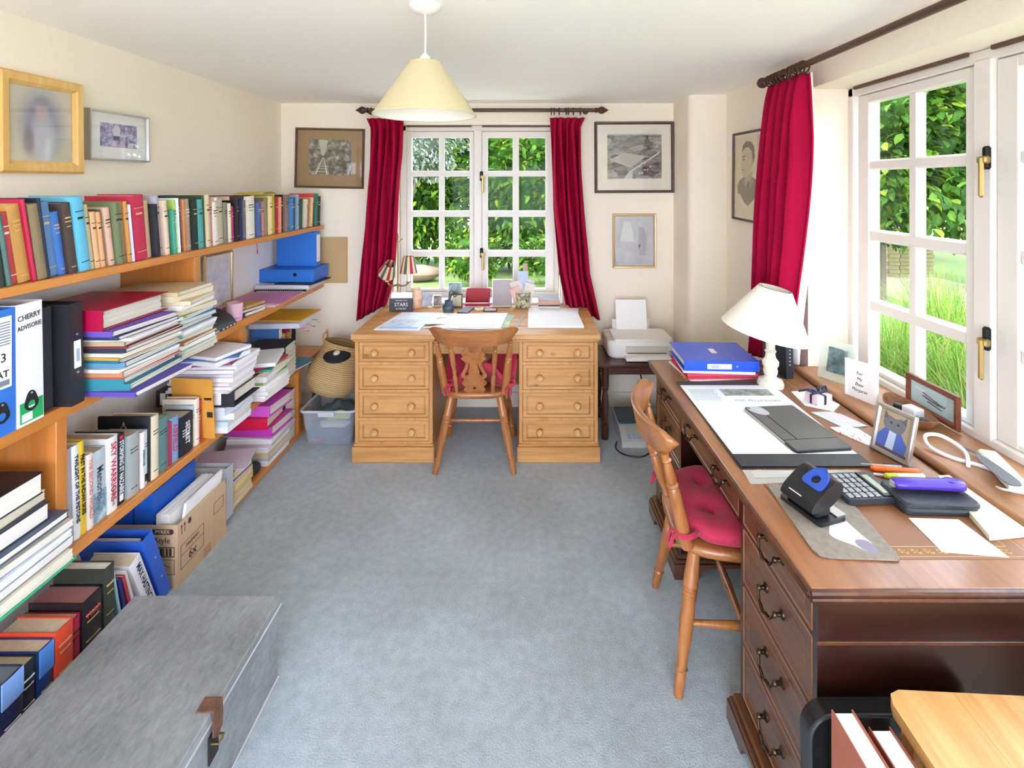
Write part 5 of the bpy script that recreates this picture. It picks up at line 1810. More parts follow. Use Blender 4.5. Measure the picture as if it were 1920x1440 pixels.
pile('stack under the black file', 'papers under the black file', Z3 + .0005, [('#e9eaee', 'white papers', .03, B), ('#c3d2e2', 'pale blue folder', .024), ('#dfe0e4', 'loose white sheets', .03, {'bare': True, 'r': 4}), ('#d9dde6', 'clear wallets', .038, {'bare': True, 'r': -4})],
     -1.52, 2.44, .30, .2, 4, .006, .004, 3)
o = lever_file('black lever arch file lying flat with white spine label', -1.69, 2.325, .5785, .074, .36, .225, '#2b2c33', rot=(0, 0, 0), pull=False)
o.rotation_euler = Matrix(((0, 0, 1), (-1, 0, 0), (0, -1, 0))).to_euler()
o.location = (-1.70, 2.328, .653)
lb = obj('spine_label', MB().box(.0, .0012, .01, .064, .215, .3), m_paper, o)
obj('label_hole', MB().lathe([(.011, .0012), (.011, .002)], 16, (0, .037, .235), axis='X'), m_ring, lb)
obj('label_print', MB().box(.0012, .0018, .02, .055, .262, .267), mat('ink_#c98a9a', '#c98a9a', .7), lb)
obj('green_band', MB().box(.0, .0012, .01, .064, .048, .058), mat('green_print', '#1fa35a', .5), o)
obj('white_band', MB().box(.0, .0012, .01, .064, .02, .044), m_paper, o)
pile('white stack on black file', 'magazines stacked on the black file', .6535, [
    ('#d9d3cd', 'grey white magazine', .012, B), ('#e9e6e6', 'white magazine', .014, {'bare': True, 'dx': .02, 'dy': .01}), ('#e2d6dc', 'pinkish magazine', .014, {'bare': True, 'dy': .02}), ('#efedf0', 'thick white magazine', .018, {'bare': True, 'dy': .03}),
    ('#d6d2dc', 'lavender grey magazine', .014, {'bare': True, 'dy': .04}), ('#f0eef0', 'glossy white magazine', .016, {'bare': True, 'dy': .05}), ('#e6e2e8', 'pale magazine', .014, {'bare': True, 'dy': .06}), ('#f1f0f2', 'bright white magazine', .018, {'bare': True, 'dy': .07}),
    ('#8d3a56', 'plum covered magazine', .01, {'bare': True, 'r': 8}), ('#e9e9ec', 'curled white papers', .02, {'bare': True, 'r': -12}), ('#3f5f9a', 'blue covered brochure', .01, {'bare': True, 'r': 15}), ('#eceef2', 'topmost white sheets', .014, {'bare': True, 'r': -16})],
    -1.50, 2.4, .29, .21, 6, .012, .004, 3, 'magazine')
pile('stack right of second upright', 'magazines right of the second upright', Z3 + .0005, [
    ('#e0559a', 'hot pink folder', .01), ('#eceaec', 'white magazine', .028, B), ('#e9e6e4', 'ivory magazine', .02, B), ('#f0eeee', 'bright magazine', .03, B), ('#8fb04f', 'green folder', .016), ('#e9e9ec', 'white papers', .03, {'bare': True, 'r': 6}),
    ('#d8c7a8', 'cream papers', .02, {'bare': True, 'r': -6}), ('#3c9a82', 'green booklet', .012, {'bare': True, 'r': 8}), ('#a52a44', 'red booklet', .012, {'bare': True, 'r': -9}), ('#e6e8ec', 'crinkled white sheets', .02, {'bare': True, 'r': 14})],
    -1.50, 2.80, .26, .26, 8, .012, .01, 4, 'magazine')
folder('black document case lying on magazines below second shelf', -1.52, 3.03, Z3 + .0005, .22, .18, .2, '#20232b', R(6), 'case', name='document_case')
tag(obj('picture_book', MB().box(-.07, .07, -.11, .11, 0, .009, .001), mat('teal_cover', '#1f7f9c', .4), None, (-1.465, 3.24, Z3 + .0005), (0, 0, R(-14))), 'teal picture book lying at the end of third shelf', 'book')
pb = [q for q in COL.objects if q.get('label', '').startswith('teal picture')][0]
obj('cover_picture', MB().prism([(-.06, -.09), (.02, -.1), (.03, -.03), (-.02, .0), (-.06, -.02)], .0006, off=.009), mat('orange_print', '#c98a4a', .5), pb)
obj('pages', MB().box(-.068, .0705, -.108, .1105, .002, .007), m_pagew, pb)
o = book('large blue cloth book facing out below yellow folder', -1.555, 3.175, Z3 + .0005, .022, .25, .165, '#4c7fc8', 0, m_pagew, group='books below the yellow folder')
for i, (col, nm, t, h) in enumerate([('#e6dcc4', 'cream', .022, .235), ('#c9b08a', 'tan', .02, .2), ('#d07f72', 'salmon', .022, .19), ('#c96a4a', 'rust', .022, .195), ('#d9a35c', 'amber', .02, .19), ('#a8234a', 'crimson', .028, .21), ('#d8b26a', 'gold', .022, .2), ('#24384a', 'navy', .03, .21), ('#b98a6a', 'brown', .02, .19)]):
    y_ = 3.198 + sum([.023, .021, .023, .023, .021, .029, .023, .031][:i])
    book('%s spined book in short row under yellow folder' % nm, -1.545 + .008 * math.sin(i * 2), y_, Z3 + .0005, t, h, .15, col, 0, m_page, .5, [(.75, .02, .6)], 160 + i, 'books below the yellow folder')
folder('thick sheaf of white papers with coloured flags on short book row', -1.575, 3.32, Z3 + .2525, .31, .34, .03, '#dcdcec', R(3), 'papers', bare=True, name='paper_sheaf')
ps = [q for q in COL.objects if q.get('label', '').startswith('thick sheaf')][0]
for k, c in enumerate(['#e0569a', '#f1e9a8', '#e0569a', '#a8d8c0', '#f0f0f0', '#e0569a', '#5a7fc0', '#f1e9a8', '#a8d8c0']):
    obj('paper_flag', MB().box(.15, .185, -.15 + k * .034, -.138 + k * .034, .004 + .002 * (k % 3), .0055 + .002 * (k % 3)), mat('flag_' + c, c, .6), ps, rot=(0, R(4 + 6 * (k % 3)), 0))
folder('bright yellow folder on the flagged paper sheaf', -1.57, 3.36, Z3 + .283, .30, .3, .006, '#e6bb28', R(-3), 'folder', bare=True)

# ------------------------------------------------------------ stack of albums and magazines at the left edge
pile('stack at left of third shelf', 'albums and magazines at the left edge', Z3 + .0005, [
    ('#2fae7d', 'green folder', .008, {'bare': True, 'dx': .014}), ('#e3dccd', 'cream magazines', .03, {'bare': True, 'dx': .012}), ('#8d7f74', 'brown grey magazine', .008, B), ('#e4e2e0', 'white magazines', .024, B), ('#34405c', 'dark blue magazine', .008, B),
    ('#e9e9ee', 'glossy magazines', .02, B), ('#6f88b8', 'blue spined magazine', .006, B), ('#e6e0d4', 'pale magazines', .022, B), ('#d9b98a', 'tan magazines', .018, {'bare': True, 'dx': -.02})],
    -1.535, 1.40, .29, .31, 12, .006, .006, 1.5, 'magazine')
def album(label, z, th, col, dx, dy):
    o = book(label, 0, 0, 0, th, .3, .27, col, 0, m_pagew, .4, None, 0, 'albums and magazines at the left edge', name='album')
    o['category'] = 'album'
    # lying flat: fore edge towards the room
    o.rotation_euler = Matrix(((-1, 0, 0), (0, 0, -1), (0, -1, 0))).to_euler()
    o.location = (-1.40 + dx - .27, 1.51 + dy, z + th)
    return o
album('slate blue album on top of magazines at left edge', .598, .022, '#46546c', .02, .02)
album('navy album with thick white pages at left edge', .6205, .05, '#262d40', .0, -.02)
folder('cream papers between the two dark albums', -1.55, 1.36, .671, .27, .27, .03, '#d9d2bc', R(3), 'papers', bare=True, name='paper_bundle')
album('black album with thin border on top of left stack', .7015, .062, '#1c1f2b', -.01, -.03)
# ------------------------------------------------------------ things low on the left
def slab(name, label, cat, cs, z, th, m, parent=None, group=None, smooth=32):
    """flat polygon of the given corners lying at height z"""
    cx, cy = sum(p[0] for p in cs) / len(cs), sum(p[1] for p in cs) / len(cs)
    o = obj(name, MB().prism([(p[0] - cx, p[1] - cy) for p in cs], th), m, parent, (cx, cy, z), smooth=smooth)
    if label:
        tag(o, label, cat, group)
    return o
def rrect(x0, x1, y0, y1, r, n=4):
    pts = []
    for cx, cy, a0 in ((x1 - r, y1 - r, 0), (x0 + r, y1 - r, 90), (x0 + r, y0 + r, 180), (x1 - r, y0 + r, 270)):
        for k in range(n + 1):
            a = R(a0 + 90 * k / n)
            pts.append((cx + r * math.cos(a), cy + r * math.sin(a)))
    return pts

# galvanised trunk
def trunkmat():
    m = bpy.data.materials.new('galvanised_steel')
    m.use_nodes = True
    n = m.node_tree
    b = n.nodes['Principled BSDF']
    b.inputs['Metallic'].default_value = .35
    tc = n.nodes.new('ShaderNodeTexCoord')
    mp = n.nodes.new('ShaderNodeMapping')
    mp.inputs['Rotation'].default_value = (0, 0, R(40))
    mp.inputs['Scale'].default_value = (1.6, .7, 1.2)
    n.links.new(tc.outputs['Object'], mp.inputs[0])
    a = n.nodes.new('ShaderNodeTexNoise'); a.inputs['Scale'].default_value = 42; a.inputs['Detail'].default_value = 8; a.inputs['Roughness'].default_value = .7; a.inputs['Distortion'].default_value = .5
    c = n.nodes.new('ShaderNodeTexNoise'); c.inputs['Scale'].default_value = 4; c.inputs['Detail'].default_value = 4
    n.links.new(mp.outputs[0], a.inputs['Vector'])
    n.links.new(tc.outputs['Object'], c.inputs['Vector'])
    ad = n.nodes.new('ShaderNodeMath'); ad.operation = 'ADD'
    n.links.new(a.outputs[0], ad.inputs[0]); n.links.new(c.outputs[0], ad.inputs[1])
    cr = n.nodes.new('ShaderNodeValToRGB')
    cr.color_ramp.elements[0].position = .32; cr.color_ramp.elements[0].color = lin('#747779')
    cr.color_ramp.elements[1].position = .72; cr.color_ramp.elements[1].color = lin('#b0b3b6')
    hv = n.nodes.new('ShaderNodeMath'); hv.operation = 'MULTIPLY'; hv.inputs[1].default_value = .5
    n.links.new(ad.outputs[0], hv.inputs[0])
    n.links.new(hv.outputs[0], cr.inputs[0]); n.links.new(cr.outputs[0], b.inputs['Base Color'])
    b.inputs['Roughness'].default_value = .55
    bp = n.nodes.new('ShaderNodeBump'); bp.inputs['Strength'].default_value = .15
    n.links.new(a.outputs[0], bp.inputs['Height']); n.links.new(bp.outputs[0], b.inputs['Normal'])
    return m
m_steel = trunkmat()
m_rust = mat('rusty_iron', '#6b4a3c', .8, metal=.3, var=(40, .45), bump=(80, .5))
tr = thing('metal_trunk', 'grey galvanised metal trunk with rusty hasp on the carpet', 'trunk', (-1.035, 1.3, 0))
TX, TY = .235, .347
obj('body', MB().box(-TX + .004, TX - .004, -TY + .004, TY - .004, 0, .245, .004), m_steel, tr)
obj('lid', MB().box(-TX - .003, TX + .003, -TY - .003, TY + .003, .235, .265, .003), m_steel, tr)
mb = MB().tube([(TX + .003, -TY, .236), (TX + .003, TY + .003, .236), (-TX, TY + .003, .236), (-TX, -TY, .236)], .0032, 8, closed=True)
obj('lid_bead', mb, mat('bright_bead_metal', '#d2d4d6', .35, metal=.6), tr)  # bead metal lighter than the trunk body
mb = MB().tube([(TX - .004, -TY, .004), (TX - .004, TY - .004, .004), (-TX, TY - .004, .004)], .004, 8)
obj('base_bead', mb, mat('bright_bead_metal', '#d2d4d6', .35, metal=.6), tr)
obj('lid_seam', MB().box(-TX + .13, -TX + .132, TY - .09, TY - .004, .2648, .2656), m_steel, tr)
hs = obj('hasp', MB().prism([(-.018, .266), (.02, .266), (.022, .232), (.02, .20), (.0, .185), (-.018, .2)], .004, plane='YZ', off=TX + .0065), m_rust, tr)
obj('hinge_plate', MB().box(TX - .035, TX + .011, -.02, .02, .2652, .2685, .001), m_rust, hs)
obj('staple', MB().tube([(TX - .001, -.012, .18), (TX + .018, -.012, .18), (TX + .02, .0, .178), (TX + .018, .012, .18), (TX - .001, .012, .18)], .003, 8), m_brass, hs)
obj('lock_plate', MB().box(TX - .004, TX + .0005, -.02, .02, .13, .2, .001), mat('dark_lock_plate', '#2b2522', .6, metal=.4), hs)

# cardboard box of files
m_card = mat('corrugated_card', '#c9aa88', .85, var=(90, .05, (1, 1, .03)))
m_ink = mat('brown_box_ink', '#3f3229', .8)
bx = thing('cardboard_box', 'brown cardboard box with barcode print full of blue files', 'box', (-1.54, 2.17, 0))
w, d, h = .16, .162, .25
mb = MB()
mb.box(-w, w, -d, -d + .005, 0, h).box(-w, w, d - .005, d, 0, h - .02).box(w - .005, w, -d + .005, d - .005, 0, h).box(-w, -w + .005, -d + .005, d - .005, 0, h).box(-w + .005, w - .005, -d + .005, d - .005, 0, .006)
obj('walls', mb, m_card, bx)
lg = obj('logo_bar', MB().prism([(p[0], p[1]) for p in rrect(.055, .145, .214, .236, .011)], -.0006, plane='XZ', off=-d - .0002), m_ink, bx)
text('logo_word', 'PYREX', .019, mat('card_letters', '#d9bd98', .8), bx, (.1, -d - .0012, .225), (R(90), 0, 0), 1.05, bold=.0003)
text('style_word', 'Style', .034, m_ink, bx, (.1, -d - .0004, .19), (R(90), 0, 0), .95)
def frame_lines(x0, x1, z0, z1, side, t=.0016):
    q = MB()
    for a, b_, c, e in ((x0, x1, z0, z0 + t), (x0, x1, z1 - t, z1), (x0, x0 + t, z0, z1), (x1 - t, x1, z0, z1)):
        if side == 'f':
            q.box(a, b_, -d - .0008, -d - .0001, c, e)
        else:
            q.box(w + .0001, w + .0008, a, b_, c, e)
    return q
q = frame_lines(.02, .148, .125, .165, 'f', .003)
for k in range(9):
    q.box(.03 + k * .012, .034 + k * .012 + .003 * (k % 3), -d - .0008, -d - .0001, .13, .16)
obj('barcode_print', q, m_ink, bx)['kind'] = 'stuff'
q = frame_lines(.03, .148, .055, .115, 'f')
q.tube([(.05, -d - .0004, .08), (.09, -d - .0004, .1), (.13, -d - .0004, .085), (.1, -d - .0004, .065), (.05, -d - .0004, .07)], .0012, 4)
obj('picture_print', q, m_ink, bx)['kind'] = 'stuff'
obj('frame_print', frame_lines(-.145, .0, .06, .155, 's').box(w + .0001, w + .0008, -.145, 0, .112, .114), m_ink, bx)['kind'] = 'stuff'
text('box_number', '34684001', .022, m_ink, bx, (w + .0004, -.072, .135), (R(90), 0, R(90)), 1)
text('box_count', '6x', .05, m_ink, bx, (w + .0004, -.072, .085), (R(90), 0, R(90)), 1, bold=.0006)
q = MB()
for k in (0, 1):
    q.box(w + .0001, w + .0008, -.14 + k * .018, -.137 + k * .018, .2, .235).prism([(-.145 + k * .018, .228), (-.132 + k * .018, .228), (-.1385 + k * .018, .238)], .0007, plane='YZ', off=w + .0001)
q.prism([(-.1, .22), (-.09, .212), (-.08, .22), (-.083, .236), (-.097, .236)], .0007, plane='YZ', off=w + .0001)
obj('handling_marks', q, m_ink, bx)['kind'] = 'stuff'
obj('corner_print', frame_lines(.07, .14, .14, .19, 's'), m_ink, bx)['kind'] = 'stuff'
obj('packing_tape', MB().box(w + .0001, w + .0005, .0, .05, .0, .04), mat('brown_tape', '#b98d60', .4), bx)
for i, (xx, lab) in enumerate([(-1.655, 'dark blue lever arch file at wall side of cardboard box'), (-1.57, 'royal blue lever arch file in middle of cardboard box')]):
    o = lever_file(lab, xx, 2.03, .008, .074, .355, .26, '#1f58b8', rot=(0, 0, R(-90)), pull=False, group='blue files in the cardboard box')
o = folder('wad of white papers standing in the cardboard box', 0, 0, 0, .25, .29, .055, '#e9e6e2', 0, 'papers', bare=True, name='paper_bundle')
o.rotation_euler = Matrix(((0, 0, 1), (0, 1, 0), (-1, 0, 0))).to_euler()
o.location = (-1.478, 2.17, .16)
o2 = folder('folded white sheets leaning at the outer side of cardboard box', 0, 0, 0, .28, .25, .012, '#f1efee', 0, 'papers', bare=True, name='paper_bundle')
o2.rotation_euler = (Matrix(((0, 0, 1), (0, 1, 0), (-1, 0, 0))) @ Matrix.Rotation(R(8), 3, 'Y')).to_euler()
o2.location = (-1.414, 2.19, .165)
# leaning blue binder with its rings and papers
o = lever_file('open topped blue binder leaning against the cardboard box', -1.395, 1.948, .002, .048, .315, .25, '#2a5cc0', rot=(R(19), 0, 0), pull=False, papers=.5)
for zz in (.1, .2):
    obj('rivet', MB().lathe([(.0035, .0), (.003, .0025), (.001, .003)], 10, (0, .025, zz), axis='X'), m_rivet, o)

# base shelf
ZB = .0305
o = lever_file('pale grey archive file behind the cardboard box', -1.40, 2.37, ZB, .055, .24, .26, '#b9bcc4', pull=False, rot=(0, 0, 0))
pile('pile on base shelf by box', 'old papers on the base shelf', ZB, [('#dccfb0', 'cream folder', .02, {'em': m_edge2}), ('#e0c890', 'manila folder', .03, {'em': m_edge2}), ('#d9c08a', 'buff envelope bundle', .03, {'bare': True}), ('#e2cf9f', 'straw coloured papers', .03, {'bare': True, 'r': 6}),
     ('#6f6aa0', 'mauve folder', .012), ('#e3d9bd', 'yellowed papers', .03, {'bare': True, 'r': -5}), ('#d8c9a2', 'tan folder', .02, {'em': m_edge2})], -1.545, 2.55, .235, .19, 15, .008, .005, 4)
folder('lilac sheet topping the old paper pile', -1.53, 2.56, ZB + .175, .27, .21, .004, '#cfc4d6', R(12), 'paper', bare=True, name='paper_sheet')
tag(obj('black_pouch', MB().ball((0, 0, .03), (.055, .07, .03), 18, 10), mat('black_nylon', '#25272c', .5, bump=(60, .2)), None, (-1.497, 2.74, ZB)), 'rounded black pouch on the front of base shelf', 'pouch')
zt = pile('pile below magenta files', 'papers below the magenta files', ZB, [('#e9e7e6', 'white papers', .03, B), ('#a9b6cf', 'blue grey folder', .014), ('#d9c3a0', 'tan papers', .03, {'bare': True}), ('#e6e4e2', 'pale papers', .03, {'bare': True}), ('#d8c3d4', 'lilac folder', .02), ('#eceaec', 'smooth white papers', .03, {'bare': True, 'r': 4}), ('#cdb7cf', 'mauve card sheet', .006, {'bare': True, 'dw': .04, 'r': -4})],
     -1.555, 2.95, .25, .25, 18, .008, .006, 3)
def flat_file(label, z, t, h, d, col, x, y, rz):
    o = lever_file(label, 0, 0, 0, t, h, d, col, pull=False, papers=.8, group='magenta files on the base shelf')
    o.rotation_euler = (Matrix.Rotation(rz, 3, 'Z') @ Matrix(((0, 0, -1), (-1, 0, 0), (0, 1, 0)))).to_euler()
    o.location = (x, y, z)
    return o
flat_file('magenta lever arch file at bottom of the bright stack', zt + .001, .055, .25, .24, '#c43fae', -1.42, 2.83, R(-3))
flat_file('scarlet lever arch file in middle of the bright stack', zt + .057, .06, .25, .24, '#cf1440', -1.43, 2.80, R(3))
flat_file('orchid pink lever arch file on top of the bright stack', zt + .118, .06, .24, .24, '#d65ac8', -1.425, 2.815, R(-5))
o = folder('dark green box of papers at end of base shelf', -1.60, 3.12, ZB, .3, .13, .3, '#26453a', 0, 'box', name='document_box')

# clear storage bin, its contents and the basket lying on it
def clearmat(name, col, a):
    m = bpy.data.materials.new(name)
    m.use_nodes = True
    n = m.node_tree
    b = n.nodes['Principled BSDF']
    b.inputs['Base Color'].default_value = lin(col)
    b.inputs['Roughness'].default_value = .15
    t = n.nodes.new('ShaderNodeBsdfTransparent')
    mx = n.nodes.new('ShaderNodeMixShader')
    mx.inputs[0].default_value = a
    n.links.new(t.outputs[0], mx.inputs[1])
    n.links.new(b.outputs[0], mx.inputs[2])
    n.links.new(mx.outputs[0], n.nodes['Material Output'].inputs[0])
    return m
m_clear = clearmat('clear_plastic', '#c3ccd6', .32)
m_clear2 = clearmat('milky_plastic', '#dfe4ea', .6)
bn = thing('storage_bin', 'clear plastic storage bin of clothes beside the pine desk', 'storage box', (-1.215, 3.28, 0))
def tub(z, ins=0.0):
    k = .85 + .15 * z / .22
    return (.165 * k - ins, .185 * k - ins)
mb = MB()
vs = []
for z, ins in ((.0, 0), (.21, 0), (.21, .004), (.006, .004)):
    a, b_ = tub(z, ins)
    vs += [(x, y, z) for x, y in rrect(-a, a, -b_, b_, .03)]
n = len(vs) // 4
fs = []
for i in range(3):
    for k in range(n):
        fs.append((i * n + k, i * n + (k + 1) % n, (i + 1) * n + (k + 1) % n, (i + 1) * n + k))
fs += [tuple(range(n - 1, -1, -1)), tuple(3 * n + k for k in range(n))]
obj('tub', mb.add(vs, fs), m_clear, bn)
a, b_ = tub(.21)
obj('rim', MB().tube([(x, y, .214) for x, y in rrect(-a - .004, a + .004, -b_ - .004, b_ + .004, .034)], .008, 8, closed=True), m_clear2, bn)
obj('rim_clip', MB().box(-.05, .05, -b_ - .022, -b_ - .008, .19, .222, .003), m_clear2, bn)
def cloth_lump(label, c, r_, col, seed):
    rn = random.Random(seed)
    mb = MB().ball((0, 0, 0), r_, 20, 12)
    for i, p in enumerate(mb.v):
        k = 1 + .16 * math.sin(p.x * 70 + seed) * math.cos(p.y * 60 + seed * 2) + .1 * math.sin(p.z * 120 + p.x * 50)
        mb.v[i] = p * k
    tag(obj('folded_garment', mb, mat('cloth_' + col, col, .9), None, c, smooth=70), label, 'clothing')
cloth_lump('navy garment in the clear storage bin', (-1.22, 3.17, .05), (.11, .045, .034), '#3a4a88', 1)
cloth_lump('white garment in the clear storage bin', (-1.19, 3.17, .112), (.1, .045, .02), '#dcd9de', 2)
cloth_lump('pinkish red garment in the clear storage bin', (-1.30, 3.17, .024), (.045, .04, .02), '#c04a66', 3)
cloth_lump('fluorescent yellow garment in the clear storage bin', (-1.18, 3.18, .158), (.085, .045, .02), '#cfe03a', 4)
cloth_lump('grey green garment at back of the clear storage bin', (-1.215, 3.33, .1), (.12, .08, .085), '#5f7a80', 5)

def seagrass():
    m = bpy.data.materials.new('woven_seagrass')
    m.use_nodes = True
    n = m.node_tree
    b = n.nodes['Principled BSDF']
    b.inputs['Roughness'].default_value = .8
    tc = n.nodes.new('ShaderNodeTexCoord')
    w_ = n.nodes.new('ShaderNodeTexWave')
    w_.bands_direction = 'Z'
    w_.inputs['Scale'].default_value = 26
    w_.inputs['Distortion'].default_value = 1.2
    w_.inputs['Detail'].default_value = 3
    w_.inputs['Detail Scale'].default_value = 4
    n.links.new(tc.outputs['Object'], w_.inputs['Vector'])
    cr = n.nodes.new('ShaderNodeValToRGB')
    cr.color_ramp.elements[0].color = lin('#a8834f'); cr.color_ramp.elements[1].color = lin('#d9bb88')
    n.links.new(w_.outputs[0], cr.inputs[0]); n.links.new(cr.outputs[0], b.inputs['Base Color'])
    bp = n.nodes.new('ShaderNodeBump'); bp.inputs['Strength'].default_value = .7; bp.inputs['Distance'].default_value = .006
    n.links.new(w_.outputs[0], bp.inputs['Height']); n.links.new(bp.outputs[0], b.inputs['Normal'])
    return m
m_sea = seagrass()
bk = thing('seagrass_basket', 'round seagrass belly basket tipped over on storage bin', 'basket', (-1.285, 3.295, .243), (R(-10), R(15), R(0)))
pr = [(.06, .0), (.115, .012), (.152, .05), (.17, .1), (.168, .15), (.15, .2), (.132, .25), (.124, .3), (.128, .33)]
mb = MB()
# rows of plaited rope
for i in range(len(pr) - 1):
    pass
prof = []
N = 34
def pint(q):
    k = q * (len(pr) - 1)
    i = min(int(k), len(pr) - 2)
    t = k - i
    return (pr[i][0] * (1 - t) + pr[i + 1][0] * t, pr[i][1] * (1 - t) + pr[i + 1][1] * t)
for i in range(N * 2 + 1):
    r_, z_ = pint(i / (N * 2))
    prof.append((r_ + (.0022 if i % 2 else 0), z_))
mb.lathe(prof, 40, cap=False)
mb.lathe([(r_ - .006, z_) for r_, z_ in prof[::-1]], 40, cap=False)
mb.lathe([(prof[-1][0], prof[-1][1]), (prof[-1][0] - .006, prof[-1][1])], 40, cap=False)
mb.lathe([(.0005, .0), (.06, .0)], 40, cap=False)
mb.lathe([(.06, .006), (.0005, .006)], 40, cap=False)
obj('bowl', mb, m_sea, bk, smooth=60)
for s in (-1, 1):
    pts = [(s * .125, -.045, .31), (s * .137, -.04, .35), (s * .135, 0, .38), (s * .137, .04, .35), (s * .125, .045, .31)]
    obj('handle', MB().tube(pts, .007, 8), m_sea, bk)
tag(obj('dark_scarf', MB().ball((0, 0, 0), (.085, .085, .04), 18, 10), mat('black_knit', '#1b1a1e', .9, bump=(80, .6)), None, (-1.205, 3.235, .51)), 'black knitted bundle inside the seagrass basket', 'scarf')
tag(obj('white_skein', MB().ball((0, 0, 0), (.02, .03, .014), 12, 8), mat('off_white_wool', '#d9d4c4', .9), None, (-1.19, 3.185, .545)), 'small off-white skein on the black bundle in basket', 'wool')
st = thing('turned_post', 'dark turned wooden post leaning under the shelf end', 'post', (-1.405, 3.42, 0), (0, R(-4), 0))
obj('shaft', MB().turned((0, 0, 0), (0, 0, .41), [(0, .03), (.08, .03), (.1, .02), (.2, .028), (.35, .034), (.5, .02), (.55, .03), (.6, .018), (.75, .026), (.9, .018), (.93, .028), (1, .028)], 16), mat('dark_turned_wood', '#3a221c', .4), st)
obj('cord', MB().tube([(.03 * math.cos(a), .036 * math.sin(a), .18 + a * .008) for a in [k * .5 for k in range(34)]], .0022, 6), mat('brown_cord', '#8a6a48', .8), st)
# ------------------------------------------------------------ on the pine desk
DZ = .7412
m_brs = mat('dull_brass', '#9a8250', .35, metal=.9)
lp = thing('candle_lamp', 'brass twin candle lamp with striped shades on pine desk', 'lamp', (-.878, 3.475, DZ))
obj('base', MB().lathe([(.05, 0), (.052, .006), (.04, .012), (.014, .022), (.008, .05)], 24), m_brs, lp)
obj('stem', MB().lathe([(.005, .03), (.0045, .5), (.009, .505), (.004, .512), (.001, .53)], 10), m_brs, lp)
obj('ring_handle', MB().tube([(.001, 0, .465), (.012, 0, .475), (.024, 0, .487), (.033, 0, .49)], [.002, .002, .003, .005], 8), m_brs, lp)
for s in (-1, 1):
    pts = [(0, 0, .175), (s * .03, 0, .168), (s * .055, 0, .172), (s * .074, 0, .19)]
    a = obj('arm', MB().tube(pts, [.007, .006, .005, .005], 8), m_brs, lp)
    obj('drip_pan', MB().lathe([(.006, .188), (.018, .194), (.019, .197), (.008, .197)], 16, (s * .074, 0, 0)), m_brs, a)
    obj('candle_sleeve', MB().lathe([(.0105, .196), (.0105, .262), (.007, .264)], 14, (s * .074, 0, 0)), m_wplastic, a)
    # shade: twelve striped gores, the left one knocked askew
    sh = put(bpy.data.objects.new('shade', None), lp, (s * .074, 0, .262 if s > 0 else .255), (0, 0, 0) if s > 0 else (R(38), R(28), 0))
    cols = ['#d8c79a', '#b02348', '#d8c79a', '#4a5a58']
    for k in range(16):
        q = MB()
        a0, a1 = 2 * math.pi * k / 16, 2 * math.pi * (k + 1) / 16
        z0, z1, r0, r1 = (-.005, .108, .06, .034)
        P0 = [(r0 * math.cos(t), r0 * math.sin(t), z0) for t in (a0, (a0 + a1) / 2, a1)]
        P1 = [(r1 * math.cos(t), r1 * math.sin(t), z1) for t in (a0, (a0 + a1) / 2, a1)]
        I0 = [(x * .975, y * .975, z) for x, y, z in P0]
        I1 = [(x * .965, y * .965, z) for x, y, z in P1]
        q.add(P0 + P1 + I0 + I1, [(0, 1, 4, 3), (1, 2, 5, 4), (7, 6, 9, 10), (8, 7, 10, 11), (0, 6, 7, 1), (1, 7, 8, 2), (3, 4, 10, 9), (4, 5, 11, 10)])
        obj('shade_panel', q, mat('shade_' + cols[k % 4], cols[k % 4], .7), sh, smooth=50)

def stand_frame(name, label, x, y, w, h, fw, fm, pm, rz=0.0, lean=10, z=DZ, cat='photo frame', d=.01):
    t = thing(name, label, cat, (x, y, z), (R(-lean), 0, rz))
    n0 = frame_mb(w, h, fw, d)
    n0.tf(Matrix.Translation((0, 0, h / 2)))
    obj('frame', n0, fm, t, smooth=20)
    obj('print', MB().box(-w / 2 + fw * .8, w / 2 - fw * .8, -d * .45, -.0005, fw * .8, h - fw * .8), pm, t)
    obj('back_board', MB().box(-w / 2 + .002, w / 2 - .002, 0, .003, .002, h - .002), mat('black_backboard', '#2a2826', .8), t)
    obj('strut', MB().prism([(.003, h * .65), (.003 + h * .3, .0 + h * .3 * math.tan(R(lean)) ), (.003, .06)], .012, plane='YZ', off=-.006), mat('black_backboard', '#2a2826', .8), t)
    return t
cd = thing('chalk_card', 'black card lettered STARS beside the candle lamp', 'card', (-.848, 3.44, DZ), (R(-8), 0, R(3)))
obj('card', MB().box(-.08, .08, 0, .004, 0, .088), mat('chalkboard_black', '#3b3a42', .6), cd)
obj('white_card', MB().box(-.07, .072, .005, .008, 0, .128), m_paper, cd)
text('lettering', 'STARS', .034, m_whiteink, cd, (0, -.0004, .045), (R(90), 0, 0), .95)
text('lettering', 'THERE ARE SO MANY', .0085, m_whiteink, cd, (0, -.0004, .073), (R(90), 0, 0), 1)
text('lettering', 'IN THE SKY', .014, m_whiteink, cd, (0, -.0004, .018), (R(90), 0, 0), 1)
jr = thing('floral_jar', 'small floral pottery jar behind the black card', 'jar', (-.772, 3.555, DZ))
obj('body', MB().lathe([(.034, 0), (.04, .01), (.047, .05), (.043, .1), (.03, .125), (.033, .135)], 24), mat('floral_glaze', '#dcb79a', .35, var=(28, .3)), jr)
tag(obj('oval_dish_frame', MB().lathe([(.001, 0), (.045, .0), (.05, .006), (.045, .012), (.001, .009)], 28, axis='Y'), printmat('blue_silver_print', [(.35, '#7f8fb0'), (.55, '#b7bccb'), (.7, '#dfe0e6')], 12), None, (-.712, 3.57, DZ + .052), (R(-8), 0, 0)), 'oval silver blue frame standing behind the ink pot', 'frame')
q = COL.objects[-1] if False else None
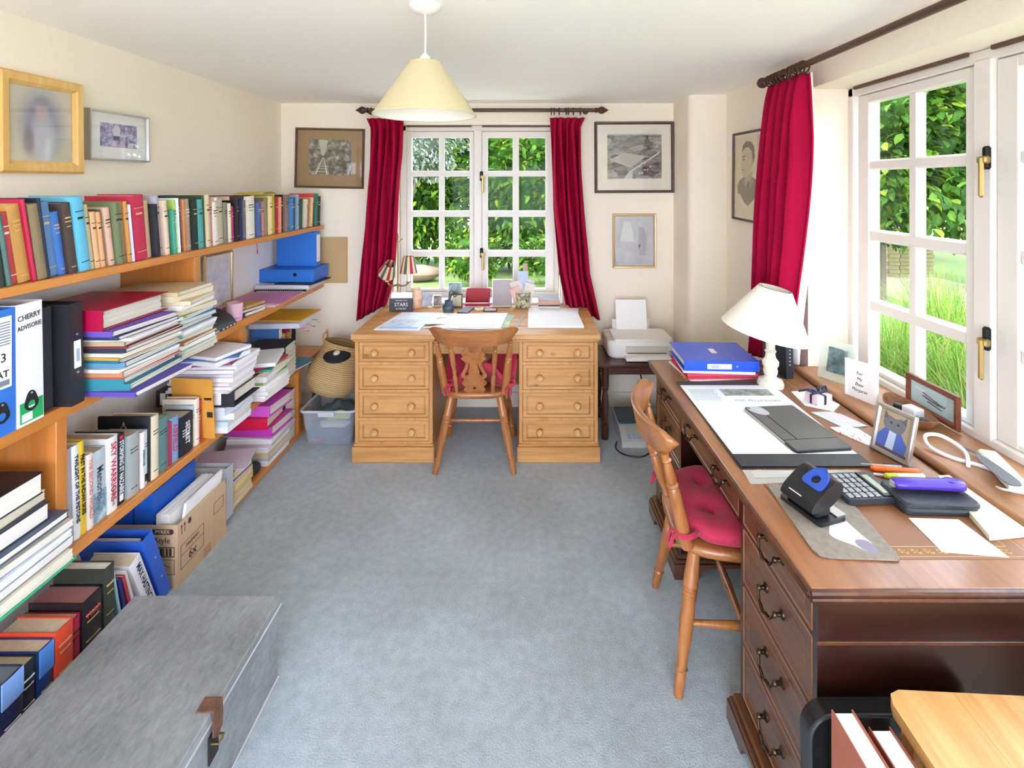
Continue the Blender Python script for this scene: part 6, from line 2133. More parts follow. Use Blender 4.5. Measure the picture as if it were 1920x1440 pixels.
stand_frame('photo_frame', 'tiny framed portrait beside the oval silver frame', -.628, 3.585, .062, .08, .008, m_silver, printmat('grey_portrait', [(.4, '#4a4248'), (.6, '#b9aeb0')], 20))
stand_frame('photo_frame', 'small clip framed landscape above the other behind ink pot', -.505, 3.60, .1, .165, .005, m_wplastic, printmat('lake_photo', [(.35, '#3a4f58'), (.5, '#7f97a0'), (.65, '#b9c7c4')], 16), lean=6)
stand_frame('photo_frame', 'small wooden framed picture in front of clip frame', -.488, 3.555, .088, .095, .009, m_frame_brown, printmat('pale_green_print', [(.4, '#b9b79c'), (.6, '#d8d3bc')], 14), lean=6)
pt = thing('stoneware_pot', 'blue brown stoneware pot holding scissors on pine desk', 'pot', (-.52, 3.41, DZ))
obj('body', MB().lathe([(.026, 0), (.036, .006), (.041, .03), (.041, .045), (.034, .058), (.027, .064), (.027, .082), (.024, .082), (.024, .05), (.001, .05)], 24, cap=False), mat('blue_stoneware', '#46586a', .3, var=(14, .3, (.3, .3, 2))), pt)
obj('foot', MB().lathe([(.0005, .0004), (.03, .0004), (.037, .008), (.0385, .012)], 24, cap=False), mat('brown_stoneware', '#8a6a4a', .5), pt)
sc = thing('scissors', 'black handled scissors standing in the stoneware pot', 'scissors', (-.51, 3.41, DZ + .055), (0, R(16), R(10)))
for s in (-1, 1):
    obj('finger_loop', MB().tube([(s * .014 + .012 * math.cos(a), 0, .075 + .019 * math.sin(a)) for a in [k * .524 for k in range(12)]], .0028, 6, closed=True), m_blk, sc)
    obj('blade', MB().box(s * .003 - .002, s * .003 + .002, -.001, .001, -.01, .058), m_rivet, sc)
m_redp = mat('red_leather', '#a81a2c', .45)
rk = thing('letter_rack', 'red letter rack with white front on pine desk', 'letter rack', (-.34, 3.56, DZ))
obj('back', MB().prism([(-.082, 0), (.082, 0), (.092, .128), (-.078, .128)], .006, plane='XZ', off=.03), m_redp, rk)
obj('front', MB().box(-.083, .083, -.03, -.025, .0, .042, .001), m_redp, rk)
obj('front_trim', MB().box(-.084, .084, -.031, -.0302, .034, .04), m_wplastic, rk)
obj('base', MB().box(-.082, .082, -.025, .03, 0, .006), m_redp, rk)
for s in (-1, 1):
    obj('side', MB().prism([(-.025, .006), (.03, .006), (.03, .1), (-.025, .042)], .004, plane='YZ', off=s * .08 - .002), m_redp, rk)
obj('lace_trim', MB().box(-.083, .083, -.033, -.0312, .0, .014), mat('white_lace', '#d9d3d8', .8, var=(120, .2)), rk)
stand_frame('photo_frame', 'silver framed blurred photograph in the middle of pine desk', -.168, 3.585, .142, .19, .006, m_silver, printmat('grey_mauve_blur', [(.3, '#a29a9c'), (.7, '#b7aaae')], 3, detail=1), lean=7)
pp = thing('leopard_pot', 'leopard spotted pot stuffed with cards on pine desk', 'pot', (-.02, 3.57, DZ))
obj('body', MB().lathe([(.048, 0), (.052, .004), (.056, .105), (.053, .105), (.049, .02), (.001, .02)], 28, cap=False), printmat('leopard_glaze', [(.0, '#2b2b28'), (.30, '#34342e'), (.36, '#b3ac8e'), (.42, '#3c3a32'), (.5, '#c6c0a4')], 34, detail=1), pp)
for i, (x, y, rz, ry, w, h, col, lab) in enumerate([(-.005, .02, 0, 3, .075, .225, '#b9c4dc', 'pale blue postcard standing in the leopard pot'), (-.02, .0, 10, -24, .085, .16, '#d9cdc8', 'mottled photo card in leopard pot'), (.014, -.012, -8, 30, .07, .15, '#d8d2c4', 'cream ticket card in leopard pot'),
                                                  (-.01, -.024, 4, -50, .07, .13, '#dcb0a8', 'pink card in leopard pot'), (.02, .025, 0, -2, .035, .28, '#b79a88', 'tall brown card at back of leopard pot'), (.026, .0, 0, 18, .06, .17, '#c6c9d2', 'grey card at right in leopard pot')]):
    o = tag(obj('card', MB().box(-w / 2, w / 2, -.0006, .0006, 0, h), mat('card_' + col, col, .6, var=(22, .15)), None, (-.02 + x, 3.57 + y, DZ + .022), (R(-4), R(ry * .5), R(rz))), lab, 'card', 'cards in the leopard pot')
for i, (lab, t, col, w) in enumerate([('white tray under small books at right of pine desk', .016, '#e2e2e4', .16), ('dark slim book in small stack on pine desk', .01, '#3f3a3c', .15), ('tan small book in stack on pine desk', .03, '#c79a7c', .15), ('grey small book on top of stack on pine desk', .02, '#a9adb4', .14)]):
    o = folder(lab, .16 + .006 * math.sin(i * 3), 3.56, DZ + [0, .0165, .027, .0575][i], w, .09, t - .0005, col, R((i % 3 - 1) * 4), 'tray' if i == 0 else 'book', bare=(i == 0), name='tray' if i == 0 else 'small_book')
m_sheet = mat('bright_paper', '#f3f2f1', .8)
for i, (cs, th, m_, lab) in enumerate([
    ([(-.90, 3.0), (-.63, 2.985), (-.585, 3.38), (-.83, 3.4)], .006, mat('pale_blue_magazine', '#dfe6f0', .5, var=(14, .06)), 'open pale magazine at left of pine desk'),
    ([(-.625, 3.1), (-.49, 3.1), (-.455, 3.36), (-.59, 3.37)], .003, m_sheet, 'white booklet with small drawing on pine desk'),
    ([(-.62, 3.04), (-.3, 3.0), (-.15, 3.02), (-.12, 3.38), (-.46, 3.36), (-.5, 3.1)], .0025, m_sheet, 'wide spread of white sheets in front of chair'),
    ([(-.15, 3.05), (-.105, 3.04), (-.075, 3.34), (-.12, 3.35)], .002, mat('green_print_paper', '#a9b8a0', .6, var=(30, .2)), 'colour printed leaflet under white sheets'),
    ([(-.07, 3.02), (-.055, 3.02), (-.005, 3.36), (-.02, 3.36)], .002, clearmat('clear_ruler', '#dcdcdc', .5), 'clear ruler lying on pine desk'),
    ([(.012, 3.045), (.35, 3.045), (.345, 3.35), (.016, 3.36)], .012, m_sheet, 'lower page of white pad at right of pine desk'),
    ([(.016, 3.363), (.345, 3.353), (.365, 3.52), (.02, 3.52)], .005, m_sheet, 'upper page of white pad at right of pine desk')]):
    z = DZ + [0, .0032, 0, .0, 0, 0, 0][i]
    if i == 1: z = DZ + .0065
    o = slab('desk_paper' if i != 4 else 'ruler', lab, 'paper' if i != 4 else 'ruler', cs, z + (.003 if i == 2 else 0) , th, m_)
    if i == 0:
        obj('photo_print', MB().box(-.1, .06, -.14, .02, .006, .0072), printmat('beach_print', [(.3, '#8fb0d4'), (.5, '#d3dbe6'), (.7, '#c3b6a8')], 14), o, rot=(0, 0, R(-6)))
        obj('blue_strip', MB().box(-.13, .1, -.18, -.145, .006, .0068), mat('blue_print', '#9cc0e6', .5), o, rot=(0, 0, R(-3)))
    if i == 1:
        obj('drawing', MB().box(-.025, .03, -.02, .03, .003, .0034), printmat('plant_print', [(.42, '#8f9a78'), (.55, '#eceae4')], 40), o)
    if i == 2:
        obj('top_sheet', MB().box(-.04, .17, -.12, .14, .0025, .0034), m_paper, o)
    if i == 3:
        obj('print_block', MB().box(-.018, .012, -.1, -.02, .002, .0026), mat('lime_print', '#b9d06a', .5), o)
tag(obj('mobile_phone', MB().box(-.038, .038, -.075, .075, 0, .009, .003), mat('slate_phone', '#5a6270', .3), None, (-.41, 3.46, DZ), (0, 0, R(-12))), 'slate grey mobile phone lying on pine desk', 'phone')
ph = [q for q in COL.objects if q.get('label', '').startswith('slate grey mobile')][0]
obj('screen', MB().box(-.034, .034, -.07, .07, .009, .0094), mat('pale_screen', '#9aa6b4', .15), ph)
tag(obj('tape_roll', MB().lathe([(.028, 0), (.033, .002), (.033, .014), (.028, .016), (.018, .016), (.018, .0)], 24, cap=False), mat('cream_tape', '#e6dcb4', .5), None, (-.322, 3.48, DZ)), 'cream roll of tape on the pine desk', 'tape')
tag(obj('card_wallet', MB().box(-.048, .048, -.04, .04, 0, .006, .002), mat('dark_wallet', '#4a3f46', .5), None, (-.243, 3.47, DZ)), 'dark card wallet on the pine desk', 'wallet')
wl = [q for q in COL.objects if q.get('label', '').startswith('dark card wallet')][0]
obj('window_card', MB().box(-.038, .038, -.03, .03, .006, .0066), mat('pale_pink_card2', '#cdbcc6', .5), wl)
# ------------------------------------------------------------ on the mahogany desk
MZ = .7422
pile('stack under blue binder', 'folders under the blue binder', MZ, [('#e6e4e4', 'loose white papers', .008, {'bare': True, 'r': 6}), ('#c4324e', 'red card folder', .01), ('#d8425a', 'coral red folder', .012), ('#e9e8ea', 'white papers', .012, {'bare': True, 'r': -4})], .86, 2.345, .31, .245, 21, .006, .004, 3)
o = lever_file('royal blue ring binder with clear spine pocket on desk corner', 0, 0, 0, .044, .325, .27, '#2456d8', pull=False, papers=.7, rough=.25, name='ring_binder', cat='binder')
o.rotation_euler = (Matrix.Rotation(R(-2), 3, 'Z') @ Matrix(((0, 0, 1), (-1, 0, 0), (0, -1, 0)))).to_euler()
o.location = (.695, 2.222, MZ + .0425 + .044)
lb = obj('spine_pocket', MB().box(.0, .0012, .012, .034, .1, .205), m_paper, o)
obj('pocket_print', MB().box(.0012, .0016, .017, .029, .115, .15), mat('ink_#9fb4d8', '#9fb4d8', .7), lb)
obj('rivet', MB().lathe([(.0035, .0), (.003, .0025), (.001, .003)], 10, (0, .022, .228), axis='X'), m_rivet, o)
obj('cover_label', MB().box(-.17, -.11, -.001, .0, .155, .18), m_paper, o)

# alabaster lamp with a knocked shade
m_alab = mat('alabaster', '#e9e2cf', .25, var=(9, .1))
lamp = thing('table_lamp', 'alabaster table lamp with tilted cream shade on desk', 'lamp', (1.045, 2.165, MZ))
obj('base', MB().lathe([(.052, 0), (.054, .012), (.048, .028), (.028, .036), (.022, .044)], 28), m_alab, lamp)
obj('column', MB().lathe([(.022, .042), (.026, .05), (.03, .066), (.026, .08), (.033, .09), (.034, .105), (.022, .122), (.019, .14), (.024, .15), (.018, .158), (.019, .19), (.022, .2), (.016, .208), (.02, .222), (.022, .24), (.018, .25), (.012, .254)], 24), m_alab, lamp)
obj('lamp_holder', MB().lathe([(.012, .254), (.013, .262), (.014, .3), (.01, .305)], 16), m_brs, lamp)
sh = obj('lamp_shade', cone(.178, -.105, .066, .085, .002, 56), mat('cream_fabric_shade', '#f4eede', .8), lamp, (0, 0, .335), (R(4), R(12), 0))
obj('shade_ring', MB().tube([(.066 * math.cos(a), .066 * math.sin(a), .085) for a in [2 * math.pi * k / 40 for k in range(40)]], .0015, 6, closed=True), m_brs, sh)
mb = MB()
for k in range(3):
    a = 2.094 * k
    mb.tube([(.012 * math.cos(a), .012 * math.sin(a), -.03), (.066 * math.cos(a), .066 * math.sin(a), .084)], .0015, 6)
obj('shade_carrier', mb, m_brs, sh)
ru = thing('router', 'black upright internet router beside the table lamp', 'router', (1.158, 2.335, MZ), (0, 0, R(6)))
prof = [(-.1, 0), (.1, 0), (.1, .19), (.085, .2), (-.06, .2), (-.1, .175)]
obj('case', MB().prism([(-.095, 0), (.08, 0), (.09, .02), (.085, .19), (.07, .2), (-.07, .2), (-.09, .18)], .034, plane='YZ', off=-.017), mat('graphite_plastic', '#2b2e33', .35), ru)
obj('foot', MB().box(-.024, .024, -.09, .08, 0, .008, .003), m_blk, ru)
for k in range(6):
    obj('indicator', MB().box(-.003, .003, -.0968 + .0, -.094, .06 + k * .016, .064 + k * .016), mat('pale_led', '#b9c3cc', .4), ru)

# blotter with papers and tablet
m_blot = mat('black_leatherette', '#2b2c31', .45, bump=(150, .1))
bl = slab('desk_blotter', 'black desk blotter with white pad on the mahogany desk', 'blotter', [(.648, 1.528), (1.05, 1.545), (1.058, 2.195), (.66, 2.188)], MZ, .004, m_blot)
obj('pad', MB().box(-.198, .196, -.285, .32, .004, .0062), mat('blotting_paper', '#e9e8e4', .9), bl)
for a, b_ in ((-.331, -.262), (.292, .329)):
    obj('end_strip', MB().box(-.203, .2, a, b_, .0061, .0085, .001), m_blot, bl)
nw = slab('newsletter', 'printed newsletter at the far end of the blotter', 'newsletter', [(.675, 1.99), (.985, 1.955), (1.045, 2.13), (.672, 2.145)], MZ + .0064, .0012, mat('newsprint_white', '#eef0f2', .7))
text('headline', 'NEWSLETTER 2024', .021, mat('ink_#8a93a0', '#8a93a0', .7), nw, (.07, -.055, .0014), (0, 0, R(178)), 1)
obj('photo_print', MB().box(-.04, .16, -.01, .055, .0012, .0016), printmat('landscape_print', [(.35, '#5d6a58'), (.5, '#9aa08f'), (.65, '#c3c2c9')], 22), nw)
for k in range(9):
    obj('print_line', MB().box(-.17, -.07 + .004 * (k % 3), -.05 + k * .012, -.046 + k * .012, .0012, .0015), mat('ink_#a9b0bb', '#a9b0bb', .7), nw)
tb = thing('tablet_case', 'worn grey tablet in folding case on the blotter', 'tablet', (.938, 1.772, MZ + .0066), (0, 0, R(5.5)))
m_tab = mat('worn_grey_case', '#5b5853', .55, var=(6, .2))
obj('back', MB().prism(rrect(-.098, .098, -.158, .158, .012), .006), m_blk, tb)
for a, b_ in ((-.096, -.052), (-.048, .096)):
    obj('cover_panel', MB().prism(rrect(a, b_, -.09, .156, .005), .0045, off=.0062), m_tab, tb)
obj('cover_panel', MB().prism(rrect(-.096, .096, -.156, -.094, .005), .0045, off=.0062), m_tab, tb)
obj('worn_patch', MB().prism(smooth_closed([(-.09, .15), (-.04, .152), (-.03, .1), (-.055, .085), (-.085, .11)], 3), .0006, off=.0105), mat('bare_silver_patch', '#b5b4b6', .5, var=(20, .15)), tb)
obj('edge_wear', MB().box(-.0985, -.097, -.1, .15, .001, .007), mat('bare_silver_patch', '#b5b4b6', .5, var=(20, .15)), tb)
obj('camera_lens', MB().lathe([(.005, .0106), (.005, .012)], 12, (-.085, .144, 0)), m_blk, tb)

m_acr = clearmat('clear_acrylic', '#d9d8d2', .4)
slab('acrylic_sheet', 'clear acrylic rule sheet lying before the blotter', 'ruler', [(.644, 1.452), (.99, 1.47), (1.0, 1.522), (.65, 1.52)], MZ, .003, m_acr)
slab('acrylic_sheet', 'narrow clear plastic strip beside the blotter edge', 'ruler', [(.668, 1.478), (.985, 1.484), (.985, 1.51), (.67, 1.514)], MZ + .0035, .0015, m_acr)
# cork table mat
tm = slab('table_mat', 'taupe table mat with rounded corner on desk front', 'mat', [(.688, 1.445), (.672, 1.19), (.678, 1.172), (.7, 1.163), (.85, 1.155), (.858, 1.163), (.876, 1.345), (.87, 1.44)], MZ, .004, mat('taupe_cork', '#8f8478', .8, var=(60, .18), bump=(200, .2)))
obj('mat_picture', MB().prism(smooth_closed([(-.02, -.0), (.03, .06), (.045, -.02), (.05, -.06), (.03, -.085), (.005, -.06), (-.03, -.03)], 3), .0004, off=.004), mat('white_mauve_print', '#d8d4da', .6), tm)
obj('mat_picture', MB().prism(smooth_closed([(.02, -.04), (.045, -.045), (.05, -.075), (.03, -.088), (.012, -.06)], 3), .0004, off=.0044), mat('mauve_print', '#8d8496', .6), tm)
# hole punch
hp = thing('hole_punch', 'black hole punch with blue thumb ring on table mat', 'hole punch', (.752, 1.335, MZ + .0042), (0, 0, R(-72)))
m_pn = mat('satin_black', '#1b1c1f', .3)
obj('base', MB().prism(rrect(-.065, .065, -.042, .046, .008), .01), m_pn, hp)
obj('base_plate', MB().prism(rrect(-.06, .06, .02, .05, .004), .003, off=.0102), m_rivet, hp)
obj('block', MB().box(-.05, .05, -.036, .012, .0105, .036, .005), m_pn, hp)
body = [(-.05, .026), (-.042, .05), (.01, .085), (.035, .092), (.048, .085), (.05, .066), (.03, .045), (.0, .03)]
obj('lever', MB().prism(smooth_closed(body, 3), .1, plane='YZ', off=-.05), m_pn, hp)
rg = smooth_closed([(-.028, -.03), (0, -.034), (.028, -.03), (.024, .008), (.0, .03), (-.024, .008)], 4)
me = curve_mesh(rg, [[(.013 * math.cos(a), -.01 + .013 * math.sin(a)) for a in [k * .449 for k in range(14)]]], .0035)
me.materials.clear()
me.materials.append(mat('punch_blue', '#2a50b0', .35))
put(bpy.data.objects.new('thumb_ring', me), hp, (.012, .012, .0885), (R(33), 0, 0))
obj('brand_mark', MB().box(-.03, .01, -.0445, -.043, .045, .049), m_whiteink, hp)
# calculator
ca = thing('calculator', 'black desk calculator with grey keys beside hole punch', 'calculator', (.93, 1.415, MZ + .0042), (0, 0, R(4)))
def wedge(x0, x1, y0, y1, z0, z1, z2):
    return MB().add([(x0, y0, 0), (x1, y0, 0), (x1, y1, 0), (x0, y1, 0), (x0, y0, z0), (x1, y0, z1), (x1, y1, z1), (x0, y1, z0)], [(3, 2, 1, 0), (4, 5, 6, 7), (0, 1, 5, 4), (1, 2, 6, 5), (2, 3, 7, 6), (3, 0, 4, 7)])
obj('case', MB().prism(rrect(-.075, .075, -.062, .062, .01), .016), mat('charcoal_plastic', '#303338', .35), ca)
obj('display_frame', MB().box(.03, .072, -.055, .055, .016, .0195, .001), mat('dark_bezel', '#1d1f22', .3), ca)
obj('display', MB().box(.036, .054, -.045, .04, .0195, .0202), mat('lcd_green', '#a9ad98', .2), ca)
for r_ in range(5):
    for c in range(5):
        col = '#d9785a' if (r_ == 0 and c == 4) else '#9a9a9c'
        obj('key', MB().box(-.068 + r_ * .019, -.054 + r_ * .019, -.055 + c * .022, -.038 + c * .022, .016, .0205, .0015), mat('key_' + col, col, .5), ca)
# purse, box cutter, pens
pu = thing('leather_purse', 'black zipped leather purse beside the calculator', 'purse', (1.085, 1.365, MZ), (0, 0, R(-2)))
m_pur = mat('black_purse_leather', '#2a2c31', .45, bump=(120, .15))
for k, (z0, z1) in enumerate(((0, .015), (.017, .032))):
    mb = MB()
    vs = []
    ring0 = rrect(-.1, .1, -.055, .055, .02)
    for sc, z in ((.96, z0), (1.0, z0 + .004), (1.0, z1 - .004), (.95, z1)):
        vs += [(x * sc, y * sc, z) for x, y in ring0]
    n = len(ring0)
    fs = [(i * n + k2, i * n + (k2 + 1) % n, (i + 1) * n + (k2 + 1) % n, (i + 1) * n + k2) for i in range(3) for k2 in range(n)]
    fs += [tuple(range(n - 1, -1, -1)), tuple(3 * n + k2 for k2 in range(n))]
    obj('side', mb.add(vs, fs), m_pur, pu)
obj('zip', MB().prism(rrect(-.097, .097, -.052, .052, .02), .003, off=.0145), mat('zip_grey', '#55585f', .4, metal=.4), pu)
cu = thing('box_cutter', 'purple plastic cutter lying on the black purse', 'cutter', (1.09, 1.372, MZ + .0325), (0, 0, R(-4)))
pts = [(-.09, .0, .014), (-.085, 0, .0155), (-.03, 0, .016), (.03, 0, .0165), (.065, 0, .0175), (.085, 0, .0165), (.094, 0, .014)]
m_purp = mat('purple_plastic', '#4a2fa0', .35)
mb = MB().tube(pts, [.012, .0155, .016, .0165, .0185, .016, .006], 14)
for i, p in enumerate(mb.v):
    mb.v[i] = Vector((p.x, p.y * 1.15, max(0.0005, .014 + (p.z - .014) * .85)))
obj('body', mb, m_purp, cu, smooth=60)
obj('slider', MB().lathe([(.015, .0285), (.013, .0305), (.0005, .031)], 18, (.055, 0, 0)), mat('deep_violet', '#38238a', .35), cu)
obj('tip', MB().box(-.097, -.086, -.008, .008, .006, .022, .002), m_rivet, cu)
def pen(name, label, p0, p1, r_, col, cap):
    t = thing(name, label, 'pen', p0)
    d = Vector(p1) - Vector(p0)
    obj('barrel', MB().turned((0, 0, 0), d * .68, [(0, r_ * .7), (.03, r_), (.97, r_), (1, r_ * .98)], 12), mat('pen_' + col, col, .35), t)
    obj('cap', MB().turned(d * .685, d, [(0, r_ * 1.06), (.85, r_ * 1.0), (.92, r_ * .7), (1, r_ * .5)], 12), mat('pen_' + cap, cap, .35), t)
pen('highlighter_pen', 'orange highlighter pen before the photo frame', (1.165, 1.50, MZ + .009), (1.035, 1.522, MZ + .009), .0085, '#f07a3a', '#f06a28')
pen('highlighter_pen', 'yellow highlighter pen behind the purple cutter', (1.16, 1.475, MZ + .009), (1.045, 1.478, MZ + .009), .0085, '#e9e4c0', '#c9cf2f')
pen('ballpoint_pen', 'clear ballpoint pen above the orange highlighter', (1.02, 1.545, MZ + .005), (1.15, 1.532, MZ + .005), .004, '#cfd4dc', '#b9c0cc')
pen('ballpoint_pen', 'dark ballpoint pen beside the photo frame foot', (1.09, 1.549, MZ + .005), (1.175, 1.52, MZ + .005), .004, '#2a2a2e', '#2a2a2e')
pen('ballpoint_pen', 'pink white ballpoint pen under the highlighters', (1.025, 1.495, MZ + .005), (1.14, 1.462, MZ + .005), .004, '#dcd0d6', '#c04a7a')
slab('cream_board', 'cream marble edged board along back of desk', 'board', [(1.118, 1.222), (1.228, 1.235), (1.232, 1.475), (1.197, 1.472)], MZ, .014, mat('cream_marble', '#e6dcc0', .35, var=(7, .08)))
ev = slab('white_envelope', 'plain white envelope lying at front of desk', 'envelope', [(.985, 1.304), (1.108, 1.298), (1.112, 1.166), (.972, 1.184)], MZ, .0015, m_sheet)

# gift, notelets, coaster
gp = slab('gift_paper', 'white tissue paper under small wrapped gift', 'paper', [(1.1, 2.1), (1.19, 2.12), (1.225, 1.975), (1.165, 1.918), (1.085, 1.97)], MZ, .002, m_sheet)
gf = thing('wrapped_gift', 'small pink and white gift tied with navy ribbon', 'gift', (1.155, 2.0, MZ + .0024), (0, 0, R(20)))
obj('box', MB().box(-.04, .04, -.03, .03, 0, .034, .003), mat('pink_white_wrap', '#e6cfd4', .6, var=(16, .15)), gf)
m_rib = mat('navy_ribbon', '#262a4a', .5)
obj('ribbon', MB().box(-.006, .006, -.0308, .0308, -.0002, .0346).box(-.0408, .0408, -.005, .005, -.0002, .0346), m_rib, gf)
for s in (-1, 1):
    obj('bow_loop', MB().tube([(0, 0, .036), (s * .025, .012, .05), (s * .045, .006, .052), (s * .035, -.008, .042), (0, 0, .036)], [.003, .005, .006, .005, .003], 6), m_rib, gf)
    obj('ribbon_tail', MB().tube([(0, 0, .036), (s * .03, .03, .04), (s * .05, .05, .03)], [.003, .005, .004], 6), m_rib, gf)
slab('notelet', 'pale blue notelet beneath the pink one', 'note', [(1.075, 1.91), (1.16, 1.915), (1.215, 1.80), (1.12, 1.79)], MZ, .002, mat('pale_blue_note', '#c3d6da', .6))
slab('notelet', 'pale pink notelet on top of the blue notelet', 'note', [(1.105, 1.905), (1.175, 1.895), (1.205, 1.82), (1.128, 1.822)], MZ + .0023, .001, mat('pale_pink_note', '#ecc6cc', .6))
cs_ = slab('coaster', 'white floral coaster with rounded corners', 'coaster', [(1.073, 1.788), (1.15, 1.79), (1.165, 1.775), (1.175, 1.69), (1.165, 1.672), (1.125, 1.668), (1.075, 1.765)], MZ, .004, printmat('floral_print', [(.38, '#c98a96'), (.45, '#efebe8'), (.6, '#f1eeea'), (.66, '#b9a9b4')], 60, detail=2))
# photo frame with grey animal
df = thing('photo_frame', 'silver framed photograph of grey animal standing on desk', 'photo frame', (1.150, 1.598, MZ), (R(-14), 0, R(-73)))
n0 = frame_mb(.125, .15, .014, .014)
n0.tf(Matrix.Translation((0, 0, .075)))
obj('frame', n0, m_silver, df, smooth=20)
pr_ = obj('print', MB().box(-.052, .052, -.006, -.002, .01, .14), mat('tan_photo_ground', '#a8987c', .4, var=(20, .15)), df)
def fl(nm, pts, col, lv):
    obj(nm, MB().prism(pts, -.0003, plane='XZ', off=-.006 - lv * .0003), mat('ink_' + col, col, .6), pr_, smooth=0)
fl('print_shirt', [(-.05, .012), (.04, .012), (.045, .05), (.02, .085), (-.025, .085), (-.048, .055)], '#4a66b4', 0)
fl('print_light', [(-.02, .015), (.005, .015), (.01, .075), (-.012, .08)], '#b9cbe6', 1)
fl('print_head', smooth_closed([(-.03, .085), (-.035, .108), (-.02, .122), (.0, .118), (.022, .124), (.034, .105), (.025, .082), (.0, .076)], 3), '#6f7076', 1)
for s in (-1, 1):
    fl('print_ear', [(s * .02, .116), (s * .034, .135), (s * .036, .108)], '#5a5b62', 2)
    fl('print_eye', [(s * .008, .1), (s * .014, .1), (s * .014, .106), (s * .008, .106)], '#26262a', 3)
fl('print_floor', [(-.05, .012), (.05, .012), (.05, .022), (-.05, .024)], '#5b4a58', 2)
obj('back_board', MB().box(-.058, .058, 0, .003, .004, .146), m_blk, df)
obj('strut', MB().prism([(.003, .1), (.05, .0135), (.003, .03)], .012, plane='YZ', off=-.006), m_blk, df)

# ------------------------------------------------------------ on the sill of the wide window
WZ = .7625
gfm = thing('acrylic_photo_frame', 'clear glass frame with landscape photo on the sill', 'photo frame', (1.315, 2.155, WZ), (R(-12), 0, R(-62)))
m_gl = clearmat('greenish_glass', '#d3e6dc', .35)
obj('glass', MB().box(-.075, .075, -.004, .004, 0, .17, .001), m_gl, gfm)
obj('glass_foot', MB().box(-.075, .075, .004, .06, 0, .005, .001), m_gl, gfm)
obj('print', MB().box(-.04, .04, -.0052, -.0042, .035, .14), printmat('sea_landscape', [(.35, '#33454a'), (.5, '#5f777a'), (.65, '#8fa3a6')], 18), gfm)
wc = thing('greeting_card', 'thick white folded card with black writing on sill', 'card', (1.315, 1.985, WZ), (0, 0, R(-70)))
obj('front', MB().box(-.06, .06, -.012, -.010, 0, .145), m_sheet, wc, rot=(0, 0, 0))
obj('back', MB().box(-.06, .06, -.0005, .0, 0, .145), m_sheet, wc, rot=(0, 0, R(14)))
obj('inner_pages', MB().box(-.056, .062, -.0095, -.001, .001, .143), m_paper, wc)
for k, tx in enumerate(['For', 'My', 'Dear', 'Margaret']):
    text('handwriting', tx, .017, m_darkink, wc, (.0, -.0124, .1 - k * .022), (R(90), 0, 0), 1, shear=.25)
bw = thing('wooden_bowl', 'long wooden boat shaped bowl on the sill', 'bowl', (1.372, 1.815, WZ), (0, 0, R(-8)))
def bowl(u, v):
    a = 2 * math.pi * u
    k = [.45, .75, .95, 1.0, .97, .9, .6, .05][int(v * 7 + .5)]
    z = [.0, .006, .022, .034, .034, .024, .009, .006][int(v * 7 + .5)]
    e = abs(math.sin(a))
    return (.06 * k * math.cos(a), .128 * k * math.sin(a), z + (.012 * e ** 4 if .2 < v < .7 else 0))
obj('bowl', MB().grid(bowl, 36, 7, cu=True), wood('bowl_wood', '#9a6a45', '#7a4f32', 'Y', 1.0, .35, False), bw, smooth=60)
tag(obj('small_box', MB().box(-.022, .022, -.026, .026, 0, .036, .004), mat('translucent_white', '#d8d9dc', .4), None, (1.375, 1.80, WZ + .0135), (0, 0, R(12))), 'small white plastic box in the wooden bowl', 'box')
for i, (x, y, col, lab) in enumerate([(1.37, 1.75, '#1f2126', 'black plug resting in near end of wooden bowl'), (1.38, 1.87, '#34363c', 'dark charger resting in far end of wooden bowl'), (1.352, 1.775, '#3f4650', 'grey clip in the wooden bowl')]):
    tag(obj('small_gadget', MB().box(-.014, .014, -.018, .018, 0, .016, .004), mat('gadget_' + col, col, .4), None, (x, y, WZ + .0135), (0, 0, R(25 * i))), lab, 'gadget')
def seaplane(p, x0, x1, z0, z1, y):
    w, h = x1 - x0, z1 - z0
    X = lambda a: x0 + a * w
    Z = lambda a: z0 + a * h
    def poly(nm, pts, col, lv):
        flat(p, nm, [(X(a), Z(b)) for a, b in pts], y - lv * .0002, col)
    poly('print_cloud', [(.08, .75), (.35, .7), (.42, .8), (.2, .86)], '#d9e0de', 0)
    poly('print_fuselage', [(.3, .5), (.45, .42), (.75, .34), (.93, .4), (.9, .48), (.6, .5), (.4, .56)], '#6f6f68', 1)
    poly('print_wing', [(.32, .66), (.9, .42), (.92, .45), (.36, .7)], '#4d4a42', 2)
    poly('print_float', [(.45, .3), (.85, .2), (.9, .24), (.5, .36)], '#5f5c52', 2)
    poly('print_tail', [(.9, .4), (.97, .52), (.95, .38)], '#4d4a42', 2)
picture('framed_picture', 'brown framed seaplane picture leaning on the window', .235, .118, .02, .014, wood('red_brown_frame', '#7d4530', '#653322', 'X', 1, .35, False), (.004, .03, .004, .004), mat('pale_aqua', '#b9ced0', .7),
        mat('pale_aqua', '#b9ced0', .7), (1.463, 1.82, .828), R(-90), 0, extra=seaplane)
m_cab = mat('white_cable', '#ecebe9', .4)
tag(obj('charging_cable', MB().tube(spl([(1.31, 1.50, WZ + .006), (1.35, 1.56, WZ + .02), (1.33, 1.62, WZ + .035), (1.29, 1.635, WZ + .03), (1.275, 1.60, WZ + .012), (1.30, 1.55, WZ + .005), (1.35, 1.50, WZ + .005), (1.40, 1.42, WZ + .006), (1.44, 1.35, WZ + .006)]), .0055, 8), m_cab), 'thick white looped cable on the sill', 'cable')
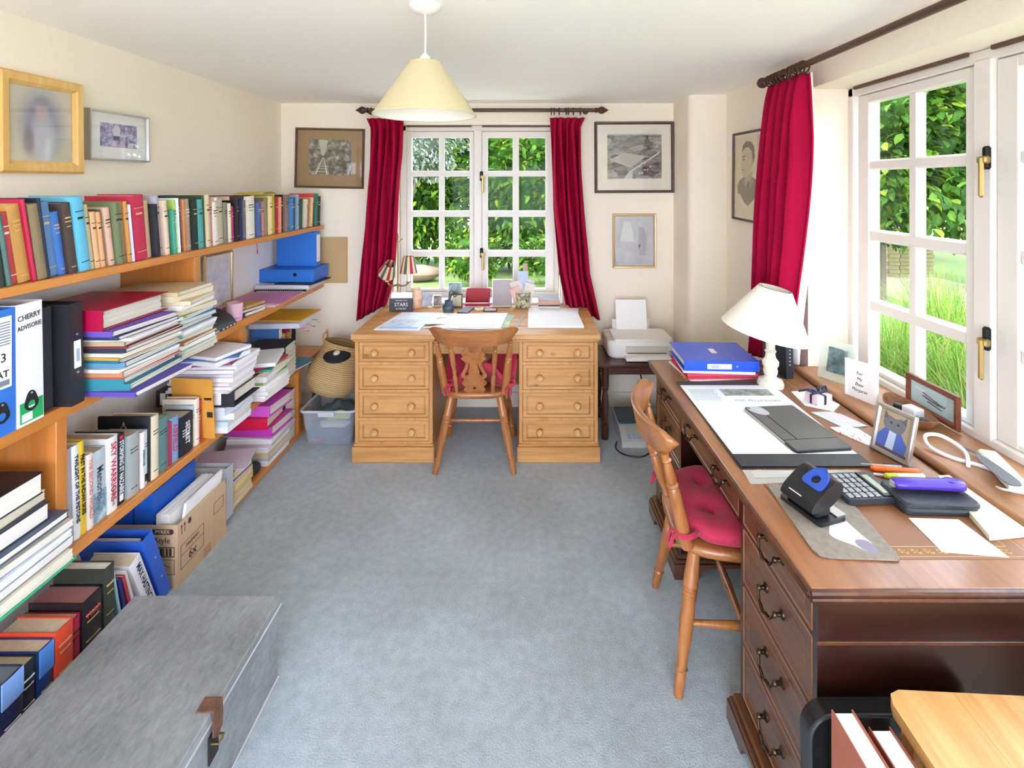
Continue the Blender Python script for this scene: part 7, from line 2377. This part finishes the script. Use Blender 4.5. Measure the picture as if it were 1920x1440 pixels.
tag(obj('charging_cable', MB().tube(spl([(1.30, 1.40, WZ + .004), (1.285, 1.36, WZ + .02), (1.31, 1.33, WZ + .03), (1.35, 1.34, WZ + .01), (1.37, 1.30, WZ + .004), (1.40, 1.26, WZ + .004)]), .003, 6), m_cab), 'thin white cable curling at near end of sill', 'cable')
ps = thing('power_strip', 'white extension block lying on the sill', 'socket', (1.375, 1.46, WZ), (0, 0, R(-22)))
obj('case', MB().box(-.025, .025, -.1, .1, 0, .028, .006), m_wplastic, ps)
for k in range(3):
    obj('socket', MB().prism(rrect(-.016, .016, -.075 + k * .055, -.04 + k * .055, .004), .001, off=.0281), mat('pale_grey_plastic', '#cfcfcd', .5), ps)
sw = thing('fly_swat', 'grey flat fly swat lying across the sill', 'fly swat', (1.33, 1.42, WZ), (0, 0, R(-12)))
obj('paddle', MB().prism(smooth_closed([(-.013, .06), (0, .09), (.013, .06), (.018, -.05), (0, -.07), (-.018, -.05)], 3), .003, off=.033), mat('grey_plastic', '#66686c', .5), sw, rot=(0, R(-6), 0))
obj('handle', MB().tube([(0, .1, .034), (.0, .16, .02), (.0, .2, .01)], .004, 8), mat('grey_plastic', '#7d7f82', .5), sw)
# ------------------------------------------------------------ printer on its little table, scales below
m_tbl = wood('dark_oak', '#54332a', '#3c221c', 'X', 1, .35, False, .2)
m_tblZ = wood('dark_oak_leg', '#54332a', '#3c221c', 'Z', 1, .35, False, .2)
tt = thing('side_table', 'small dark oak table with turned legs beside pine desk', 'table', (.745, 3.35, 0))
obj('table_top', MB().box(-.292, .292, -.2, .2, .462, .482, .006), m_tbl, tt)
obj('apron', MB().box(-.26, .26, -.17, -.155, .41, .462, .002).box(-.26, .26, .155, .17, .41, .462, .002).box(-.26, -.245, -.17, .17, .41, .462, .002).box(.245, .26, -.17, .17, .41, .462, .002), m_tbl, tt)
for x in (-.245, .245):
    for y in (-.155, .155):
        obj('leg', MB().turned((x, y, 0), (x, y, .462), [(0, .02), (.02, .022), (.2, .022), (.21, .016), (.23, .023), (.25, .016), (.3, .019), (.45, .024), (.6, .018), (.66, .015), (.68, .022), (.7, .015), (.72, .024), (1, .024)], 14), m_tblZ, tt)
for x in (-.245, .245):
    obj('stretcher', MB().box(x - .01, x + .01, -.15, .15, .07, .1, .002), m_tbl, tt)
m_prn = mat('printer_white', '#e9e6e0', .4)
m_prg = mat('printer_grey', '#c9c4ba', .4)
pn = thing('printer', 'white inkjet printer on the small dark table', 'printer', (.742, 3.395, .4825))
mb = MB()
vs = []
for sc, z in ((.9, .0), (.97, .012), (1.0, .06), (1.0, .1), (.985, .112)):
    vs += [(x * sc, y * sc, z) for x, y in rrect(-.215, .215, -.145, .145, .05, 6)]
n = len(vs) // 5
fs = [(i * n + k, i * n + (k + 1) % n, (i + 1) * n + (k + 1) % n, (i + 1) * n + k) for i in range(4) for k in range(n)]
fs += [tuple(range(n - 1, -1, -1)), tuple(4 * n + k for k in range(n))]
obj('body', mb.add(vs, fs), m_prn, pn)
lid = obj('scanner_lid', MB().prism(rrect(-.17, .205, -.135, .11, .02), .012, off=.1125), m_prn, pn)
text('logo', 'hp', .03, m_prg, lid, (.02, -.02, .1248), (0, 0, 0), 1, shear=.3)
obj('control_panel', MB().prism(rrect(-.208, -.176, -.12, .1, .012), .004, off=.1125), m_prg, pn)
obj('front_recess', MB().box(-.1, .17, -.1465, -.14, .035, .085, .002), m_prg, pn)
obj('paper_slot', MB().box(-.09, .16, -.148, -.1464, .036, .042), m_blk, pn)
obj('output_tray', MB().box(-.11, .18, -.21, -.14, .006, .026, .004), m_prn, pn)
obj('tray_paper', MB().box(-.08, .14, -.205, -.145, .0265, .029), m_paper, pn)
obj('rear_tray', MB().box(-.14, .12, .125, .132, .112, .2, .002), m_prn, pn, rot=(R(-8), 0, 0))
tag(obj('paper_sheet', MB().box(-.105, .105, -.0012, .0012, 0, .2), m_sheet, None, (.728, 3.486, .607), (R(-12), 0, R(-1))), 'white paper standing in the printer rear feed', 'paper')
sc = thing('parcel_scales', 'grey electronic parcel scales on carpet under small table', 'scales', (.715, 3.25, 0))
obj('body', MB().prism([(-.165, 0), (.165, 0), (.165, .085), (-.06, .085), (-.165, .035)], .26, plane='YZ', off=-.13), mat('scale_grey', '#b9b7b6', .4), sc)
obj('platform', MB().prism(rrect(-.125, .125, -.05, .165, .012), .014, off=.094), mat('dark_teal_tray', '#24424e', .35), sc)
obj('post', MB().lathe([(.03, .085), (.03, .094)], 16, (0, .05, 0)), m_blk, sc)
pk = put(bpy.data.objects.new('keypad', None), sc, (0, -.1125, .0602), (R(25.5), 0, 0))
obj('display', MB().box(-.09, .09, .01, .04, .0, .002), mat('lcd_green', '#a9ad98', .2), pk)
for r_ in range(3):
    for c in range(6):
        obj('key', MB().box(-.09 + c * .031, -.066 + c * .031, -.036 + r_ * .014, -.026 + r_ * .014, .0, .002, .0005), mat('key_blue', '#8fa6c4', .5), pk)
tag(obj('power_lead', MB().tube(spl([(.56, 3.12, .02), (.545, 3.07, .006), (.58, 3.0, .005), (.66, 2.97, .005), (.72, 3.0, .005), (.76, 3.05, .02), (.80, 3.2, .1), (.79, 3.5, .3), (.78, 3.57, .46)]), .0045, 8), m_blk), 'black power lead curling on carpet by the scales', 'cable')

# ------------------------------------------------------------ bottom right: case, albums and little pine table
bcx = thing('document_case', 'black glossy document case standing against desk end', 'case', (.78, 1.052, 0), (R(-2), 0, 0))
m_gbl = mat('glossy_black', '#17181b', .2)
obj('shell', MB().prism(rrect(-.20, .2, .0, .515, .05, 6), .035, plane='XZ', off=-.03), m_gbl, bcx)
obj('edge_trim', MB().tube([(x, -.032, z) for x, z in rrect(-.198, .198, .002, .513, .05, 6)], .004, 8, closed=True), mat('grey_trim', '#2a2c30', .25), bcx)
crt = thing('wooden_crate', 'low wooden crate under the leather albums', 'crate', (.655, .86, 0))
obj('side', MB().box(-.06, -.05, -.13, .13, 0, .25, .002), m_pineY, crt)
obj('side', MB().box(.05, .06, -.13, .13, 0, .25, .002), m_pineY, crt)
obj('top', MB().box(-.06, .06, -.13, .13, .25, .258, .002), m_pineY, crt)
m_ox = mat('oxblood_leather', '#7a3a2c', .4)
for i, (x, y, h_, col, lab) in enumerate([(.60, .995, .312, '#a05a44', 'brown leather album nearest the desk end'), (.652, .965, .31, '#8a3f34', 'oxblood leather album beside the little pine table')]):
    o = book(lab, x, y, .2585, .042, h_, .22, col, 0, m_pagew, .4, None, 0, 'leather albums', name='album')
    o['category'] = 'album'
    o.rotation_euler = (0, 0, R(90))
    o.location = (x, y, .2585)
    o.rotation_euler = (0, 0, R(-90))
    o.location = (x, y - .22, .2585)
lt = thing('pine_stool_table', 'little pine table in bottom right corner of view', 'table', (.975, .765, 0), (0, 0, R(-3)))
for i in range(4):
    a = -.27 + i * .135
    pts_ = [(a, -.24), (a + .1345, -.24), (a + .1345, .24), (a, .24)]
    if i == 0:
        pts_ = [(a, -.24), (a + .1345, -.24), (a + .1345, .24), (a + .03, .24), (a + .009, .231), (a, .21)]
    obj('top_plank', MB().prism(pts_, .024, off=.563), wood('pale_pine_y', '#e3b375', '#cf9a58', 'Y', .9, .4, True), lt)
for x in (-.23, .23):
    for y in (-.2, .2):
        obj('leg', MB().box(x - .02, x + .02, y - .02, y + .02, 0, .563, .003), m_pineZ, lt)
obj('rail', MB().box(-.22, .22, -.21, -.195, .49, .563, .002).box(-.22, .22, .195, .21, .49, .563, .002).box(-.235, -.22, -.2, .2, .49, .563, .002).box(.22, .235, -.2, .2, .49, .563, .002), m_pineX, lt)
flush_text()
